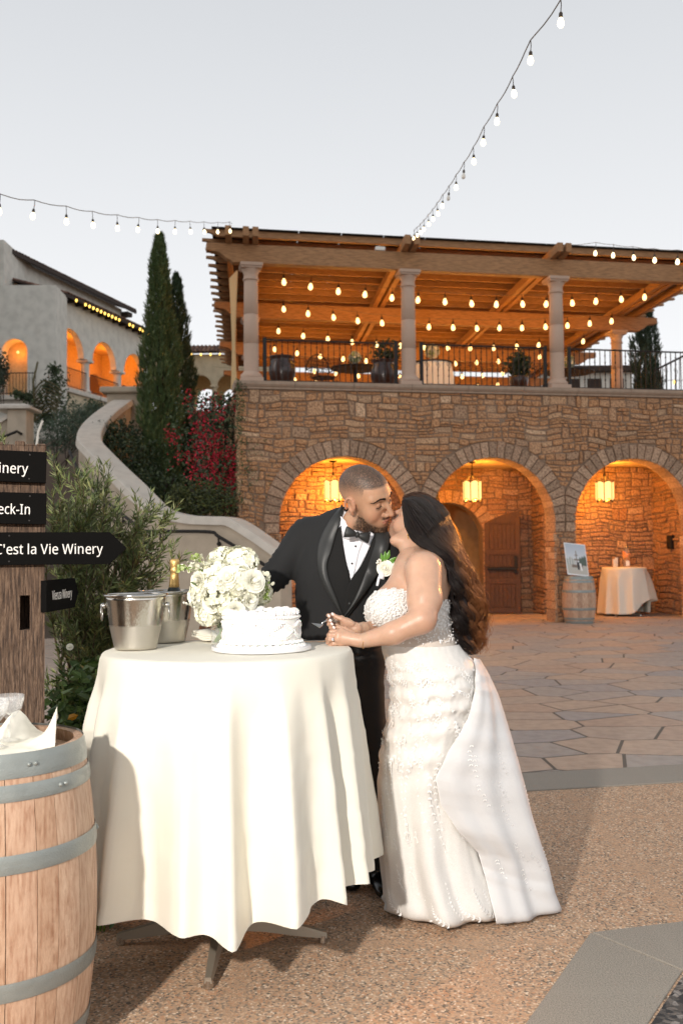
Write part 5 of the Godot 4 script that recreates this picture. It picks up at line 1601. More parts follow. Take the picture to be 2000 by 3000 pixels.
func make_bouquet() -> void:
	mat("petal_white", Color(0.95, 0.945, 0.90), 0.6, {"back": Color(0.5, 0.5, 0.44), "two": true})
	mat("vase_glass", Color(0.94, 0.97, 0.95), 0.03, {"alpha": 0.12})
	mat("stem_green", Color(0.42, 0.52, 0.2), 0.5)
	var base := Vector3(-0.487, 1.123, -4.02)
	var t := thing("flower_vase", "glass vase of white hydrangeas, roses and snapdragons behind the cake", "flowers", base)
	part(t, "vase", MB.new().smooth(true).lathe([Vector2(0.0, 0.0), Vector2(0.040, 0.0), Vector2(0.042, 0.004), Vector2(0.042, 0.11), Vector2(0.039, 0.11), Vector2(0.039, 0.008), Vector2(0.0, 0.008)], 32, Transform3D(), false, false), M.vase_glass)
	for k in 11:
		var a := TAU * k / 11
		part(t, "stem", MB.new().smooth(true).tube([Vector3(cos(a) * 0.028, 0.012, sin(a) * 0.028), Vector3(-cos(a) * 0.012, 0.07, sin(a) * 0.02), Vector3(-cos(a) * 0.05, 0.19, sin(a) * 0.03)], 0.0045, 6), M.stem_green)
	var fl := floret()
	var heads := [Vector3(-0.411, 1.442, -4.020), Vector3(-0.489, 1.396, -3.950), Vector3(-0.372, 1.353, -3.930), Vector3(-0.545, 1.322, -3.960), Vector3(-0.441, 1.297, -3.900), Vector3(-0.335, 1.328, -4.000), Vector3(-0.527, 1.255, -3.950), Vector3(-0.482, 1.449, -4.060), Vector3(-0.416, 1.377, -3.900), Vector3(-0.481, 1.339, -3.880)]
	var rs := [0.075, 0.07, 0.068, 0.062, 0.066, 0.052, 0.052, 0.065, 0.07, 0.066]
	for h in heads.size():
		var lv := []
		var dirs := []
		var o: Vector3 = heads[h] - base
		for i in 320:
			var d := Vector3(rng.randfn(), rng.randfn(), rng.randfn()).normalized()
			lv.append([o + d * rs[h] * rng.randf_range(0.82, 1.0), 0.021])
			dirs.append(d)
		var mm := leaves(t, "hydrangea_head", lv, fl, [Color(0.96, 0.96, 0.90), Color(1, 1, 0.97), Color(0.95, 0.96, 0.86)], dirs, 0.6, 0.35)
		mm.material_override = M.petal_white
	for q in [[Vector3(-0.339, 1.382, -3.860), 0.040, Vector3(0.5, 0.2, 0.8)], [Vector3(-0.439, 1.399, -3.840), 0.036, Vector3(-0.1, 0.3, 0.9)], [Vector3(-0.509, 1.296, -3.870), 0.034, Vector3(-0.4, -0.1, 0.9)], [Vector3(-0.403, 1.426, -3.900), 0.036, Vector3(0.1, 0.7, 0.7)], [Vector3(-0.569, 1.384, -3.920), 0.034, Vector3(-0.6, 0.1, 0.7)], [Vector3(-0.409, 1.268, -3.830), 0.032, Vector3(0.2, -0.3, 0.9)], [Vector3(-0.355, 1.302, -3.880), 0.030, Vector3(0.6, -0.1, 0.8)]]:
		rose(t, "rose", q[0] - base, q[1], q[2].normalized(), M.petal_white)
	# snapdragon spikes with green tips
	for q in [[Vector3(-0.489, 1.376, -3.950), Vector3(-0.572, 1.431, -3.920), Vector3(-0.640, 1.428, -3.900)], [Vector3(-0.355, 1.395, -3.960), Vector3(-0.307, 1.381, -3.950), Vector3(-0.299, 1.312, -3.930)], [Vector3(-0.503, 1.383, -3.950), Vector3(-0.559, 1.451, -3.970), Vector3(-0.591, 1.475, -3.980)]]:
		var run := spline([q[0] - base, q[1] - base, q[2] - base], 6)
		var sp := part(t, "snapdragon", MB.new().smooth(true).tube(run, 0.0035, 6), M.stem_green)
		var lv := []
		var gl := []
		for i in run.size():
			var f := float(i) / run.size()
			for k in 6:
				var p: Vector3 = run[i] + Vector3(rng.randfn(0, 0.012), rng.randfn(0, 0.012), rng.randfn(0, 0.012)) * (1.3 - f)
				if f < 0.8: lv.append([p, 0.02 * (1.3 - 0.7 * f)])
				if f > 0.55: gl.append([p, 0.015])
		var mm := leaves(sp, "blossom", lv, petal(), [Color(0.86, 0.86, 0.78)])
		mm.material_override = M.petal_white
		leaves(sp, "green_tips", gl, petal(), [Color(0.32, 0.42, 0.12), Color(0.42, 0.5, 0.2)])
	var ll := []
	for k in 60: ll.append([heads[k % 10] - base + Vector3(rng.randfn(0, 0.03), rng.randfn(-0.02, 0.03), rng.randfn(-0.03, 0.03)), 0.035])
	leaves(t, "leaves", ll, broad_leaf(), [Color(0.1, 0.16, 0.05)])
	var by := MB.new().smooth(true)
	for q in [Vector3(-0.411, 1.317, -3.850), Vector3(-0.590, 1.305, -3.900), Vector3(-0.359, 1.436, -3.930), Vector3(-0.519, 1.444, -3.950)]:
		for k in 12: by.ball(q - base + Vector3(rng.randfn(0, 0.014), rng.randfn(0, 0.014), rng.randfn(0, 0.008)), Vector3.ONE * 0.005, 4, 6)
	part(t, "small_buds", by, M.petal_white)

# ---------------------------------------------------------------- barrels, sign post, shrub at the left
func barrel(called: String, label: String, at: Vector3, turn: float, staves: int, r0: float, r1: float) -> Node3D:
	if not M.has("oak0"):
		for i in 4: mat("oak%d" % i, [Color(0.745, 0.63, 0.545), Color(0.70, 0.59, 0.51), Color(0.78, 0.675, 0.59), Color(0.725, 0.61, 0.52)][i], 0.62, {"tex": "oakgrain", "bump": "grain_n", "depth": 0.35, "scale": Vector3(7, 0.9, 7), "off": Vector3(i * 0.3, i * 0.17, 0)})
		mat("hoop_steel", Color(0.56, 0.585, 0.575), 0.5, {"metal": 0.35, "tex": "patch", "rtex": "sheen", "scale": 2.6, "bump": "fine_n", "depth": 0.3})
	var t := thing(called, label, "barrel", at, turn, "oak wine barrels")
	var h := 0.93
	var rad := func(y: float) -> float:
		var q := (y - h / 2) / (h / 2)
		return r0 + (r1 - r0) * (1.0 - q * q)
	var a0 := 0.0
	for k in staves:
		var a1 := TAU * (k + 1) / staves + (rng.randf_range(-0.05, 0.05) if k < staves - 1 else 0.0)
		var mb := MB.new().smooth(true)
		var rows := []
		var rims := []
		var g := (0.0012 / r1)
		for j in 17:
			var y := h * j / 16.0
			var r: float = rad.call(y)
			var row := PackedVector3Array()
			for i in 5:
				var a := -lerpf(a0 + g, a1 - g, i / 4.0)
				row.append(Vector3(cos(a) * r, y, sin(a) * r))
			var rim := PackedVector3Array([row[4]])
			for i in 3:
				var a := -lerpf(a1 - g, a0 + g, i / 2.0)
				rim.append(Vector3(cos(a) * (r - 0.026), y, sin(a) * (r - 0.026)))
			rim.append(row[0])
			rows.append(row)
			rims.append(rim)
		rows.reverse(); rims.reverse()
		mb.skin(rows, false)
		mb.smooth(false)
		mb.skin(rims, false)
		for q in [0, 16]:
			var cap := PackedVector3Array(rows[q])
			cap.append_array(rims[q].slice(1, 4))
			mb.fan(cap, q == 0)
		part(t, "stave", mb, M["oak%d" % (rng.randi() % 4)])
		a0 = a1
	for q in [[0.868, 0.936], [0.806, 0.852], [0.612, 0.664], [0.266, 0.318], [0.078, 0.124], [-0.002, 0.06]]:
		var pr := []
		for i in 6:
			var y := lerpf(q[0], q[1], i / 5.0)
			pr.append(Vector2(rad.call(y) + 0.0045 - (0.002 if i == 0 or i == 5 else 0.0), y))
		var hp := part(t, "hoop", MB.new().smooth(true).lathe(pr, 64, Transform3D(), false, false), M.hoop_steel)
		var a := rng.randf() * TAU
		var y: float = (q[0] + q[1]) / 2
		for s in [-0.02, 0.05]: part(hp, "rivet", MB.new().smooth(true).ball(Vector3(cos(a + s) * (rad.call(y) + 0.005), y, sin(a + s) * (rad.call(y) + 0.005)), Vector3.ONE * 0.007, 5, 8), M.hoop_steel)
	for k in 6:
		var x0 := -0.26 + 0.52 * k / 6.0
		var x1 := x0 + 0.52 / 6.0
		var w := sqrt(maxf(0.004, 0.256 * 0.256 - pow(minf(absf(x0), absf(x1)), 2)))
		var w2 := sqrt(maxf(0.002, 0.256 * 0.256 - pow(minf(0.255, maxf(absf(x0), absf(x1))), 2)))
		var zz := [w, w2] if absf(x0) < absf(x1) else [w2, w]
		part(t, "head_board", MB.new().prism(PackedVector2Array([Vector2(x0 + 0.001, -zz[0]), Vector2(x1 - 0.001, -zz[1]), Vector2(x1 - 0.001, zz[1]), Vector2(x0 + 0.001, zz[0])]), 0.0, 0.02, Transform3D(Basis(Vector3.RIGHT, Vector3(0, 0, -1), Vector3.UP), Vector3(0, h - 0.055, 0)), 0.001), M.oak2)
	return t

func make_left_front() -> void:
	var bc := Vector3(-1.075, 0, -3.05)
	barrel("wine_barrel", "large oak barrel with grey steel hoops in the left foreground", bc, 0.3, 22, 0.275, 0.318)
	# napkin on the barrel with two corners standing up
	var nk := MB.new().smooth(true)
	var f := noise(FastNoiseLite.TYPE_SIMPLEX_SMOOTH, 3.5, 3, 9)
	var grid := []
	for j in 25:
		var row := PackedVector3Array()
		for i in 25:
			var u := i / 24.0 * 2 - 1
			var v := j / 24.0 * 2 - 1
			var p := Vector3(u * 0.225, 0.0, v * 0.19)
			p = Basis(Vector3.UP, 0.25) * p
			var lift := 0.0
			lift += 0.11 * pow(clampf((u - 0.35 * absf(v + 0.25) - 0.35) / 0.65, 0, 1), 1.5)
			lift += 0.085 * exp(-pow((u - 0.22) / 0.22, 2)) * pow(clampf((-v - 0.35) / 0.65, 0, 1), 1.3)
			p.x -= 0.05 * clampf((u - 0.6) * 2.5, 0, 1)
			p.y = 0.905 + 0.008 * f.get_noise_2d(u, v) + lift
			row.append(bc + Vector3(0.02, 0, 0.0) + p)
		grid.append(row)
	nk.skin(grid, false)
	solo("napkin", nk, M.linen, "white napkin with raised corners spread on the near barrel under the glasses", "napkin")
	mat("clear_glass", Color(0.97, 0.98, 0.98), 0.02, {"alpha": 0.1})
	for k in 3:
		var g := thing("coupe_glass", ["rear clear coupe glass on the near barrel", "middle clear coupe glass on the near barrel at the left edge of the photo", "nearest clear coupe glass on the near barrel, cut by the left edge"][k], "glass", [Vector3(-1.045, 0.912, -3.14), Vector3(-1.06, 0.912, -3.04), Vector3(-1.075, 0.912, -2.94)][k], 0.0, "coupe glasses on the near barrel")
		part(g, "glass", MB.new().smooth(true).lathe([Vector2(0.0, 0.0), Vector2(0.033, 0.001), Vector2(0.032, 0.004), Vector2(0.006, 0.010), Vector2(0.0045, 0.03), Vector2(0.006, 0.065), Vector2(0.02, 0.078), Vector2(0.038, 0.1), Vector2(0.046, 0.13), Vector2(0.0455, 0.142), Vector2(0.044, 0.142), Vector2(0.0445, 0.13), Vector2(0.036, 0.102), Vector2(0.0, 0.079)], 32, Transform3D(), false, false), M.clear_glass)
	# sign post
	mat("old_timber", Color(0.45, 0.38, 0.325), 0.85, {"tex": "weather", "bump": "grain_n", "depth": 1.6, "scale": Vector3(9, 0.55, 9)})
	mat("sign_black", Color(0.07, 0.068, 0.066), 0.92, {"bump": "fine_n", "depth": 0.25, "scale": 8.0, "spec": 0.12})
	mat("sign_paint", Color(0.86, 0.85, 0.83), 0.6)
	var z := -3.46
	var yaw := 0.29
	var s := thing("sign_post", "thick weathered timber post with a slot, carrying dark direction boards", "post", Vector3(-1.03, 0, z), yaw)
	var mb := MB.new()
	var o := Vector3(1.03, 0, -z)
	for q in [[-1.275, -0.5, -1.112, 1.87], [-1.079, -0.5, -1.03, 1.87], [-1.112, -0.5, -1.079, 1.233], [-1.112, 1.352, -1.079, 1.87]]:
		mb.box(Vector3(q[0], q[1], z - 0.2) + o, Vector3(q[2], q[3], z) + o)
	mb.box(Vector3(-1.112, 1.2, z - 0.2) + o, Vector3(-1.079, 1.4, z - 0.12) + o)
	part(s, "timber", mb, M.old_timber)
	for k in 7:   # worn end grain splinters on top
		var x := -1.27 + 0.035 * k
		part(s, "end_grain", MB.new().box(Vector3(x, 1.869, z - 0.195) + o, Vector3(x + 0.033, 1.873 + 0.008 * rng.randf() + (0.008 if k == 2 or k == 4 else 0.0), z - 0.004) + o, 0.004), M.old_timber)
	var boards := [
		["Winery", 1328.0, 137.0, -0.056, 0.107, 86.0, 1391.0, 0.0, "top black sign board, cut at the left, ending in the word Winery"],
		["Check-In", 1449.0, 137.0, -0.040, 0.108, 91.0, 1509.0, 0.0, "second black sign board ending in the letters eck-In"],
		["C'est la Vie Winery", 1565.0, 322.0, -0.006, 0.112, 302.0, 1625.0, 0.058, "black arrow board reading C'est la Vie Winery pointing right"]]
	for q in boards:
		var far0: float = (q[2] - 132.0) / 2917.0 * 3.43
		var zz := z + 0.03 - far0 * tan(yaw)
		var dd := -zz
		var px := dd / 2917.0
		var xr: float = (q[2] - 1000) * px
		var yt: float = 1.5 + (1616.0 - q[1] + 6.0) * px
		var b := thing("sign_board", q[8], "sign", Vector3(xr, yt, zz), yaw, "dark direction boards on the post")
		b.rotation.z = q[3] * 0.5
		var poly := PackedVector2Array([Vector2(-0.62, -q[4]), Vector2(0, -q[4]), Vector2(q[7], -q[4] * 0.5), Vector2(0, 0), Vector2(-0.62, 0)])
		if q[7] == 0.0: poly = PackedVector2Array([Vector2(-0.62, -q[4]), Vector2(0, -q[4]), Vector2(0, 0), Vector2(-0.62, 0)])
		part(b, "board", MB.new().prism(poly, -0.024, 0.0, Transform3D(), 0.0015), M.sign_black)
		lettering(b, q[0], Vector3((q[5] - q[2]) * px, (q[1] - q[6] - 4.0) * px, 0.0006), 0.0345, [0.134, 0.150, 0.356][boards.find(q)])
		for sc in [[-0.055, -0.012], [-0.055, -q[4] + 0.012]]:
			var sx: float = sc[0] if q[7] == 0.0 else -0.335
			part(b, "screw", MB.new().smooth(true).ball(Vector3(sx, sc[1], 0.001), Vector3(0.0035, 0.0035, 0.0012), 5, 10), M.iron)
	var vb := thing("sign_board", "small dark sign reading Vienza Winery on the right face of the post", "sign", Vector3(-1.04, 1.347, z + 0.012), PI / 2 - 0.06, "dark direction boards on the post")
	part(vb, "board", MB.new().prism(PackedVector2Array([Vector2(0, -0.055), Vector2(0.30, -0.055), Vector2(0.34, 0.0), Vector2(0.30, 0.055), Vector2(0, 0.055)]), 0.0, 0.02, Transform3D(), 0.0015), M.sign_black)
	lettering(vb, "Vienza Winery", Vector3(0.265, -0.016, 0.0206), 0.032, 0.21)

func lettering(to: Node3D, words: String, right: Vector3, cap: float, width: float) -> void:
	var tm := TextMesh.new()
	var font := SystemFont.new()
	font.font_names = PackedStringArray(["Droid Sans"])
	tm.font = font
	tm.text = words
	tm.font_size = 48
	tm.pixel_size = 0.001
	tm.depth = 0.0006
	tm.horizontal_alignment = HORIZONTAL_ALIGNMENT_RIGHT
	tm.vertical_alignment = VERTICAL_ALIGNMENT_BOTTOM
	var bx := tm.get_aabb()
	var mi := part(to, "lettering", tm, M.sign_paint)
	var k := cap / (48 * 0.714 * 0.001)
	var kx := width / bx.size.x
	mi.scale = Vector3(kx, k, 1)
	mi.position = right - Vector3((bx.position.x + bx.size.x) * kx, bx.position.y * k + (0.2 * cap / 0.714 if "y" in words else 0.0), 0)

func make_front_shrubs() -> void:
	# olive: long arching shoots with paired slim leaves
	var base := Vector3(-1.15, 0.0, -4.6)
	var t := thing("olive_tree", "olive shrub with slim grey green leaves spreading behind the sign post", "shrub", base)
	var lv := []
	var dirs := []
	var wood := MB.new().smooth(true)
	var tips := []
	for q in [[180, 1335, 4.5], [150, 1395, 4.3], [235, 1342, 4.7], [228, 1345, 4.4], [250, 1370, 4.4], [292, 1372, 4.6], [320, 1392, 4.8], [280, 1420, 4.3], [345, 1425, 4.7], [315, 1460, 4.3], [372, 1435, 4.9], [360, 1490, 4.5], [395, 1460, 4.6], [410, 1500, 4.4], [445, 1440, 4.5], [470, 1445, 4.7], [490, 1465, 4.4], [505, 1478, 4.6], [515, 1505, 4.5], [535, 1595, 4.4], [455, 1530, 4.3], [480, 1560, 4.6], [500, 1550, 4.5], [430, 1570, 4.3], [470, 1610, 4.4], [475, 1650, 4.5], [440, 1690, 4.4], [400, 1640, 4.3], [420, 1720, 4.6], [350, 1560, 4.2], [300, 1540, 4.2], [240, 1480, 4.2], [200, 1440, 4.2], [160, 1480, 4.2], [170, 1540, 4.2], [260, 1600, 4.3], [330, 1650, 4.2], [360, 1700, 4.4], [250, 1700, 4.2], [290, 1750, 4.2], [200, 1660, 4.2], [220, 1800, 4.2], [280, 1850, 4.3], [240, 1900, 4.2], [300, 1900, 4.5], [180, 1850, 4.3], [165, 1940, 4.3], [230, 1950, 4.4], [190, 2020, 4.3], [12, 1260, 4.4], [340, 1800, 4.4], [380, 1760, 4.5], [310, 1620, 4.6], [270, 1530, 4.7], [210, 1580, 4.6], [330, 1740, 4.7], [220, 1740, 4.7], [430, 1620, 4.8]]:
		tips.append(q)
	for q in tips:
		var d: float = q[2] + rng.randf_range(-0.08, 0.08)
		var tip := Vector3((q[0] - 1000) / 2917.0 * d, 1.5 + (1617.0 - q[1] - 45.0) / 2917.0 * d, -d)
		var root := base + Vector3(rng.randf_range(-0.12, 0.25), clampf(tip.y - rng.randf_range(0.55, 0.9), 0.1, 1.4), rng.randf_range(-0.1, 0.25))
		var mid := root.lerp(tip, 0.55) + Vector3(-0.06, 0.05, rng.randf_range(-0.06, 0.06))
		var run := spline([root - base, mid - base, tip - base], 11)
		wood.tube(run, [0.006, 0.0056, 0.005, 0.005, 0.0045, 0.0045, 0.004, 0.004, 0.0035, 0.0035, 0.003, 0.003, 0.003, 0.0027, 0.0025, 0.0025, 0.0022, 0.002, 0.002, 0.0018, 0.0016, 0.0015, 0.0012], 4)
		var twigs := [run.slice(5)]
		for b in 7:
			var i0 := rng.randi_range(5, 19)
			var dr := (tip - root).normalized()
			var off := (dr + Vector3(rng.randfn(0, 0.55), rng.randfn(0.1, 0.55), rng.randfn(0, 0.55))).normalized()
			var tw := []
			for k in 9: tw.append(run[i0] + off * 0.015 * k + Vector3(0, 0.0006 * k * k, 0))
			twigs.append(tw)
			wood.tube([tw[0], tw[8]], [0.0022, 0.001], 3)
		for tw in twigs:
			for i in range(1, tw.size()):
				var dir: Vector3 = (tw[i] - tw[i - 1]).normalized()
				for k in 4:
					var side := dir.cross(Vector3(rng.randfn(), rng.randfn(), rng.randfn())).normalized()
					lv.append([tw[i] + (tw[i - 1] - tw[i]) * rng.randf(), rng.randf_range(0.034, 0.052)])
					dirs.append((dir * 0.9 + side * 0.75).normalized())
	for k in 5: wood.tube([Vector3(-0.05 + 0.05 * k, 0, 0.02 * k), Vector3(-0.1 + 0.09 * k, 0.6, 0.03), Vector3(-0.1 + 0.12 * k, 1.3, 0.0)], [0.025, 0.016, 0.008], 6)
	leaves(t, "leaves", lv, slim_leaf(), [Color(0.115, 0.15, 0.045), Color(0.16, 0.185, 0.065), Color(0.085, 0.115, 0.035), Color(0.2, 0.215, 0.085), Color(0.055, 0.08, 0.028)], dirs, 0.5, 0.22)
	part(t, "branches", wood, mat("olive_bark", Color(0.36, 0.30, 0.22), 0.8))
	# rose bush at its foot
	var rb := Vector3(-1.02, 0.0, -4.05)
	var r := thing("rose_bush", "green rose bush with white petals between the post and the table", "shrub", rb)
	lv = []
	dirs = []
	var cane := MB.new().smooth(true)
	for k in 44:
		var h := rng.randf_range(0.4, 1.08)
		var tip := Vector3(rng.randf_range(-0.16, 0.24), h, rng.randf_range(-0.2, 0.2))
		var run := spline([Vector3(tip.x * 0.3, 0, tip.z * 0.3), Vector3(tip.x * 0.5, h * 0.55, tip.z * 0.7), tip], 7)
		cane.tube(run, 0.004, 5)
		for i in range(3, run.size()):
			for l in 9:
				lv.append([run[i] + Vector3(rng.randfn(0, 0.03), rng.randfn(0, 0.02), rng.randfn(0, 0.03)), 0.048])
				dirs.append(Vector3(rng.randfn(), rng.randfn(0.1, 0.6), rng.randfn()).normalized())
	leaves(r, "leaves", lv, broad_leaf(), [Color(0.05, 0.10, 0.022), Color(0.075, 0.13, 0.03), Color(0.1, 0.155, 0.045), Color(0.04, 0.075, 0.02)], dirs, 0.5, 0.3)
	part(r, "canes", cane, M.stem_green)
	for q in [Vector3(-1.090, 1.121, -4.000), Vector3(-1.137, 0.925, -3.950)]:
		rose(r, "white_rose", q - rb, 0.012, Vector3(0.2, 0.4, 0.8).normalized(), M.petal_white)
	part(r, "yellow_leaf", broad_leaf(), mat("yellow_leaf", Color(0.75, 0.52, 0.1), 0.6)).transform = Transform3D(Basis(Vector3(0, 0, 1), -1.2).scaled(Vector3.ONE * 0.05), Vector3(-1.075, 0.849, -3.900) - rb)

# ---------------------------------------------------------------- in front of and on top of the stone building
func make_far_things() -> void:
	var bc := Vector3(4.631, 0.000, -19.505) + Vector3(0.05, 0, -0.27)
	barrel("wine_barrel", "small looking far barrel by the pier between the middle and right arches", bc, 0.0, 20, 0.27, 0.33)
	var b := thing("photo_board", "white bordered photo print of a fountain leaning on top of the far barrel", "picture", bc + Vector3(-0.03, 0.945, 0.12))
	b.rotation = Vector3(-0.27, 0.50, -0.10)
	part(b, "board", MB.new().box(Vector3(-0.27, 0, -0.006), Vector3(0.27, 0.66, 0.0), 0.001), mat("board_white", Color(0.92, 0.92, 0.92), 0.5))
	var im := Image.create(108, 132, false, Image.FORMAT_RGB8)
	for y in 132:
		for x in 108:
			var c := Color(0.70, 0.74, 0.79).lerp(Color(0.86, 0.87, 0.88), y / 90.0)
			if y > 62 + 6 * sin(x * 0.21) and x < 46: c = Color(0.80, 0.80, 0.78) if (x / 7) % 2 else Color(0.62, 0.64, 0.63)
			if y > 60 - (x - 70) * 0.35 + 5 * sin(x * 0.5) and x > 66: c = Color(0.30, 0.36, 0.31)
			if y > 92: c = Color(0.74, 0.72, 0.68)
			var dx := absf(x - 54)
			if (y > 28 and y < 98 and dx < 3) or (absf(y - 48) < 3 and dx < 9) or (absf(y - 68) < 4 and dx < 15): c = Color(0.52, 0.47, 0.42)
			if y > 90 and y < 104 and dx < 30: c = Color(0.50, 0.43, 0.37)
			if y > 78 and y < 112 and absf(x - 60) < 6: c = Color(0.12, 0.12, 0.13)
			if y > 82 and y < 116 and absf(x - 71 - (y - 82) * 0.15) < 5: c = Color(0.93, 0.92, 0.91)
			im.set_pixel(x, y, c)
	var pm := mat("photo_print", Color.WHITE, 0.35)
	pm.albedo_texture = ImageTexture.create_from_image(im)
	var qm := QuadMesh.new()
	qm.size = Vector2(0.50, 0.61)
	part(b, "print", qm, pm).position = Vector3(0, 0.335, 0.003)
	var tc := Vector3(6.188, 0.000, -21.579) + Vector3(0, 0, -0.35)
	var t := thing("cocktail_table", "far cocktail table with a cream cloth inside the right arch", "table", tc)
	cocktail_base(t, 1.05, 0.8)
	var hem := func(a: float) -> float:
		var d := rad_to_deg(a)
		return 0.06 + 0.30 * smoothstep(100, 40, d) * (1.0 - smoothstep(20, -10, wrapf(d, -180, 180)) * 0.3)
	solo("tablecloth", cloth(tc + Vector3(0, 1.053, 0), 0.46, hem, [[10, 12, 2.2, 1], [45, 14, 1.0, 1], [85, 16, 1.1, -1], [120, 14, 1.2, 1], [150, 14, 1.0, 1], [190, 20, 1.0, 1], [240, 20, 1, 1], [290, 20, 1, 1], [330, 14, 1, 1]], 0.07, 0.1), M.linen, "cream cloth lifted at its right side on the far drinks table", "tablecloth")
	var ds := thing("drink_dispenser", "glass drink dispenser with orange fruit on the far table", "dispenser", tc + Vector3(0.06, 1.056, 0.0))
	part(ds, "stand", MB.new().lathe([Vector2(0.075, 0), Vector2(0.07, 0.16), Vector2(0.075, 0.165)], 20), M.clear_glass)
	part(ds, "jar", MB.new().smooth(true).lathe([Vector2(0.07, 0.17), Vector2(0.085, 0.2), Vector2(0.085, 0.36), Vector2(0.05, 0.4), Vector2(0.035, 0.42)], 24), M.clear_glass)
	part(ds, "fruit_water", MB.new().smooth(true).lathe([Vector2(0.065, 0.18), Vector2(0.078, 0.2), Vector2(0.078, 0.31)], 20), mat("orange_drink", Color(0.85, 0.55, 0.16), 0.3))
	for k in 7: part(ds, "orange_slice", MB.new().smooth(true).ball(Vector3(0.06 * cos(k * 1.7), 0.22 + 0.017 * k, 0.06 * sin(k * 1.7)), Vector3(0.03, 0.03, 0.025), 5, 8), mat("orange_peel", Color(0.9, 0.5, 0.06), 0.5) if not M.has("orange_peel") else M.orange_peel)
	part(ds, "label_card", MB.new().box(Vector3(-0.035, 0.03, 0.078), Vector3(0.045, 0.14, 0.083), 0.001), M.board_white)
	part(ds, "lid", MB.new().smooth(true).lathe([Vector2(0.037, 0.42), Vector2(0.037, 0.45), Vector2(0.012, 0.46), Vector2(0.016, 0.48)], 16), M.steel_grey)
	for k in 2:
		var c := thing("paper_cup", ["left stack of white cups on the far table", "right, taller stack of white cups on the far table"][k], "cup", tc + Vector3(-0.24 + 0.07 * k, 1.056, 0.12 - 0.08 * k), 0.0, "stacks of cups")
		part(c, "cups", MB.new().smooth(true).lathe([Vector2(0.026, 0.0), Vector2(0.034, 0.17 + 0.03 * k), Vector2(0.036, 0.18 + 0.03 * k)], 16), M.board_white)
	# terrace furniture
	var glaze := mat("urn_glaze", Color(0.22, 0.11, 0.085), 0.3, {"tex": "blotch", "scale": 3.0, "coat": 0.5})
	for k in 2:
		var u := thing("glazed_urn", ["left dark red glazed urn behind the left terrace railing", "right dark red glazed urn beside the middle column of the terrace"][k], "urn", bp([-1.0, 1.12][k], 4.70, [1.0, 1.1][k]), 0.0, "glazed urns on the terrace")
		part(u, "pot", MB.new().smooth(true).lathe([Vector2(0.14, 0), Vector2(0.2, 0.12), Vector2(0.27, 0.35), Vector2(0.27, 0.48), Vector2(0.22, 0.6), Vector2(0.21, 0.64), Vector2(0.25, 0.68), Vector2(0.25, 0.7), Vector2(0.2, 0.7), Vector2(0.18, 0.6)], 32), glaze)
		if k == 1:
			var lv := []
			for i in 260: lv.append([Vector3(rng.randfn(0.1, 0.16), 0.72 + absf(rng.randfn(0, 0.14)), rng.randfn(0, 0.14)), 0.09])
			leaves(u, "plant", lv, broad_leaf(), [Color(0.03, 0.05, 0.02)])
	var ch := thing("iron_chair", "ornate black iron chair with a pierced fan back on the terrace", "chair", bp(0.0, 4.70, 1.9), TURN + 0.4)
	var cb := MB.new()
	for i in 9:
		for j in 6:
			var x := -0.24 + 0.06 * i + (0.03 if j % 2 else 0.0)
			var y := 0.5 + 0.075 * j
			if Vector2(x / 0.28, (y - 0.66) / 0.32).length() < 1.0:
				var ring := []
				for k in 7: ring.append(Vector3(x + 0.034 * cos(TAU * k / 6), y + 0.04 * sin(TAU * k / 6), -0.2 - 0.1 * (y - 0.5)))
				cb.tube(ring, 0.006, 4, false)
	var arc := []
	for k in 17: arc.append(Vector3(0.29 * cos(PI * k / 16.0), 0.62 + 0.36 * sin(PI * k / 16.0), -0.22))
	cb.tube(arc, 0.012, 6)
	part(ch, "backrest", cb, M.iron)
	part(ch, "seat", MB.new().lathe([Vector2(0.24, 0.43), Vector2(0.25, 0.45), Vector2(0.23, 0.46)], 24), M.iron)
	for k in 4: part(ch, "leg", MB.new().tube([Vector3(0.2 * cos(PI / 4 + k * PI / 2), 0.44, 0.2 * sin(PI / 4 + k * PI / 2)), Vector3(0.24 * cos(PI / 4 + k * PI / 2), 0, 0.24 * sin(PI / 4 + k * PI / 2))], 0.012, 6), M.iron)
	for k in [[-1, "left"], [1, "right"]]: part(ch, "armrest", MB.new().tube([Vector3(k[0] * 0.29, 0.62, -0.22), Vector3(k[0] * 0.3, 0.66, 0.05), Vector3(k[0] * 0.27, 0.6, 0.2), Vector3(k[0] * 0.22, 0.45, 0.15)], 0.012, 6), M.iron)
	for k in 2:
		var it := thing("iron_table", ["dark round iron table beside the ornate chair on the terrace", "dark round table with flowers behind the right terrace railing"][k], "table", bp([0.75, 5.6][k], 4.70, [2.2, 2.0][k]), 0.0, "dark terrace tables")
		part(it, "tabletop", MB.new().lathe([Vector2(0.52, 0.70), Vector2(0.55, 0.715), Vector2(0.55, 0.73), Vector2(0.52, 0.735)], 36), M.iron)
		part(it, "pedestal", MB.new().lathe([Vector2(0.28, 0), Vector2(0.05, 0.06), Vector2(0.04, 0.68), Vector2(0.2, 0.7)], 16), M.iron)
		centrepiece(["small pale flower bunch on the dark table beside the ornate chair", "pale flower bunch on the dark table behind the right railing"][k], it.position + Vector3(0, 0.737, 0), 0.13)
	var wt := thing("terrace_table", "tall table under a white pleated cloth behind the middle railing", "table", bp(2.6, 4.70, 2.6))
	cocktail_base(wt, 0.98, 0.3)
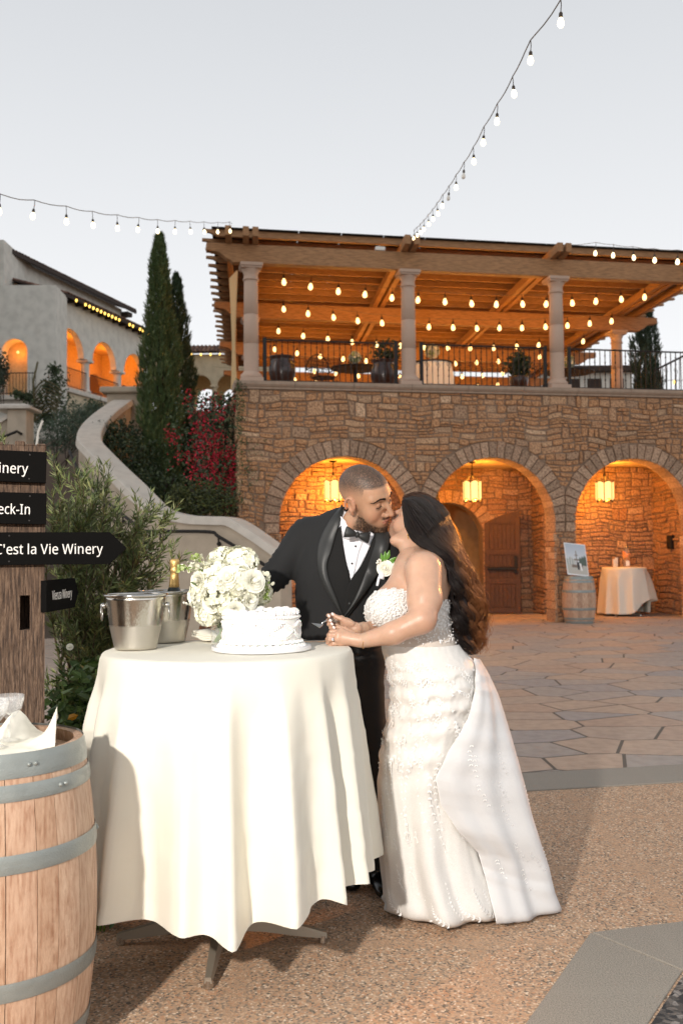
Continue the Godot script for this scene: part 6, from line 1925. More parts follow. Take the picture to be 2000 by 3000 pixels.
	solo("tablecloth", cloth(wt.position + Vector3(0, 0.983, 0), 0.40, func(_a: float) -> float: return 4.8, [[10, 10, 1, 1], [40, 10, 1, 1], [70, 10, 1, 1], [100, 10, 1, 1], [130, 10, 1, 1], [160, 10, 1, 1], [200, 15, 1, 1], [250, 15, 1, 1], [300, 15, 1, 1], [340, 10, 1, 1]], 0.12, 0.05), M.linen, "white pleated cloth on the tall terrace table", "tablecloth")
	centrepiece("white flower bunch on the tall white terrace table", wt.position + Vector3(0, 0.985, 0), 0.16)
	var dp := shrub("potted_plant", "dark leafy plant beside the right column on the terrace", [[bp(4.1, 5.35, 1.2), Vector3(0.28, 0.35, 0.25)]], broad_leaf(), 500, 0.1, [Color(0.03, 0.05, 0.02)])
	part(dp, "pot", MB.new().smooth(true).lathe([Vector2(0.13, -0.65), Vector2(0.2, -0.3), Vector2(0.21, -0.2)], 20), glaze)

func centrepiece(label: String, at: Vector3, r: float) -> void:
	var t := thing("table_flowers", label, "flowers", at, 0.0, "terrace table flowers")
	part(t, "vase", MB.new().smooth(true).lathe([Vector2(0.05, 0), Vector2(0.06, 0.08), Vector2(0.05, 0.12)], 14), M.clear_glass)
	var lv := []
	var dirs := []
	for i in 260:
		var d := Vector3(rng.randfn(), rng.randfn(), rng.randfn()).normalized()
		lv.append([Vector3(0, 0.12 + r * 0.8, 0) + d * r * rng.randf_range(0.7, 1.0), 0.05])
		dirs.append(d)
	leaves(t, "blossom", lv, floret(), [Color(0.8, 0.78, 0.68), Color(0.7, 0.68, 0.55), Color(0.3, 0.35, 0.15)], dirs).material_override = M.petal_white

# ---------------------------------------------------------------- figures: distance fields joined smoothly and meshed
class Field:
	var lo: Vector3
	var h: float
	var nx: int
	var ny: int
	var nz: int
	var d := PackedFloat32Array()
	func _init(a: Vector3, b: Vector3, cell: float) -> void:
		lo = a
		h = cell
		nx = int(ceil((b.x - a.x) / cell)) + 2
		ny = int(ceil((b.y - a.y) / cell)) + 2
		nz = int(ceil((b.z - a.z) / cell)) + 2
		d.resize(nx * ny * nz)
		d.fill(1.0)
	func span(mn: Vector3, mx: Vector3) -> Array:
		var a := (mn - lo) / h
		var b := (mx - lo) / h
		return [maxi(0, int(a.x)), maxi(0, int(a.y)), maxi(0, int(a.z)), mini(nx - 1, int(b.x) + 1), mini(ny - 1, int(b.y) + 1), mini(nz - 1, int(b.z) + 1)]
	func cap(a: Vector3, b: Vector3, ra: float, rb: float, k := 0.02, flat := 1.0, fdir := Vector3.ZERO) -> Field:
		# a tapered capsule; flat < 1 squeezes it along fdir
		var m := maxf(ra, rb) / minf(flat, 1.0) + k + 2.0 * h
		var s := span(a.min(b) - Vector3.ONE * m, a.max(b) + Vector3.ONE * m)
		var ab := b - a
		var l2 := maxf(ab.length_squared(), 1e-9)
		for z in range(s[2], s[5] + 1):
			for y in range(s[1], s[4] + 1):
				var i: int = (z * ny + y) * nx + s[0]
				var p := lo + Vector3(s[0], y, z) * h
				for x in range(s[0], s[3] + 1):
					var ap := p - a
					var t := clampf(ap.dot(ab) / l2, 0.0, 1.0)
					var q := ap - ab * t
					if flat != 1.0: q += fdir * (q.dot(fdir) * (1.0 / flat - 1.0))
					var e := q.length() - lerpf(ra, rb, t)
					var o := d[i]
					var w := k - absf(o - e)
					d[i] = minf(o, e) - (w * w / (4.0 * k) if w > 0.0 else 0.0)
					i += 1
					p.x += h
		return self
	func ell(c: Vector3, r: Vector3, b := Basis(), k := 0.02, carve := false) -> Field:
		var ext := Vector3.ZERO
		for ax in 3:
			ext[ax] = Vector3(b.x[ax] * r.x, b.y[ax] * r.y, b.z[ax] * r.z).length() + k + 2.0 * h
		var s := span(c - ext, c + ext)
		var inv := b.transposed()
		var r2 := r * r
		for z in range(s[2], s[5] + 1):
			for y in range(s[1], s[4] + 1):
				var i: int = (z * ny + y) * nx + s[0]
				var p := lo + Vector3(s[0], y, z) * h - c
				for x in range(s[0], s[3] + 1):
					var q := inv * p
					var k0 := (q / r).length()
					var k1 := (q / r2).length()
					var e := k0 * (k0 - 1.0) / k1 if k1 > 1e-6 else -r.x
					var o := d[i]
					if carve:
						var w := k - absf(o + e)
						d[i] = maxf(o, -e) + (w * w / (4.0 * k) if w > 0.0 else 0.0)
					else:
						var w := k - absf(o - e)
						d[i] = minf(o, e) - (w * w / (4.0 * k) if w > 0.0 else 0.0)
					i += 1
					p.x += h
		return self
	func at(p: Vector3) -> float:
		var g := (p - lo) / h
		var x := clampi(int(g.x), 0, nx - 2)
		var y := clampi(int(g.y), 0, ny - 2)
		var z := clampi(int(g.z), 0, nz - 2)
		var f := Vector3(g.x - x, g.y - y, g.z - z).clamp(Vector3.ZERO, Vector3.ONE)
		var i := (z * ny + y) * nx + x
		var j := i + nx * ny
		var a := lerpf(lerpf(d[i], d[i + 1], f.x), lerpf(d[i + nx], d[i + nx + 1], f.x), f.y)
		var b := lerpf(lerpf(d[j], d[j + 1], f.x), lerpf(d[j + nx], d[j + nx + 1], f.x), f.y)
		return lerpf(a, b, f.z)
	func onto(p: Vector3, lift: float) -> Vector3:
		for k in 3:
			var g := Vector3(at(p + Vector3(h, 0, 0)) - at(p - Vector3(h, 0, 0)), at(p + Vector3(0, h, 0)) - at(p - Vector3(0, h, 0)), at(p + Vector3(0, 0, h)) - at(p - Vector3(0, 0, h)))
			if g.length() > 1e-6: p += g.normalized() * (lift - at(p))
		return p
	func front(x: float, y: float, fallback: float) -> float:
		# z of the surface met first when coming from the viewer's side
		var p := Vector3(x, y, lo.z + (nz - 2) * h)
		while p.z > lo.z + h:
			var e := at(p)
			if e < 0.0005: return p.z
			p.z -= clampf(e * 0.7, 0.0008, 0.03)
		return fallback

class Hull:
	var v := PackedVector3Array()
	var n := PackedVector3Array()
	var c := PackedColorArray()
	var i := PackedInt32Array()
	func add(f: Field, paint: Callable, keep: Variant = null, push: Variant = null) -> Hull:
		var at := PackedInt32Array()
		at.resize(f.d.size())
		at.fill(-1)
		var nx := f.nx
		var nxy := f.nx * f.ny
		var d := f.d
		var off := [0, 1, nx, nx + 1, nxy, nxy + 1, nxy + nx, nxy + nx + 1]
		var pos := [Vector3(0, 0, 0), Vector3(1, 0, 0), Vector3(0, 1, 0), Vector3(1, 1, 0), Vector3(0, 0, 1), Vector3(1, 0, 1), Vector3(0, 1, 1), Vector3(1, 1, 1)]
		var edges := [[0, 1], [2, 3], [4, 5], [6, 7], [0, 2], [1, 3], [4, 6], [5, 7], [0, 4], [1, 5], [2, 6], [3, 7]]
		var lim := f.h * 2.0
		for z in f.nz - 1:
			for y in f.ny - 1:
				var base := (z * f.ny + y) * nx
				for x in nx - 1:
					var b := base + x
					if absf(d[b]) > lim: continue
					var neg := 0
					for k in 8:
						if d[b + off[k]] < 0.0: neg += 1
					if neg == 0 or neg == 8: continue
					var sum := Vector3.ZERO
					var cnt := 0
					for e in edges:
						var da := d[b + off[e[0]]]
						var db := d[b + off[e[1]]]
						if (da < 0.0) != (db < 0.0):
							sum += pos[e[0]].lerp(pos[e[1]], da / (da - db))
							cnt += 1
					var p: Vector3 = f.lo + (Vector3(x, y, z) + sum / cnt) * f.h
					var hh := f.h
					var g := Vector3(f.at(p + Vector3(hh, 0, 0)) - f.at(p - Vector3(hh, 0, 0)), f.at(p + Vector3(0, hh, 0)) - f.at(p - Vector3(0, hh, 0)), f.at(p + Vector3(0, 0, hh)) - f.at(p - Vector3(0, 0, hh))).normalized()
					at[b] = v.size()
					if push != null: p += g * push.call(p, g)
					v.append(p)
					n.append(g)
					c.append(paint.call(p, g))
		var dirs := [[1, nx, nxy], [nx, nxy, 1], [nxy, 1, nx]]
		for z in range(1, f.nz - 1):
			for y in range(1, f.ny - 1):
				var base := (z * f.ny + y) * nx
				for x in range(1, nx - 1):
					var b := base + x
					if absf(d[b]) > lim: continue
					for q in dirs:
						if (d[b] < 0.0) != (d[b + q[0]] < 0.0):
							var w := [at[b - q[1] - q[2]], at[b - q[2]], at[b], at[b - q[1]]]
							if w[0] < 0 or w[1] < 0 or w[2] < 0 or w[3] < 0: continue
							if keep != null and not keep.call((v[w[0]] + v[w[2]]) / 2.0): continue
							var nn := (v[w[1]] - v[w[0]]).cross(v[w[2]] - v[w[0]])
							if nn.dot(n[w[0]] + n[w[2]]) > 0.0:
								i.append_array([w[0], w[2], w[1], w[0], w[3], w[2]])
							else:
								i.append_array([w[0], w[1], w[2], w[0], w[2], w[3]])
		return self
	func done() -> ArrayMesh:
		var a := []
		a.resize(Mesh.ARRAY_MAX)
		a[Mesh.ARRAY_VERTEX] = v
		a[Mesh.ARRAY_NORMAL] = n
		a[Mesh.ARRAY_COLOR] = c
		a[Mesh.ARRAY_INDEX] = i
		var m := ArrayMesh.new()
		m.add_surface_from_arrays(Mesh.PRIMITIVE_TRIANGLES, a)
		return m

func resample(p: Array, count: int) -> Array:
	var l := [0.0]
	for i in range(1, p.size()): l.append(l[i - 1] + p[i].distance_to(p[i - 1]))
	var o := []
	var j := 0
	for i in count:
		var t: float = l[l.size() - 1] * i / (count - 1)
		while j < p.size() - 2 and l[j + 1] < t: j += 1
		o.append(p[j].lerp(p[j + 1], clampf((t - l[j]) / maxf(1e-6, l[j + 1] - l[j]), 0, 1)))
	return o

func drape(f: Field, left: Array, right: Array, nu: int, nv: int, off: float, thick: float, puff := 0.0) -> MB:
	# a piece of cloth laid on the front of a figure between two edges given in x, y
	var a := resample(spline(left, 5), nv)
	var b := resample(spline(right, 5), nv)
	var rows := []
	for j in nv:
		var row := PackedVector3Array()
		for i in nu:
			var t := float(i) / (nu - 1)
			var q: Vector2 = a[j].lerp(b[j], t)
			var z := f.front(q.x, q.y, -4.4)
			row.append(Vector3(q.x, q.y, z + off + puff * sin(PI * t)))
		for i in 3: pass
		row.insert(0, row[0] - Vector3(0, 0, thick))
		row.append(row[row.size() - 1] - Vector3(0, 0, thick))
		rows.append(row)
	# even the depth out along both ways
	for it in 3:
		for j in range(1, nv - 1):
			for i in range(2, nu):
				var r: PackedVector3Array = rows[j]
				r[i].z = (r[i].z * 2.0 + rows[j - 1][i].z + rows[j + 1][i].z + r[i - 1].z + r[i + 1].z) / 6.0
				rows[j] = r
	return MB.new().smooth(true).skin(rows, false)

func head_shape(f: Field, o: Vector3, b: Basis, s: float, man: bool) -> void:
	# b: columns forward, up, right
	var p := func(x: float, y: float, z: float) -> Vector3: return o + b * (Vector3(x, y, z) * s)
	var e := func(x: float, y: float, z: float, rx: float, ry: float, rz: float, k: float) -> void: f.ell(p.call(x, y, z), Vector3(rx, ry, rz) * s, b, k * s)
	e.call(-0.014, 0.046, 0.0, 0.100, 0.088, 0.077, 0.02)
	e.call(0.036, 0.012, 0.0, 0.058, 0.088, 0.064, 0.03)
	e.call(0.020, -0.070, 0.0, 0.064, 0.046, 0.056 if man else 0.051, 0.03)
	e.call(0.072, -0.103, 0.0, 0.024 if man else 0.021, 0.021, 0.026, 0.025)
	for q in [-1.0, 1.0]:
		e.call(0.058, -0.026, 0.043 * q, 0.025, 0.026, 0.021, 0.035)
		f.cap(p.call(0.086, 0.036, 0.012 * q), p.call(0.066, 0.038, 0.052 * q), 0.010 * s, 0.009 * s, 0.018 * s)
	for q in [-1.0, 1.0]: f.ell(p.call(0.096, 0.014, 0.033 * q), Vector3(0.018, 0.015, 0.019) * s, b, 0.012 * s, true)
	for q in [-1.0, 1.0]: e.call(0.073, 0.013, 0.032 * q, 0.0148, 0.0148, 0.0155, 0.004)
	f.cap(p.call(0.089, 0.026, 0), p.call(0.119, -0.026, 0), 0.0068 * s, 0.0112 * s, 0.012 * s)
	for q in [-1.0, 1.0]: e.call(0.103, -0.031, 0.0135 * q, 0.012, 0.0095, 0.0085, 0.007)
	e.call(0.080, -0.062, 0.0, 0.020, 0.026, 0.032, 0.022)
	f.cap(p.call(0.096, -0.0545, -0.019), p.call(0.1035, -0.052, -0.004), 0.0045 * s, 0.006 * s, 0.004 * s)
	f.cap(p.call(0.096, -0.0545, 0.019), p.call(0.1035, -0.052, 0.004), 0.0045 * s, 0.006 * s, 0.004 * s)
	f.cap(p.call(0.0965, -0.064, -0.013), p.call(0.0965, -0.064, 0.013), 0.0072 * s, 0.0072 * s, 0.004 * s)
	for q in [-1.0, 1.0]:   # ears: disc, rim, hollow, lobe
		var tilt := b * Basis(Vector3.UP, -0.35 * q) * Basis(Vector3(0, 0, 1), 0.18)
		f.ell(p.call(-0.014, 0.000, 0.078 * q), Vector3(0.020, 0.031, 0.0075) * s, tilt, 0.006 * s)
		f.ell(p.call(-0.012, -0.001, 0.0865 * q), Vector3(0.0105, 0.018, 0.0085) * s, tilt, 0.004 * s, true)
		var last := Vector3.ZERO
		for i in 11:
			var a := deg_to_rad(-35.0 + 25.0 * i)
			var r := p.call(-0.015 + 0.0195 * cos(a) - 0.006 * sin(a) * 0.3, 0.002 + 0.030 * sin(a), (0.082 - 0.004 * cos(a)) * q) as Vector3
			if i: f.cap(last, r, 0.0042 * s, 0.0042 * s, 0.004 * s)
			last = r
		e.call(-0.007, -0.031, 0.077 * q, 0.009, 0.010, 0.006, 0.006)

func hand_shape(f: Field, wrist: Vector3, palm: Array, fingers: Array, r: float) -> void:
	# palm: points from the wrist to each knuckle; fingers: chains of joints
	for k in palm: f.cap(wrist, k, r * 2.1, r * 1.35, 0.014)
	for i in palm.size() - 1: f.cap(palm[i], palm[i + 1], r * 1.2, r * 1.2, 0.010)
	for c in fingers:
		for i in c.size() - 1:
			f.cap(c[i], c[i + 1], r * (1.06 - 0.10 * i), r * (0.98 - 0.10 * i), 0.003)

# ---------------------------------------------------------------- the man in the black suit
func make_groom() -> void:
	mat("skin_man", Color.WHITE, 0.48, {"sss": 0.12, "bump": "fine_n", "depth": 0.35, "scale": 24.0, "spec": 0.45})
	mat("suit", Color(0.155, 0.157, 0.16), 0.82, {"bump": "weave_n", "depth": 0.35, "scale": 16.0, "rim": 0.2, "spec": 0.3})
	mat("satin", Color(0.18, 0.185, 0.185), 0.42, {"bump": "weave_n", "depth": 0.12, "scale": 20.0, "spec": 0.4})
	mat("vest", Color(0.135, 0.135, 0.135), 0.85, {"bump": "weave_n", "depth": 0.35, "scale": 16.0, "spec": 0.25})
	mat("shirt_white", Color(0.91, 0.915, 0.94), 0.7, {"bump": "weave_n", "depth": 0.15, "scale": 20.0})
	mat("black_hair", Color(0.06, 0.045, 0.035), 0.5)
	mat("shoe_leather", Color(0.03, 0.03, 0.03), 0.25)
	var t := thing("person", "bearded man in a black tuxedo and bow tie bending to kiss the woman", "person", Vector3(0.0, 0, -4.5))
	var ho := Vector3(0.106, 1.719, -4.35)
	var hb := Basis(Vector3(0.802, -0.31, 0.51).normalized(), Vector3(0.014, 0.864, 0.504).normalized(), Vector3(-0.597, -0.397, 0.697).normalized())
	var hs := 1.144
	var hf := Field.new(ho - Vector3(0.19, 0.22, 0.19), ho + Vector3(0.19, 0.19, 0.19), 0.0034)
	head_shape(hf, ho, hb, hs, true)
	hf.cap(Vector3(0.069, 1.620, -4.400), Vector3(0.045, 1.515, -4.470), 0.066, 0.078, 0.03)
	var inv := hb.transposed()
	var grit := noise(FastNoiseLite.TYPE_SIMPLEX, 190.0, 2, 5)
	var soft := noise(FastNoiseLite.TYPE_SIMPLEX, 22.0, 3, 6)
	var skin := Color(0.46, 0.265, 0.165)
	var paint := func(p: Vector3, _g: Vector3) -> Color:
		var q := inv * (p - ho) / hs
		var sp0: float = grit.get_noise_3dv(p)
		var c := skin * (1.0 + 0.05 * sp0 + 0.10 * soft.get_noise_3dv(p))
		var sp: float = sp0
		# flushed cheeks, nose and ears are redder skin
		c = c.lerp(Color(0.50, 0.235, 0.155), 0.5 * exp(-pow((q - Vector3(0.075, -0.03, 0.045)).length() / 0.028, 2)) + 0.35 * exp(-pow((q - Vector3(0.118, -0.03, 0)).length() / 0.02, 2)) + 0.4 * smoothstep(0.072, 0.082, absf(q.z)))
		# cropped hair: a fade on the sides, a clean line at the forehead
		var line := 0.050 + 0.33 * maxf(0.0, q.x - 0.03) - 0.018 * smoothstep(0.02, -0.08, q.x)
		var hair := smoothstep(line - 0.022, line + 0.055, q.y)
		if q.x > 0.035: hair = maxf(hair, smoothstep(0.082, 0.086, q.y) * 0.9) * smoothstep(0.078, 0.083, q.y + 0.1 * maxf(0, absf(q.z) - 0.03))
		c = c.lerp(Color(0.032, 0.024, 0.02), clampf(hair * (0.92 + 0.5 * sp), 0, 0.93))
		# beard
		var jaw := smoothstep(-0.024 - 0.045 * smoothstep(0.02, 0.085, q.x), -0.052 - 0.045 * smoothstep(0.02, 0.085, q.x), q.y) * smoothstep(-0.018, 0.012, q.x)
		jaw *= smoothstep(-0.150, -0.120, q.y)
		var lip := Vector2((q.y + 0.0585) / 0.0125, q.z / 0.024).length()
		var tash := exp(-pow((q.y + 0.043) / 0.0075, 2)) * smoothstep(0.034, 0.022, absf(q.z)) * smoothstep(0.08, 0.09, q.x)
		var chin := smoothstep(-0.078, -0.086, q.y) * smoothstep(0.04, 0.06, q.x)
		var beard := clampf(maxf(jaw, maxf(tash * 1.1, chin)), 0, 1) * smoothstep(0.85, 1.15, lip)
		c = c.lerp(Color(0.045, 0.026, 0.016), clampf(beard * (0.70 + 0.7 * sp), 0, 0.9))
		if lip < 1.0 and q.x > 0.085: c = c.lerp(Color(0.42, 0.17, 0.13), 0.8)
		return c
	var sk := Hull.new()
	sk.add(hf, paint)
	# hand resting on the table behind the flowers
	var wr := Vector3(-0.526, 1.210, -4.360)
	var hd := Field.new(wr - Vector3(0.14, 0.10, 0.09), wr + Vector3(0.08, 0.08, 0.09), 0.0036)
	hd.cap(Vector3(-0.468, 1.242, -4.380), wr, 0.034, 0.03, 0.02)
	hand_shape(hd, wr, [Vector3(-0.556, 1.203, -4.310), Vector3(-0.574, 1.194, -4.340), Vector3(-0.583, 1.183, -4.365), Vector3(-0.586, 1.173, -4.390)], [
		[Vector3(-0.556, 1.203, -4.310), Vector3(-0.586, 1.186, -4.290), Vector3(-0.591, 1.160, -4.290), Vector3(-0.584, 1.148, -4.295)], [Vector3(-0.574, 1.194, -4.340), Vector3(-0.604, 1.178, -4.320), Vector3(-0.607, 1.155, -4.310), Vector3(-0.598, 1.142, -4.310)],
		[Vector3(-0.583, 1.183, -4.365), Vector3(-0.614, 1.167, -4.355), Vector3(-0.616, 1.147, -4.345), Vector3(-0.607, 1.135, -4.340)], [Vector3(-0.586, 1.173, -4.390), Vector3(-0.616, 1.155, -4.385), Vector3(-0.616, 1.138, -4.375), Vector3(-0.606, 1.130, -4.370)],
		[Vector3(-0.534, 1.203, -4.310), Vector3(-0.549, 1.174, -4.285), Vector3(-0.562, 1.155, -4.275)]], 0.0098)
	var plainskin := func(p: Vector3, _g: Vector3) -> Color: return skin * (0.92 + 0.08 * soft.get_noise_3dv(p))
	sk.add(hd, plainskin)
	# the body inside the clothes
	var bf := Field.new(Vector3(-0.5, 0.06, -4.75), Vector3(0.45, 1.62, -4.25), 0.02)
	bf.cap(Vector3(-0.002, 1.454, -4.500), Vector3(-0.029, 1.050, -4.550), 0.13, 0.13, 0.05).cap(Vector3(-0.156, 1.563, -4.520), Vector3(0.197, 1.498, -4.450), 0.05, 0.05, 0.05)
	bf.cap(Vector3(-0.167, 1.571, -4.520), Vector3(-0.299, 1.384, -4.460), 0.045, 0.04).cap(Vector3(-0.299, 1.384, -4.460), Vector3(-0.468, 1.242, -4.380), 0.036, 0.03)
	bf.cap(Vector3(-0.068, 1.003, -4.560), Vector3(-0.034, 0.505, -4.580), 0.08, 0.06).cap(Vector3(-0.034, 0.505, -4.580), Vector3(-0.015, 0.016, -4.620), 0.055, 0.045).cap(Vector3(0.071, 1.006, -4.520), Vector3(0.120, 0.517, -4.520), 0.08, 0.06).cap(Vector3(0.120, 0.517, -4.520), Vector3(0.145, 0.053, -4.500), 0.055, 0.045)
	bf.cap(Vector3(0.045, 1.515, -4.470), Vector3(0.029, 1.423, -4.500), 0.06, 0.09, 0.04)
	sk.add(bf, plainskin)
	wpart(t, "body", sk.done(), M.skin_man)
	# jacket
	var jf := Field.new(Vector3(-0.56, 0.98, -4.78), Vector3(0.36, 1.70, -4.16), 0.0095)
	jf.ell(Vector3(0.005, 1.377, -4.500), Vector3(0.222, 0.255, 0.150), Basis(Vector3(0, 0, 1), -0.04), 0.05)
	jf.ell(Vector3(-0.012, 1.161, -4.520), Vector3(0.205, 0.24, 0.145), Basis(), 0.05)
	jf.ell(Vector3(-0.022, 0.960, -4.530), Vector3(0.205, 0.16, 0.140), Basis(), 0.05)
	jf.cap(Vector3(-0.148, 1.567, -4.530), Vector3(-0.001, 1.600, -4.500), 0.078, 0.085, 0.05)
	jf.cap(Vector3(0.015, 1.592, -4.480), Vector3(0.188, 1.495, -4.420), 0.085, 0.080, 0.05)
	jf.cap(Vector3(-0.167, 1.560, -4.530), Vector3(-0.299, 1.383, -4.470), 0.077, 0.063, 0.03)
	jf.cap(Vector3(-0.299, 1.383, -4.470), Vector3(-0.494, 1.233, -4.370), 0.060, 0.044, 0.02)
	jf.cap(Vector3(0.183, 1.486, -4.420), Vector3(0.253, 1.297, -4.360), 0.078, 0.062, 0.03)
	jf.cap(Vector3(0.253, 1.297, -4.360), Vector3(0.401, 1.136, -4.400), 0.060, 0.045, 0.02)
	var crease := noise(FastNoiseLite.TYPE_SIMPLEX_SMOOTH, 9.0, 3, 12)
	var push := func(p: Vector3, _g: Vector3) -> float:
		var w := 0.006 * crease.get_noise_3d(p.x * 1.0, p.y * 2.2, p.z)
		var el := (p - Vector3(-0.287, 1.382, -4.420)).length()
		w += 0.007 * exp(-pow(el / 0.10, 2)) * sin((p.x * 0.6 + p.y) * 210.0)
		w += 0.0035 * exp(-pow((p - Vector3(0.011, 1.201, -4.380)).length() / 0.14, 2)) * sin(((p.y - 1.3) * 1.2 - absf(p.x - 0.01) * 1.1) * 120.0)
		# shoulder seam
		var sd := absf(p.x + 0.198 - 0.1 * (p.y - 1.5))
		if p.y > 1.32 and p.y < 1.68: w -= 0.006 * exp(-pow(sd / 0.007, 2))
		return w
	var neckhole := func(p: Vector3) -> bool: return p.distance_to(Vector3(0.045, 1.613, -4.420)) > 0.082 or p.y < 1.52
	wpart(t, "jacket", Hull.new().add(jf, func(_p: Vector3, _g: Vector3) -> Color: return Color.WHITE, neckhole, push).done(), M.suit)
	# what shows between the lapels, laid on the chest in order
	wpart(t, "shirt", drape(jf, [Vector2(0.000, 1.684), Vector2(-0.011, 1.620), Vector2(-0.001, 1.530), Vector2(0.016, 1.440), Vector2(0.033, 1.357)], [Vector2(0.053, 1.635), Vector2(0.137, 1.570), Vector2(0.135, 1.547), Vector2(0.098, 1.460), Vector2(0.042, 1.357)], 16, 26, 0.008, 0.03), M.shirt_white)
	var plk := drape(jf, [Vector2(0.066, 1.559), Vector2(0.049, 1.500), Vector2(0.027, 1.381)], [Vector2(0.098, 1.550), Vector2(0.074, 1.484), Vector2(0.047, 1.373)], 6, 18, 0.0125, 0.006)
	wpart(t, "shirt_placket", plk, M.shirt_white)
	wpart(t, "waistcoat_left", drape(jf, [Vector2(-0.038, 1.575), Vector2(-0.069, 1.441), Vector2(-0.055, 1.322), Vector2(0.000, 1.199)], [Vector2(-0.002, 1.605), Vector2(0.006, 1.522), Vector2(0.020, 1.440), Vector2(0.036, 1.366), Vector2(0.017, 1.198)], 10, 24, 0.014, 0.012), M.vest)
	wpart(t, "waistcoat_right", drape(jf, [Vector2(0.133, 1.544), Vector2(0.098, 1.454), Vector2(0.036, 1.366), Vector2(0.016, 1.307), Vector2(0.005, 1.199)], [Vector2(0.166, 1.536), Vector2(0.144, 1.439), Vector2(0.104, 1.335), Vector2(0.065, 1.261), Vector2(0.014, 1.198)], 12, 24, 0.017, 0.012), M.vest)
	wpart(t, "lapel", drape(jf, [Vector2(0.003, 1.701), Vector2(-0.035, 1.654), Vector2(-0.074, 1.593), Vector2(-0.100, 1.534), Vector2(-0.109, 1.456), Vector2(-0.101, 1.392), Vector2(-0.076, 1.332), Vector2(-0.033, 1.259), Vector2(0.002, 1.207)], [Vector2(0.012, 1.683), Vector2(-0.000, 1.643), Vector2(-0.023, 1.575), Vector2(-0.046, 1.497), Vector2(-0.065, 1.441), Vector2(-0.062, 1.389), Vector2(-0.045, 1.339), Vector2(-0.020, 1.277), Vector2(0.006, 1.207)], 12, 44, 0.022, 0.016, 0.006), M.satin)
	wpart(t, "lapel", drape(jf, [Vector2(0.151, 1.574), Vector2(0.147, 1.536), Vector2(0.136, 1.496), Vector2(0.117, 1.439), Vector2(0.079, 1.340), Vector2(0.041, 1.264), Vector2(0.002, 1.204)], [Vector2(0.209, 1.576), Vector2(0.206, 1.528), Vector2(0.198, 1.495), Vector2(0.167, 1.411), Vector2(0.119, 1.338), Vector2(0.068, 1.273), Vector2(0.006, 1.204)], 12, 40, 0.024, 0.016, 0.006), M.satin)
	# collar round the neck
	var col := MB.new().smooth(true)
	var ring0 := []
	for k in 25:
		var a := TAU * k / 24
		var c := Vector3(cos(a), 0, sin(a))
		var low: Vector3 = Vector3(0.051, 1.573, -4.440) + Vector3(c.x * 0.085, -0.016 * c.x - 0.036 * c.z, c.z * 0.088)
		var hi: Vector3 = Vector3(0.060, 1.621, -4.420) + Vector3(c.x * 0.074, -0.045 * c.x - 0.03 * c.z, c.z * 0.076)
		ring0.append(PackedVector3Array([low, hi, hi * Vector3(1, 1, 1) + Vector3(-c.x * 0.004, 0.001, -c.z * 0.004), low + Vector3(-c.x * 0.006, 0, -c.z * 0.006)]))
	col.skin(ring0)
	wpart(t, "shirt_collar", col, M.shirt_white)
	# bow tie
	var bt := part(t, "bow_tie", MB.new().smooth(true).ball(Vector3.ZERO, Vector3(0.011, 0.014, 0.012), 8, 12), M.satin)
	bt.transform = t.transform.affine_inverse() * Transform3D(Basis(Vector3(0, 0, 1), -0.27) * Basis(Vector3.UP, 0.25), Vector3(0.067, 1.563, -4.295))
	for s in [-1.0, 1.0]:
		var rows := []
		for i in 9:
			var f := i / 8.0
			var hh := lerpf(0.010, 0.027, pow(f, 0.8)) * (1.0 - 0.12 * pow(f, 6))
			var ring := PackedVector3Array()
			for k in 14:
				var a: float = TAU * k / 14 * s
				ring.append(Vector3(s * (0.008 + 0.048 * f), cos(a) * hh, sin(a) * (0.007 + 0.006 * sin(PI * f)) + 0.002 * cos(a * 3) * f))
			rows.append(ring)
		var wing := MB.new().smooth(true).skin(rows)
		wing.fan(rows[8], false)
		part(bt, "wing", wing, M.satin)
	for q in [[1040, 1601, 0.016], [1029, 1651, 0.016]]:
		var xy: Vector3 = P3v(q[0], q[1])
		wpart(t, "shirt_stud", MB.new().smooth(true).ball(Vector3(xy.x, xy.y, jf.front(xy.x, xy.y, -4.37) + q[2]), Vector3(0.0045, 0.0045, 0.003), 6, 10), M.shoe_leather)
	var wb: Vector3 = P3v(1021, 1768)
	wpart(t, "waistcoat_button", MB.new().smooth(true).ball(Vector3(wb.x, wb.y, jf.front(wb.x, wb.y, -4.37) + 0.019), Vector3(0.007, 0.007, 0.004), 6, 10), M.satin)
	# trousers and shoes
	var tf := Field.new(Vector3(-0.35, 0.02, -4.8), Vector3(0.35, 1.12, -4.3), 0.012)
	tf.cap(Vector3(-0.076, 1.004, -4.550), Vector3(-0.034, 0.507, -4.570), 0.11, 0.082, 0.04).cap(Vector3(-0.034, 0.507, -4.570), Vector3(-0.015, -0.008, -4.620), 0.080, 0.066, 0.03)
	tf.cap(Vector3(0.074, 1.006, -4.520), Vector3(0.113, 0.517, -4.520), 0.11, 0.082, 0.04).cap(Vector3(0.113, 0.517, -4.520), Vector3(0.138, 0.030, -4.500), 0.080, 0.066, 0.03).ell(Vector3(0.002, 1.005, -4.540), Vector3(0.19, 0.12, 0.13), Basis(), 0.04)
	wpart(t, "trousers", Hull.new().add(tf, func(_p: Vector3, _g: Vector3) -> Color: return Color.WHITE, null, push).done(), M.suit)
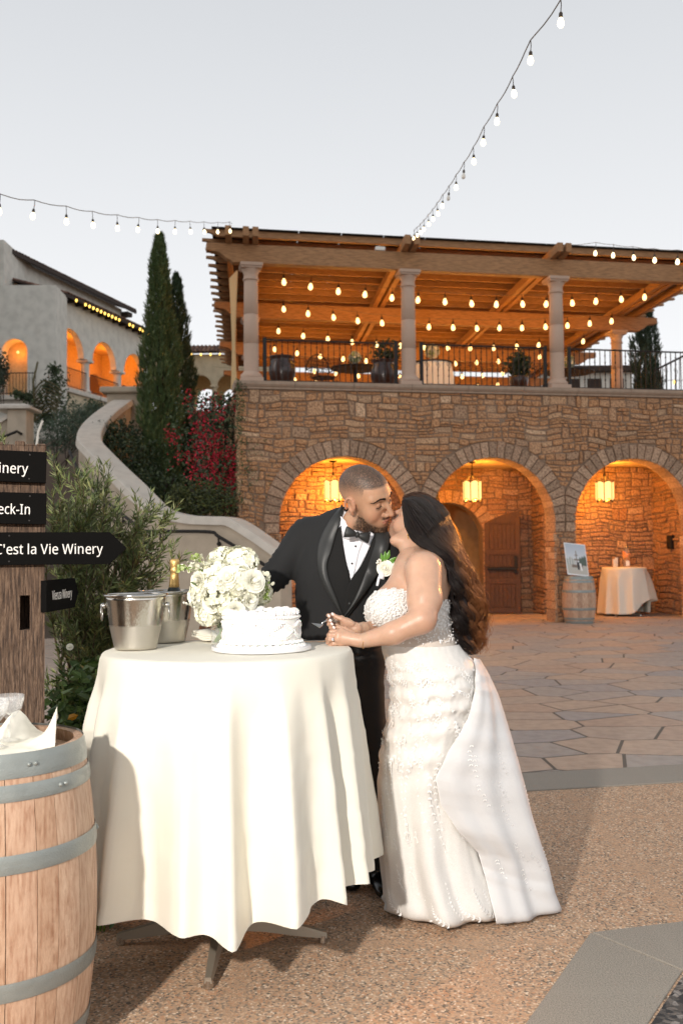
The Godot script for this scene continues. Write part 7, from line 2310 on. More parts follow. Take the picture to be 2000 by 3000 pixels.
	for q in [Vector3(0.147, 0.000, -4.425), Vector3(0.000, 0.000, -4.527)]:
		var sf := Field.new(q - Vector3(0.1, 0.02, 0.16), q + Vector3(0.16, 0.14, 0.16), 0.007)
		sf.ell(q + Vector3(0.02, 0.04, 0.02), Vector3(0.05, 0.04, 0.09), Basis(), 0.02).ell(q + Vector3(0.0, 0.055, -0.06), Vector3(0.045, 0.055, 0.06), Basis(), 0.02).ell(q + Vector3(0.03, 0.028, 0.08), Vector3(0.042, 0.028, 0.05), Basis(), 0.02)
		wpart(t, "shoe", Hull.new().add(sf, func(_p: Vector3, _g: Vector3) -> Color: return Color.WHITE).done(), M.shoe_leather)
	# brows, lashes, beard bristles
	for q in [1.0, -1.0]:
		var br := MB.new()
		for k in 150:
			var f := rng.randf()
			var c := Vector3(0.0985 - 0.030 * pow(f, 1.6), 0.0365 + 0.007 * sin(PI * minf(1, f * 1.2)) - 0.007 * f + rng.randf_range(-0.0036, 0.0036) * (1.1 - f), (0.013 + 0.049 * f) * q)
			br.tube([hf.onto(ho + hb * (c * hs), 0.0004), hf.onto(ho + hb * ((c + Vector3(-0.002, 0.003 - 0.004 * f, 0.006 * q)) * hs), 0.0016)], [0.0012, 0.0006], 4, false)
		wpart(t, "eyebrow", br, M.black_hair)
		var ls := []
		for k in 9:
			var f := k / 8.0
			ls.append(hf.onto(ho + hb * (Vector3(0.0885 - 0.007 * pow(2 * f - 1, 2), 0.006 - 0.003 * sin(PI * f), (0.019 + 0.028 * f) * q) * hs), 0.0006))
		var lm := MB.new().tube(ls, 0.0012, 4)
		for k in 12:
			var a: Vector3 = ls[mini(8, int(k * 0.75))]
			lm.tube([a, a + hb * (Vector3(0.006, -0.006, 0.001 * (k - 6) * q) * hs)], [0.0008, 0.0003], 3, false)
		wpart(t, "eyelashes", lm, M.black_hair)
	var brs := MB.new()
	var dark := [Color(0.05, 0.03, 0.02), Color(0.09, 0.05, 0.03), Color(0.03, 0.02, 0.015)]
	var nv := sk.v.size()
	var put := 0
	for tries in 60000:
		if put >= 2600: break
		var k := rng.randi() % nv
		var q := inv * (sk.v[k] - ho) / hs
		if sk.c[k].r < 0.23 and q.y < -0.03 and q.y > -0.14 and q.x > 0.0:
			var dir := (sk.n[k] * 0.55 + hb * Vector3(0.25, -0.9, 0) + Vector3(rng.randfn(0, 0.2), rng.randfn(0, 0.2), rng.randfn(0, 0.2))).normalized()
			brs.c(dark[put % 3]).tube([sk.v[k] - sk.n[k] * 0.001, sk.v[k] + dir * rng.randf_range(0.004, 0.009)], [0.0007, 0.0003], 3, false)
			put += 1
	mat("bristles", Color.WHITE, 0.6)
	wpart(t, "beard", brs, M.bristles, "", "stuff")
	# buttonhole flower on the lapel
	var fo := Vector3(0.182, 1.420, -4.230)
	var bo := thing("boutonniere", "white rose buttonhole with five green leaves on the man's lapel", "boutonniere", fo)
	rose(bo, "rose", Vector3.ZERO, 0.030, Vector3(-0.15, 0.15, 0.95).normalized(), M.petal_white)
	for q in [[-0.012, 0.036, 0.20], [0.004, 0.048, 0.02], [0.016, 0.056, -0.25], [0.024, 0.036, -0.95], [0.026, 0.022, -1.25], [0.026, -0.012, -2.0]]:
		var lf := part(bo, "leaf", slim_wide(), mat("leaf_bright", Color(0.33, 0.52, 0.12), 0.35, {"back": Color(0.4, 0.5, 0.15)}) if not M.has("leaf_bright") else M.leaf_bright)
		lf.transform = Transform3D(Basis(Vector3(0, 0, 1), q[2]).scaled(Vector3.ONE * 0.042), Vector3(q[0] * 0.6, q[1] * 0.6, -0.006))
	var bb := MB.new().smooth(true)
	for q in [[-0.030, 0.030], [-0.024, 0.036], [-0.034, 0.022], [-0.018, 0.032], [0.034, 0.012], [0.038, 0.018], [-0.028, 0.024]]: bb.ball(Vector3(q[0], q[1], 0.0), Vector3.ONE * 0.0045, 5, 8)
	part(bo, "small_buds", bb, M.petal_white)
	part(bo, "ribbon", MB.new().smooth(true).tube([Vector3(-0.012, -0.022, -0.004), Vector3(-0.018, -0.045, 0.0)], [0.012, 0.014], 10).tube([Vector3(-0.026, -0.04, 0.004), Vector3(-0.034, -0.075, 0.004)], 0.006, 6), M.shirt_white)

func P3v(u: float, v: float) -> Vector3:
	return Vector3((u - 1000.0) / 2917.0 * 4.36, 1.5 + (1616.0 - v - (1000.0 - u) * 0.009 - 6.0) / 2917.0 * 4.36, -4.36)

func slim_wide() -> ArrayMesh:
	var m := MB.new().smooth(true)
	var c := Vector3(0, 0.5, 0.05)
	var r := [Vector3(0, 0, 0), Vector3(0.17, 0.25, 0), Vector3(0.21, 0.5, -0.01), Vector3(0.12, 0.8, 0), Vector3(0, 1.05, 0.04), Vector3(-0.12, 0.8, 0), Vector3(-0.21, 0.5, -0.01), Vector3(-0.17, 0.25, 0)]
	for i in 8: m.tri(c, r[i], r[(i + 1) % 8])
	return m.done()

# ---------------------------------------------------------------- the woman in the white dress
func make_bride() -> void:
	mat("skin_woman", Color.WHITE, 0.45, {"sss": 0.12, "bump": "fine_n", "depth": 0.3, "scale": 24.0, "rtex": "sheen", "spec": 0.45})
	mat("dress_lace", Color(0.905, 0.895, 0.875), 0.7, {"tex": "lace", "bump": "lace_n", "depth": 0.5, "scale": 11.0, "rim": 0.15})
	mat("dress_satin", Color(0.895, 0.885, 0.865), 0.6, {"tex": "lace", "bump": "lace_n", "depth": 0.22, "scale": 7.0, "rim": 0.15, "back": Color(0.2, 0.2, 0.19)})
	mat("applique", Color(0.945, 0.94, 0.93), 0.65, {"bump": "fine_n", "depth": 0.4, "scale": 8.0, "two": true})
	mat("tulle", Color(0.90, 0.905, 0.915), 0.75, {"alpha": 0.6, "two": true, "bump": "lace_n", "depth": 0.12, "scale": 3.0})
	mat("gold", Color(0.86, 0.66, 0.36), 0.25, {"metal": 1.0})
	mat("nail_polish", Color(0.95, 0.87, 0.84), 0.12, {"coat": 0.6})
	mat("diamond", Color(0.96, 0.97, 1.0), 0.08, {"metal": 0.6})
	var t := thing("person", "woman with long dark wavy hair in a white lace wedding dress kissing the man", "person", Vector3(0.3, 0, -4.15))
	var skin := Color(0.53, 0.325, 0.225)
	var soft := noise(FastNoiseLite.TYPE_SIMPLEX, 20.0, 3, 16)
	# head
	var hb := Basis(Vector3(-0.769, 0.591, -0.246).normalized(), Vector3(0.424, 0.758, 0.495).normalized(), Vector3(0.479, 0.276, -0.834).normalized())
	var hs := 1.02
	var ho := Vector3(0.327, 1.599, -4.320)
	var hf := Field.new(ho - Vector3(0.17, 0.20, 0.17), ho + Vector3(0.17, 0.17, 0.17), 0.0034)
	head_shape(hf, ho, hb, hs, false)
	hf.cap(Vector3(0.303, 1.548, -4.260), Vector3(0.302, 1.440, -4.190), 0.052, 0.062, 0.03)
	hf.ell(Vector3(0.249, 1.536, -4.250), Vector3(0.045, 0.03, 0.045), Basis(), 0.03)
	var inv := hb.transposed()
	var paint := func(p: Vector3, _g: Vector3) -> Color:
		var q := inv * (p - ho) / hs
		var c := skin * (1.0 + 0.05 * soft.get_noise_3dv(p))
		c = c.lerp(Color(0.62, 0.30, 0.22), 0.3 * exp(-pow((q - Vector3(0.07, -0.03, -0.045)).length() / 0.03, 2)))
		var lip := Vector2((q.y + 0.0585) / 0.012, q.z / 0.024).length()
		if lip < 1.0 and q.x > 0.085: c = c.lerp(Color(0.50, 0.20, 0.17), 0.75)
		if q.y > 0.09 - 0.5 * maxf(0, 0.06 - q.x) and q.x < 0.08: c = Color(0.02, 0.016, 0.014)
		return c
	var sk := Hull.new()
	sk.add(hf, paint)
	# trunk, shoulders and arms
	var plain := func(p: Vector3, _g: Vector3) -> Color:
		var c := skin * (1.0 + 0.11 * soft.get_noise_3dv(p * 0.7) + 0.04 * soft.get_noise_3dv(p * 5.0))
		var el := (p - Vector3(0.330, 1.216, -3.880)).length()
		return c.lerp(Color(0.56, 0.29, 0.20), 0.35 * exp(-pow(el / 0.05, 2)))
	var bf := Field.new(Vector3(0.02, 1.02, -4.50), Vector3(0.50, 1.62, -3.83), 0.0068)
	var trunk := func(f: Field, grow: float) -> void:
		f.ell(Vector3(0.333, 1.347, -4.170), Vector3(0.112 + grow, 0.14 + grow, 0.155 + grow), Basis(Vector3(0, 0, 1), 0.10), 0.05)
		f.ell(Vector3(0.327, 1.226, -4.170), Vector3(0.122 + grow, 0.14 + grow, 0.150 + grow), Basis(), 0.05)
		f.ell(Vector3(0.320, 1.093, -4.160), Vector3(0.150 + grow, 0.12 + grow, 0.160 + grow), Basis(), 0.05)
		f.ell(Vector3(0.200, 1.259, -4.070), Vector3(0.088 + grow, 0.082 + grow, 0.082 + grow), Basis(Vector3(0, 0, 1), 0.3), 0.035)
		f.ell(Vector3(0.187, 1.244, -4.230), Vector3(0.088 + grow, 0.080 + grow, 0.080 + grow), Basis(Vector3(0, 0, 1), 0.3), 0.03)
	trunk.call(bf, 0.0)
	bf.cap(Vector3(0.274, 1.398, -4.140), Vector3(0.207, 1.281, -4.100), 0.055, 0.065, 0.05)
	bf.cap(Vector3(0.303, 1.454, -4.200), Vector3(0.315, 1.383, -4.180), 0.062, 0.085, 0.05)
	bf.cap(Vector3(0.290, 1.419, -4.160), Vector3(0.328, 1.425, -4.050), 0.060, 0.066, 0.04)
	bf.cap(Vector3(0.294, 1.411, -4.220), Vector3(0.295, 1.393, -4.340), 0.060, 0.060, 0.04)
	bf.cap(Vector3(0.368, 1.433, -4.120), Vector3(0.401, 1.341, -4.140), 0.055, 0.06, 0.04)
	bf.cap(Vector3(0.327, 1.417, -4.010), Vector3(0.325, 1.301, -3.950), 0.074, 0.067, 0.02)
	bf.cap(Vector3(0.325, 1.301, -3.950), Vector3(0.309, 1.223, -3.900), 0.067, 0.051, 0.02)
	bf.cap(Vector3(0.313, 1.224, -3.900), Vector3(0.196, 1.171, -3.900), 0.052, 0.043, 0.02)
	bf.cap(Vector3(0.196, 1.171, -3.900), Vector3(0.076, 1.141, -3.930), 0.043, 0.029, 0.02)
	bf.cap(Vector3(0.295, 1.386, -4.340), Vector3(0.283, 1.173, -4.320), 0.058, 0.045, 0.02)
	bf.cap(Vector3(0.283, 1.171, -4.310), Vector3(0.058, 1.176, -4.030), 0.043, 0.027, 0.02)
	sk.add(bf, plain)
	# hands
	var wl := Vector3(0.076, 1.141, -3.930)
	var hd := Field.new(wl - Vector3(0.17, 0.07, 0.11), wl + Vector3(0.04, 0.07, 0.06), 0.0028)
	hd.cap(Vector3(0.096, 1.146, -3.925), wl, 0.031, 0.028, 0.01)
	hand_shape(hd, Vector3(0.060, 1.143, -3.930), [Vector3(-0.004, 1.178, -3.945), Vector3(-0.016, 1.166, -3.930), Vector3(-0.019, 1.150, -3.928), Vector3(-0.010, 1.133, -3.937)], [
		[Vector3(-0.004, 1.178, -3.945), Vector3(-0.045, 1.176, -3.945), Vector3(-0.056, 1.160, -3.965), Vector3(-0.043, 1.150, -3.985)],
		[Vector3(-0.016, 1.166, -3.930), Vector3(-0.050, 1.164, -3.930), Vector3(-0.060, 1.147, -3.950), Vector3(-0.045, 1.140, -3.975)],
		[Vector3(-0.019, 1.150, -3.928), Vector3(-0.050, 1.148, -3.928), Vector3(-0.059, 1.133, -3.948), Vector3(-0.044, 1.129, -3.970)],
		[Vector3(-0.010, 1.133, -3.937), Vector3(-0.036, 1.130, -3.935), Vector3(-0.048, 1.122, -3.950), Vector3(-0.036, 1.120, -3.968)],
		[Vector3(0.043, 1.165, -3.955), Vector3(0.009, 1.185, -3.975), Vector3(-0.020, 1.190, -3.985)]], 0.0093)
	sk.add(hd, plain)
	var wr := Vector3(0.058, 1.176, -4.030)
	var hr := Field.new(wr - Vector3(0.15, 0.07, 0.07), wr + Vector3(0.05, 0.09, 0.09), 0.0028)
	hr.cap(Vector3(0.086, 1.178, -4.060), wr, 0.028, 0.026, 0.01)
	hand_shape(hr, Vector3(0.051, 1.181, -4.020), [Vector3(-0.004, 1.220, -4.045), Vector3(-0.014, 1.206, -4.050), Vector3(-0.015, 1.191, -4.048), Vector3(-0.008, 1.177, -4.040)], [
		[Vector3(-0.004, 1.220, -4.045), Vector3(-0.038, 1.233, -4.050), Vector3(-0.057, 1.235, -4.030), Vector3(-0.052, 1.231, -4.010)],
		[Vector3(-0.014, 1.206, -4.050), Vector3(-0.045, 1.217, -4.045), Vector3(-0.059, 1.215, -4.020), Vector3(-0.048, 1.214, -4.000)],
		[Vector3(-0.015, 1.191, -4.048), Vector3(-0.045, 1.201, -4.040), Vector3(-0.055, 1.200, -4.015), Vector3(-0.042, 1.200, -3.998)],
		[Vector3(-0.008, 1.177, -4.040), Vector3(-0.037, 1.187, -4.030), Vector3(-0.047, 1.186, -4.010), Vector3(-0.034, 1.185, -3.995)],
		[Vector3(0.040, 1.202, -4.000), Vector3(-0.004, 1.223, -3.995), Vector3(-0.026, 1.231, -4.000), Vector3(-0.037, 1.241, -4.003)]], 0.0090)
	hr.ell(Vector3(0.017, 1.204, -4.010), Vector3(0.028, 0.022, 0.018), Basis(Vector3(0, 0, 1), -0.4), 0.015)
	sk.add(hr, plain)
	# legs under the skirt
	var lf := Field.new(Vector3(0.1, 0.02, -4.42), Vector3(0.62, 1.15, -3.98), 0.02)
	lf.cap(Vector3(0.345, 1.005, -4.120), Vector3(0.312, 0.532, -4.120), 0.10, 0.07, 0.03).cap(Vector3(0.312, 0.532, -4.120), Vector3(0.336, 0.025, -4.150), 0.065, 0.045, 0.03)
	lf.cap(Vector3(0.411, 0.993, -4.220), Vector3(0.407, 0.504, -4.240), 0.10, 0.07, 0.03).cap(Vector3(0.407, 0.504, -4.240), Vector3(0.463, 0.035, -4.280), 0.065, 0.045, 0.03)
	sk.add(lf, plain)
	wpart(t, "body", sk.done(), M.skin_woman)
	var nails := MB.new().smooth(true)
	for q in [Vector3(-0.054, 1.235, -4.002), Vector3(-0.048, 1.217, -3.992), Vector3(-0.042, 1.203, -3.990), Vector3(-0.034, 1.189, -3.987), Vector3(-0.039, 1.242, -3.995)]:
		nails.ball(q, Vector3(0.0055, 0.0075, 0.003), 6, 8, Basis(Vector3(0, 0, 1), 0.7))
	wpart(t, "fingernails", nails, M.nail_polish)
	# bodice: a second skin over the trunk, cut along a scalloped neckline
	var df := Field.new(Vector3(0.02, 1.05, -4.40), Vector3(0.52, 1.42, -3.92), 0.0075)
	trunk.call(df, 0.009)
	var neckline := func(p: Vector3) -> bool:
		var front := smoothstep(0.32, 0.22, p.x)
		var y := lerpf(1.288, 1.342, front) + 0.006 * sin(p.x * 160.0) * sin(p.z * 160.0)
		y -= 0.075 * exp(-pow((p.z + 4.15) / 0.028, 2)) * smoothstep(0.24, 0.16, p.x)
		return p.y < y and p.y > 1.085
	var bumps := noise(FastNoiseLite.TYPE_CELLULAR, 42.0, 1, 3)
	bumps.cellular_return_type = FastNoiseLite.RETURN_DISTANCE
	var puff := func(p: Vector3, _g: Vector3) -> float: return 0.006 * bumps.get_noise_3dv(p) + 0.002
	var tone := func(p: Vector3, _g: Vector3) -> Color:
		var sheer := smoothstep(1.185, 1.165, p.y + 0.02 * soft.get_noise_3dv(p * 3.0)) * smoothstep(1.085, 1.105, p.y)
		return Color.WHITE.lerp(Color(0.80, 0.70, 0.62), 0.75 * sheer)
	wpart(t, "bodice", Hull.new().add(df, tone, neckline, puff).done(), M.dress_lace)
	# skirt
	var rows := [[Vector3(0.159, 1.109, -4.150), Vector3(0.487, 1.106, -4.150), 0.160], [Vector3(0.163, 1.071, -4.150), Vector3(0.516, 1.068, -4.150), 0.170], [Vector3(0.180, 1.017, -4.150), Vector3(0.552, 1.014, -4.150), 0.185], [Vector3(0.189, 0.961, -4.150), Vector3(0.571, 0.958, -4.150), 0.198], [Vector3(0.195, 0.898, -4.150), Vector3(0.576, 0.894, -4.150), 0.205], [Vector3(0.189, 0.827, -4.150), Vector3(0.569, 0.824, -4.150), 0.207], [Vector3(0.165, 0.744, -4.150), Vector3(0.559, 0.740, -4.150), 0.205], [Vector3(0.146, 0.646, -4.150), Vector3(0.552, 0.642, -4.150), 0.200], [Vector3(0.137, 0.525, -4.160), Vector3(0.552, 0.521, -4.160), 0.200], [Vector3(0.137, 0.382, -4.170), Vector3(0.561, 0.378, -4.170), 0.212], [Vector3(0.145, 0.253, -4.180), Vector3(0.576, 0.250, -4.180), 0.235], [Vector3(0.154, 0.138, -4.190), Vector3(0.622, 0.134, -4.190), 0.262], [Vector3(0.162, 0.051, -4.200), Vector3(0.664, 0.046, -4.200), 0.28], [Vector3(0.154, 0.004, -4.295), Vector3(0.717, 0.004, -4.330), 0.295]]
	var wob := noise(FastNoiseLite.TYPE_SIMPLEX_SMOOTH, 1.0, 3, 33)
	var ruffle := noise(FastNoiseLite.TYPE_CELLULAR, 46.0, 1, 4)
	ruffle.cellular_return_type = FastNoiseLite.RETURN_DISTANCE
	var lv := rows.size() - 1
	var surf := func(f: float, a: float) -> Vector3:
		# f: 0 waist .. 1 hem, a: 0 right, 90 degrees towards the viewer
		var x := clampf(f, 0.0, 1.0) * lv
		var i := mini(int(x), lv - 1)
		var g := x - i
		var l: Vector3 = rows[i][0].cubic_interpolate(rows[i + 1][0], rows[maxi(i - 1, 0)][0], rows[mini(i + 2, lv)][0], g)
		var r: Vector3 = rows[i][1].cubic_interpolate(rows[i + 1][1], rows[maxi(i - 1, 0)][1], rows[mini(i + 2, lv)][1], g)
		var b := lerpf(rows[i][2], rows[i + 1][2], g)
		var c := (l + r) / 2.0
		var w := (r.x - l.x) / 2.0
		var p := c + Vector3(cos(a) * w, 0, sin(a) * b)
		var o := Vector3(cos(a), 0, sin(a))
		var low := smoothstep(0.45, 1.0, f)
		p += o * low * (0.020 * cos(a * 7.0 + 0.8) + 0.014 * cos(a * 11.0 - 1.0 + f * 2.0)) * (0.4 + 0.6 * sin(a))
		# pulled folds round the hips and thighs
		var hip := smoothstep(0.08, 0.25, f) * smoothstep(0.72, 0.5, f)
		p += o * hip * 0.011 * sin(f * 78.0 + 2.6 * cos(a + 0.4) + 2.0 * wob.get_noise_2d(a * 1.3, f * 4.0)) * (0.5 + 0.5 * wob.get_noise_2d(a * 2.0 + 9.0, f * 6.0))
		p += o * 0.010 * wob.get_noise_2d(a * 1.6, f * 3.0) * smoothstep(0.1, 0.4, f)
		return p
	var rings := []
	for j in 105:
		var f := j / 104.0
		var ring := PackedVector3Array()
		for k in 200:
			var a := -TAU * k / 200.0
			var p: Vector3 = surf.call(f, a)
			var lacy := smoothstep(0.56, 0.40, f + 0.04 * sin(a * 5.0))
			p += Vector3(cos(a), 0, sin(a)) * lacy * 0.0035 * ruffle.get_noise_3dv(p)
			p.y = maxf(p.y, 0.004)
			ring.append(p)
		rings.append(ring)
	rings.reverse()
	var skm := MB.new().smooth(true)
	for i in rings.size() - 1:
		for k in 200:
			var l := (k + 1) % 200
			skm.quad(rings[i][k], rings[i][l], rings[i + 1][l], rings[i + 1][k])
	wpart(t, "skirt", skm, M.dress_satin)
	# embroidered sprigs standing proud of the cloth
	var ap := MB.new().smooth(true)
	var leafat := func(p: Vector3, dir: Vector3, nrm: Vector3, size: float) -> void:
		var s := dir.cross(nrm).normalized()
		var tip := p + dir * size + nrm * 0.0008
		var mid := p + dir * size * 0.5 + nrm * (0.0012 + 0.05 * size)
		var a := p + dir * size * 0.45 + s * size * 0.24 + nrm * 0.0006
		var b := p + dir * size * 0.45 - s * size * 0.24 + nrm * 0.0006
		ap.tri(p, a, mid); ap.tri(a, tip, mid); ap.tri(tip, b, mid); ap.tri(b, p, mid)
	var spray := func(f0: float, a0: float, df1: float, da: float, count: int, size: float) -> void:
		var last: Vector3 = surf.call(f0, a0)
		for i in count:
			var g := (i + 1.0) / count
			var f := f0 + df1 * g
			var a := a0 + da * g + 0.08 * sin(g * 4.0)
			var p: Vector3 = surf.call(f, a)
			var nrm := Vector3(cos(a), 0.1, sin(a)).normalized()
			var dir := (p - last).normalized()
			var s := dir.cross(nrm).normalized()
			var z := size * (1.1 - 0.5 * g)
			leafat.call(p + nrm * 0.0012, (dir + s * 0.8).normalized(), nrm, z)
			leafat.call(p + nrm * 0.0012, (dir - s * 0.8).normalized(), nrm, z)
			if i: ap.tube([last + nrm * 0.001, p + nrm * 0.001], 0.0010, 4, false)
			last = p
		leafat.call(last, Vector3.UP if df1 < 0 else Vector3.DOWN, Vector3(cos(a0 + da), 0.1, sin(a0 + da)).normalized(), size * 0.7)
	for k in 130: spray.call(rng.randf_range(0.08, 0.50), rng.randf_range(0.0, 3.1), rng.randf_range(0.04, 0.10), rng.randf_range(-0.25, 0.25), 6, 0.0145)
	for k in 16: spray.call(0.50 + rng.randf_range(-0.02, 0.05), 0.15 + 0.18 * k, rng.randf_range(0.10, 0.2), rng.randf_range(-0.2, 0.2), 11, 0.017)
	for k in 9: spray.call(0.93, 0.25 + 0.26 * k, rng.randf_range(-0.13, -0.07), rng.randf_range(0.1, 0.4), 10, 0.016)
	for k in 12: spray.call(rng.randf_range(0.62, 0.85), rng.randf_range(0.4, 2.9), 0.04, 0.1, 4, 0.012)
	make_overskirt(t, rows, surf, leafat)
	wpart(t, "lace_sprigs", ap, M.applique, "", "stuff")
	var ba := MB.new().smooth(true)
	for k in 1900:   # petals of lace on the bodice
		var p := Vector3(rng.randf_range(0.08, 0.47), rng.randf_range(1.12, 1.33), -3.9)
		p.z = df.front(p.x, p.y, -9.0)
		if p.z < -4.2 or not neckline.call(p): continue
		if p.y < 1.18 and rng.randf() < 0.6: continue
		var e := 0.006
		var nrm := Vector3(df.at(p + Vector3(e, 0, 0)) - df.at(p - Vector3(e, 0, 0)), df.at(p + Vector3(0, e, 0)) - df.at(p - Vector3(0, e, 0)), df.at(p + Vector3(0, 0, e)) - df.at(p - Vector3(0, 0, e))).normalized()
		var dir := nrm.cross(Vector3(rng.randfn(), rng.randfn(), rng.randfn())).normalized()
		var s := dir.cross(nrm)
		var z := rng.randf_range(0.007, 0.0125)
		p += nrm * 0.006
		var m := p + dir * z * 0.5 + nrm * 0.004
		ba.tri(p, p + dir * z * 0.5 + s * z * 0.3, m); ba.tri(p + dir * z * 0.5 + s * z * 0.3, p + dir * z, m); ba.tri(p + dir * z, p + dir * z * 0.5 - s * z * 0.3, m); ba.tri(p + dir * z * 0.5 - s * z * 0.3, p, m)
	wpart(t, "bodice_petals", ba, M.applique, "", "stuff")
	# jewellery
	var rc: Vector3 = Vector3(-0.037, 1.148, -3.926)
	var rr := []
	for k in 17: rr.append(rc + Vector3(0.003 * cos(TAU * k / 16), 0.0098 * sin(TAU * k / 16), 0.0102 * cos(TAU * k / 16)))
	var ring := wpart(t, "ring", MB.new().smooth(true).tube(rr, 0.0012, 6, false), M.chrome)
	part(ring, "stone", MB.new().ball(rc + Vector3(-0.002, 0.001, 0.013), Vector3(0.0045, 0.006, 0.0035), 5, 8), M.diamond)
	var wc: Vector3 = Vector3(0.081, 1.141, -3.930)
	var bc := []
	for k in 25: bc.append(wc + Vector3(0.004 * sin(TAU * k / 12.0), 0.0315 * sin(TAU * k / 24), 0.0315 * cos(TAU * k / 24)))
	wpart(t, "bracelet", MB.new().smooth(true).tube(bc, 0.0011, 5, false), M.gold)
	var ear := MB.new().smooth(true)
	for k in 9: ear.ball(Vector3(0.277, 1.559, -4.195) + Vector3(0.0012 * k, -0.0055 * k, 0.0), Vector3(0.0022, 0.0034, 0.0022), 5, 7)
	wpart(t, "earring", ear, M.gold)
	var nl := spline([Vector3(0.303, 1.500, -4.135), Vector3(0.273, 1.476, -4.115), Vector3(0.252, 1.456, -4.110), Vector3(0.236, 1.447, -4.130), Vector3(0.234, 1.446, -4.200)], 5)
	wpart(t, "necklace", MB.new().smooth(true).tube(nl, 0.0012, 5), M.gold)
	var lash := MB.new()
	for k in 14: lash.tube([hf.onto(ho + hb * (Vector3(0.088, 0.006, -0.046 + 0.002 * k) * hs), 0.0004), hf.onto(ho + hb * (Vector3(0.09, 0.003, -0.047 + 0.002 * k) * hs), 0.004)], [0.0007, 0.0003], 3, false)
	wpart(t, "eyelashes", lash, M.black_hair)
	# cake server in her hand
	var cs := thing("cake_server", "small silver cake server held in the woman's hand", "server", Vector3(-0.079, 1.205, -3.990))
	var pl: Array = [Vector3(-0.123, 1.210, -3.970), Vector3(-0.090, 1.192, -3.950), Vector3(-0.076, 1.204, -3.970), Vector3(-0.089, 1.212, -4.010)]
	var bl := MB.new()
	var dn := Vector3(0, -0.0022, 0)
	bl.quad(pl[0], pl[1], pl[2], pl[3])
	bl.quad(pl[3] + dn, pl[2] + dn, pl[1] + dn, pl[0] + dn)
	for k in 4: bl.quad(pl[k] + dn, pl[(k + 1) % 4] + dn, pl[(k + 1) % 4], pl[k])
	wpart(cs, "blade", bl, M.chrome)
	wpart(cs, "handle", MB.new().smooth(true).tube([Vector3(-0.082, 1.207, -3.985), Vector3(-0.065, 1.216, -4.000), Vector3(-0.048, 1.221, -4.015), Vector3(0.010, 1.194, -4.030)], [0.003, 0.0035, 0.005, 0.006], 8), M.chrome)
	make_hair(t, ho, hb, hs)

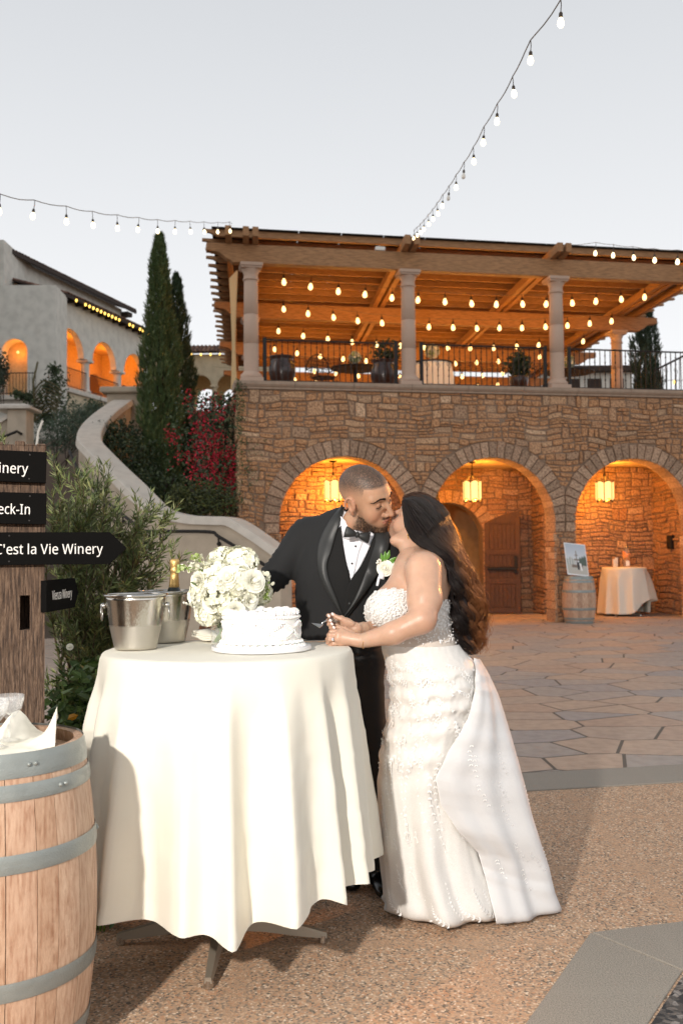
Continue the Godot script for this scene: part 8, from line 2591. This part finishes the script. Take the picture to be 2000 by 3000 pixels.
func make_hair(t: Node3D, ho: Vector3, hb: Basis, hs: float) -> void:
	mat("dark_hair", Color.WHITE, 0.5, {"back": Color(0.45, 0.25, 0.13), "spec": 0.4})
	# guides: outer (top and back) and inner (over the shoulder), run down the back
	var outer := [Vector3(0.275, 1.713, -4.300), Vector3(0.314, 1.729, -4.300), Vector3(0.377, 1.714, -4.290), Vector3(0.439, 1.657, -4.270), Vector3(0.480, 1.568, -4.250), Vector3(0.517, 1.466, -4.230), Vector3(0.559, 1.351, -4.210), Vector3(0.588, 1.236, -4.200), Vector3(0.581, 1.136, -4.200), Vector3(0.562, 1.058, -4.200)]
	var inner := [Vector3(0.266, 1.695, -4.230), Vector3(0.262, 1.656, -4.200), Vector3(0.272, 1.591, -4.180), Vector3(0.305, 1.526, -4.140), Vector3(0.368, 1.485, -4.120), Vector3(0.425, 1.440, -4.110), Vector3(0.449, 1.342, -4.100), Vector3(0.456, 1.230, -4.100), Vector3(0.472, 1.131, -4.110), Vector3(0.515, 1.065, -4.140)]
	var o := resample(spline(outer, 6), 40)
	var n := resample(spline(inner, 6), 40)
	# the mass inside, so that nothing shows through
	var cap := Field.new(ho - Vector3(0.16, 0.17, 0.17), ho + Vector3(0.20, 0.17, 0.17), 0.006)
	cap.ell(ho + hb * (Vector3(-0.024, 0.036, 0.0) * hs), Vector3(0.108, 0.102, 0.090), hb, 0.02)
	cap.ell(Vector3(0.363, 1.569, -4.240), Vector3(0.062, 0.075, 0.085), Basis(Vector3(0, 0, 1), 0.6), 0.03)
	var inv := hb.transposed()
	var black := Color(0.012, 0.010, 0.009)
	var keep := func(p: Vector3) -> bool:
		var q := inv * (p - ho) / hs
		return q.x < 0.052 + 0.25 * maxf(0.0, q.y - 0.03)
	wpart(t, "hair_crown", Hull.new().add(cap, func(_p: Vector3, _g: Vector3) -> Color: return black, keep).done(), M.dark_hair)
	var rings := []
	for i in range(12, 39):
		var a: Vector3 = o[i]
		var b: Vector3 = n[i]
		var c := a.lerp(b, 0.55)
		var w := a.distance_to(b) * (0.36 if i < 34 else 0.36 - 0.05 * (i - 33)) * smoothstep(10.0, 20.0, i)
		var ax := (a - b).normalized()
		var f := float(i) / 39.0
		var dp := lerpf(0.075, 0.05, f) * smoothstep(10.0, 20.0, i)
		var ring := PackedVector3Array()
		for k in 18:
			var g := TAU * k / 18.0
			ring.append(c + ax * cos(g) * w + Vector3(0, 0, 1) * sin(g) * dp)
		rings.append(ring)
	var mass := MB.new().smooth(true).c(black).skin(rings)
	mass.fan(rings[26], false)
	wpart(t, "hair_mass", mass, M.dark_hair)
	var st := MB.new().smooth(true)
	var wav := noise(FastNoiseLite.TYPE_SIMPLEX_SMOOTH, 1.0, 2, 44)
	for s in 1750:
		var fly := s >= 1430
		var w := rng.randf()
		var d := rng.randf_range(-1.0, 1.0)
		if s < 760: d = rng.randf_range(0.35, 1.0)
		if fly:
			w = rng.randf_range(-0.03, 0.35)
			d = rng.randf_range(-0.6, 0.9)
		var lock := floorf(w * 9.0) + 13.0 * floorf(d * 2.5)
		var ph := wav.get_noise_1d(lock * 7.7) * 9.0
		var run := []
		var rad := []
		var cols := []
		var start := 0 if rng.randf() < 0.9 else rng.randi_range(12, 20)
		var end := rng.randi_range(31, 39) if not fly else rng.randi_range(24, 39)
		var stray := rng.randf_range(0.2, 1.0)
		var size := rng.randf_range(0.0010, 0.0019) * (0.55 if fly else 1.0)
		for i in range(start, end + 1):
			var f := i / 39.0
			var p: Vector3 = o[i].lerp(n[i], w)
			var thick := lerpf(0.075, 0.085, smoothstep(0.0, 0.25, f)) * (1.0 - 0.35 * f)
			var side := sqrt(maxf(0.0, 1.0 - pow(2.0 * clampf(w, 0, 1) - 1.0, 2)))
			p.z += d * thick * (0.35 + 0.65 * side)
			if f < 0.28: p += (p - ho).normalized() * 0.008
			var amp := 0.019 * smoothstep(0.25, 0.8, f)
			p.x += amp * sin(f * 33.0 + ph) + 0.004 * wav.get_noise_2d(s * 3.1, f * 6.0) * (1.0 + 3.0 * f)
			p.z += amp * 0.8 * cos(f * 33.0 + ph)
			if fly:
				p.x += (0.055 * stray * smoothstep(0.2, 1.0, f) + 0.018 * wav.get_noise_2d(s * 5.3, f * 3.0)) * (0.4 + w)
				p.y += 0.012 * wav.get_noise_2d(s * 2.3 + 50.0, f * 4.0) + 0.006 * smoothstep(0.3, 0.0, f) * stray
			for it in 2:
				var e := cap.at(p)
				if e < 0.007:
					var c := 0.006
					var g := Vector3(cap.at(p + Vector3(c, 0, 0)) - cap.at(p - Vector3(c, 0, 0)), cap.at(p + Vector3(0, c, 0)) - cap.at(p - Vector3(0, c, 0)), cap.at(p + Vector3(0, 0, c)) - cap.at(p - Vector3(0, 0, c)))
					if g.length() > 1e-5: p += g.normalized() * (0.007 - e)
			run.append(p)
			rad.append(size * (1.0 - 0.6 * pow(float(i - start) / maxf(1.0, end - start), 3)))
			# dark at the roots, warm backlight painted in as brown towards the outer lengths
			var backlit := clampf(smoothstep(0.8, 0.2, w) * smoothstep(0.2, 0.6, f) + (0.25 if fly else 0.0) + rng.randf_range(-0.05, 0.05), 0, 1)
			cols.append(black.lerp(Color(0.27, 0.105, 0.038), backlit))
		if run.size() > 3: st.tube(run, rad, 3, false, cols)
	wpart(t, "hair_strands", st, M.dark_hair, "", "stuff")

func make_overskirt(t: Node3D, rows: Array, surf: Callable, leafat: Callable) -> void:
	# tulle overskirt gathered at the back of the waist and sweeping round to the right
	var over := [[Vector3(0.540, 1.050, -4.080), Vector3(0.562, 1.037, -4.200), 0.04], [Vector3(0.534, 0.998, -4.000), Vector3(0.595, 0.972, -4.200), 0.10], [Vector3(0.524, 0.927, -3.970), Vector3(0.627, 0.894, -4.200), 0.16], [Vector3(0.490, 0.824, -3.950), Vector3(0.661, 0.780, -4.200), 0.20], [Vector3(0.412, 0.708, -3.930), Vector3(0.701, 0.652, -4.200), 0.23], [Vector3(0.358, 0.605, -3.920), Vector3(0.733, 0.538, -4.200), 0.26], [Vector3(0.379, 0.497, -3.930), Vector3(0.762, 0.420, -4.220), 0.29], [Vector3(0.451, 0.385, -3.950), Vector3(0.795, 0.298, -4.250), 0.32], [Vector3(0.531, 0.289, -3.960), Vector3(0.826, 0.189, -4.280), 0.34], [Vector3(0.559, 0.190, -3.980), Vector3(0.848, 0.083, -4.320), 0.35], [Vector3(0.599, 0.006, -4.166), Vector3(0.885, 0.006, -4.476), 0.36]]
	for layer in 2:
		var srows := []
		for j in 61:
			var x := j / 60.0 * (over.size() - 1)
			var i := mini(int(x), over.size() - 2)
			var g := x - i
			var l: Vector3 = over[i][0].lerp(over[i + 1][0], smoothstep(0, 1, g) * 0.5 + g * 0.5)
			var r: Vector3 = over[i][1].lerp(over[i + 1][1], g)
			var b := lerpf(over[i][2], over[i + 1][2], g)
			# the front edge lies on the skirt
			var sf := 0.0
			for q in 60:
				if (surf.call(q / 59.0, 0.8) as Vector3).y < l.y: break
				sf = q / 59.0
			var best := 9.0
			for q in 60:
				var sp: Vector3 = surf.call(sf, 0.05 + 1.5 * q / 59.0)
				var e := absf(sp.x - l.x)
				if e < best:
					best = e
					l.z = sp.z + 0.016
			var row := PackedVector3Array()
			for k in 90:
				var u := k / 89.0
				# from the front edge, round the right side, to the back
				var p: Vector3
				var fall := j / 60.0
				if u < 0.5:
					var s := sin(u * PI)
					p = l.lerp(r, s)
					p.z = lerpf(l.z, r.z, 1.0 - cos(u * PI)) + 0.05 * sin(u * TAU) * fall
				else:
					var s := (u - 0.5) * 2.0
					p = r + Vector3(-s * s * (r.x - l.x) * 0.8, 0, -b * sin(s * PI / 2))
				var o := Vector3(sin(u * PI), 0, cos(u * PI))
				p += o * fall * (0.030 * sin(u * 17.0 + 1.0 + fall * 1.2) + 0.018 * sin(u * 39.0 + fall * 2.0)) * smoothstep(0.0, 0.15, u)
				p += o * (0.012 * layer) * (1.0 if layer else 0.0)
				if j == 60: p.y = 0.006 + 0.01 * absf(sin(u * 30.0))
				row.append(p)
			srows.append(row)
		if layer:
			# small lace leaves scattered over the fall
			for q in 12:
				var j := rng.randi_range(20, 50)
				var k := rng.randi_range(6, 36)
				for i in 5:
					var p: Vector3 = srows[mini(58, j + i)][k + i / 2]
					var out := Vector3(sin(k / 89.0 * PI), 0, cos(k / 89.0 * PI))
					for sd in [-0.9, 0.9]: leafat.call(p + out * 0.001, Vector3(sd * cos(k / 89.0 * PI), -0.8, -sd * sin(k / 89.0 * PI)).normalized(), out, 0.013)
		srows.reverse()
		wpart(t, "overskirt", MB.new().smooth(true).skin(srows, false), M.tulle if layer else M.dress_satin)

func _ready() -> void:
	rng.seed = 20240611
	make_textures()
	make_materials()
	make_view()
	make_ground()
	make_building()
	make_pergola()
	make_house()
	make_stairs()
	make_plants()
	make_festoons()
	make_table()
	make_left_front()
	make_front_shrubs()
	make_far_things()
	make_groom()
	make_bride()
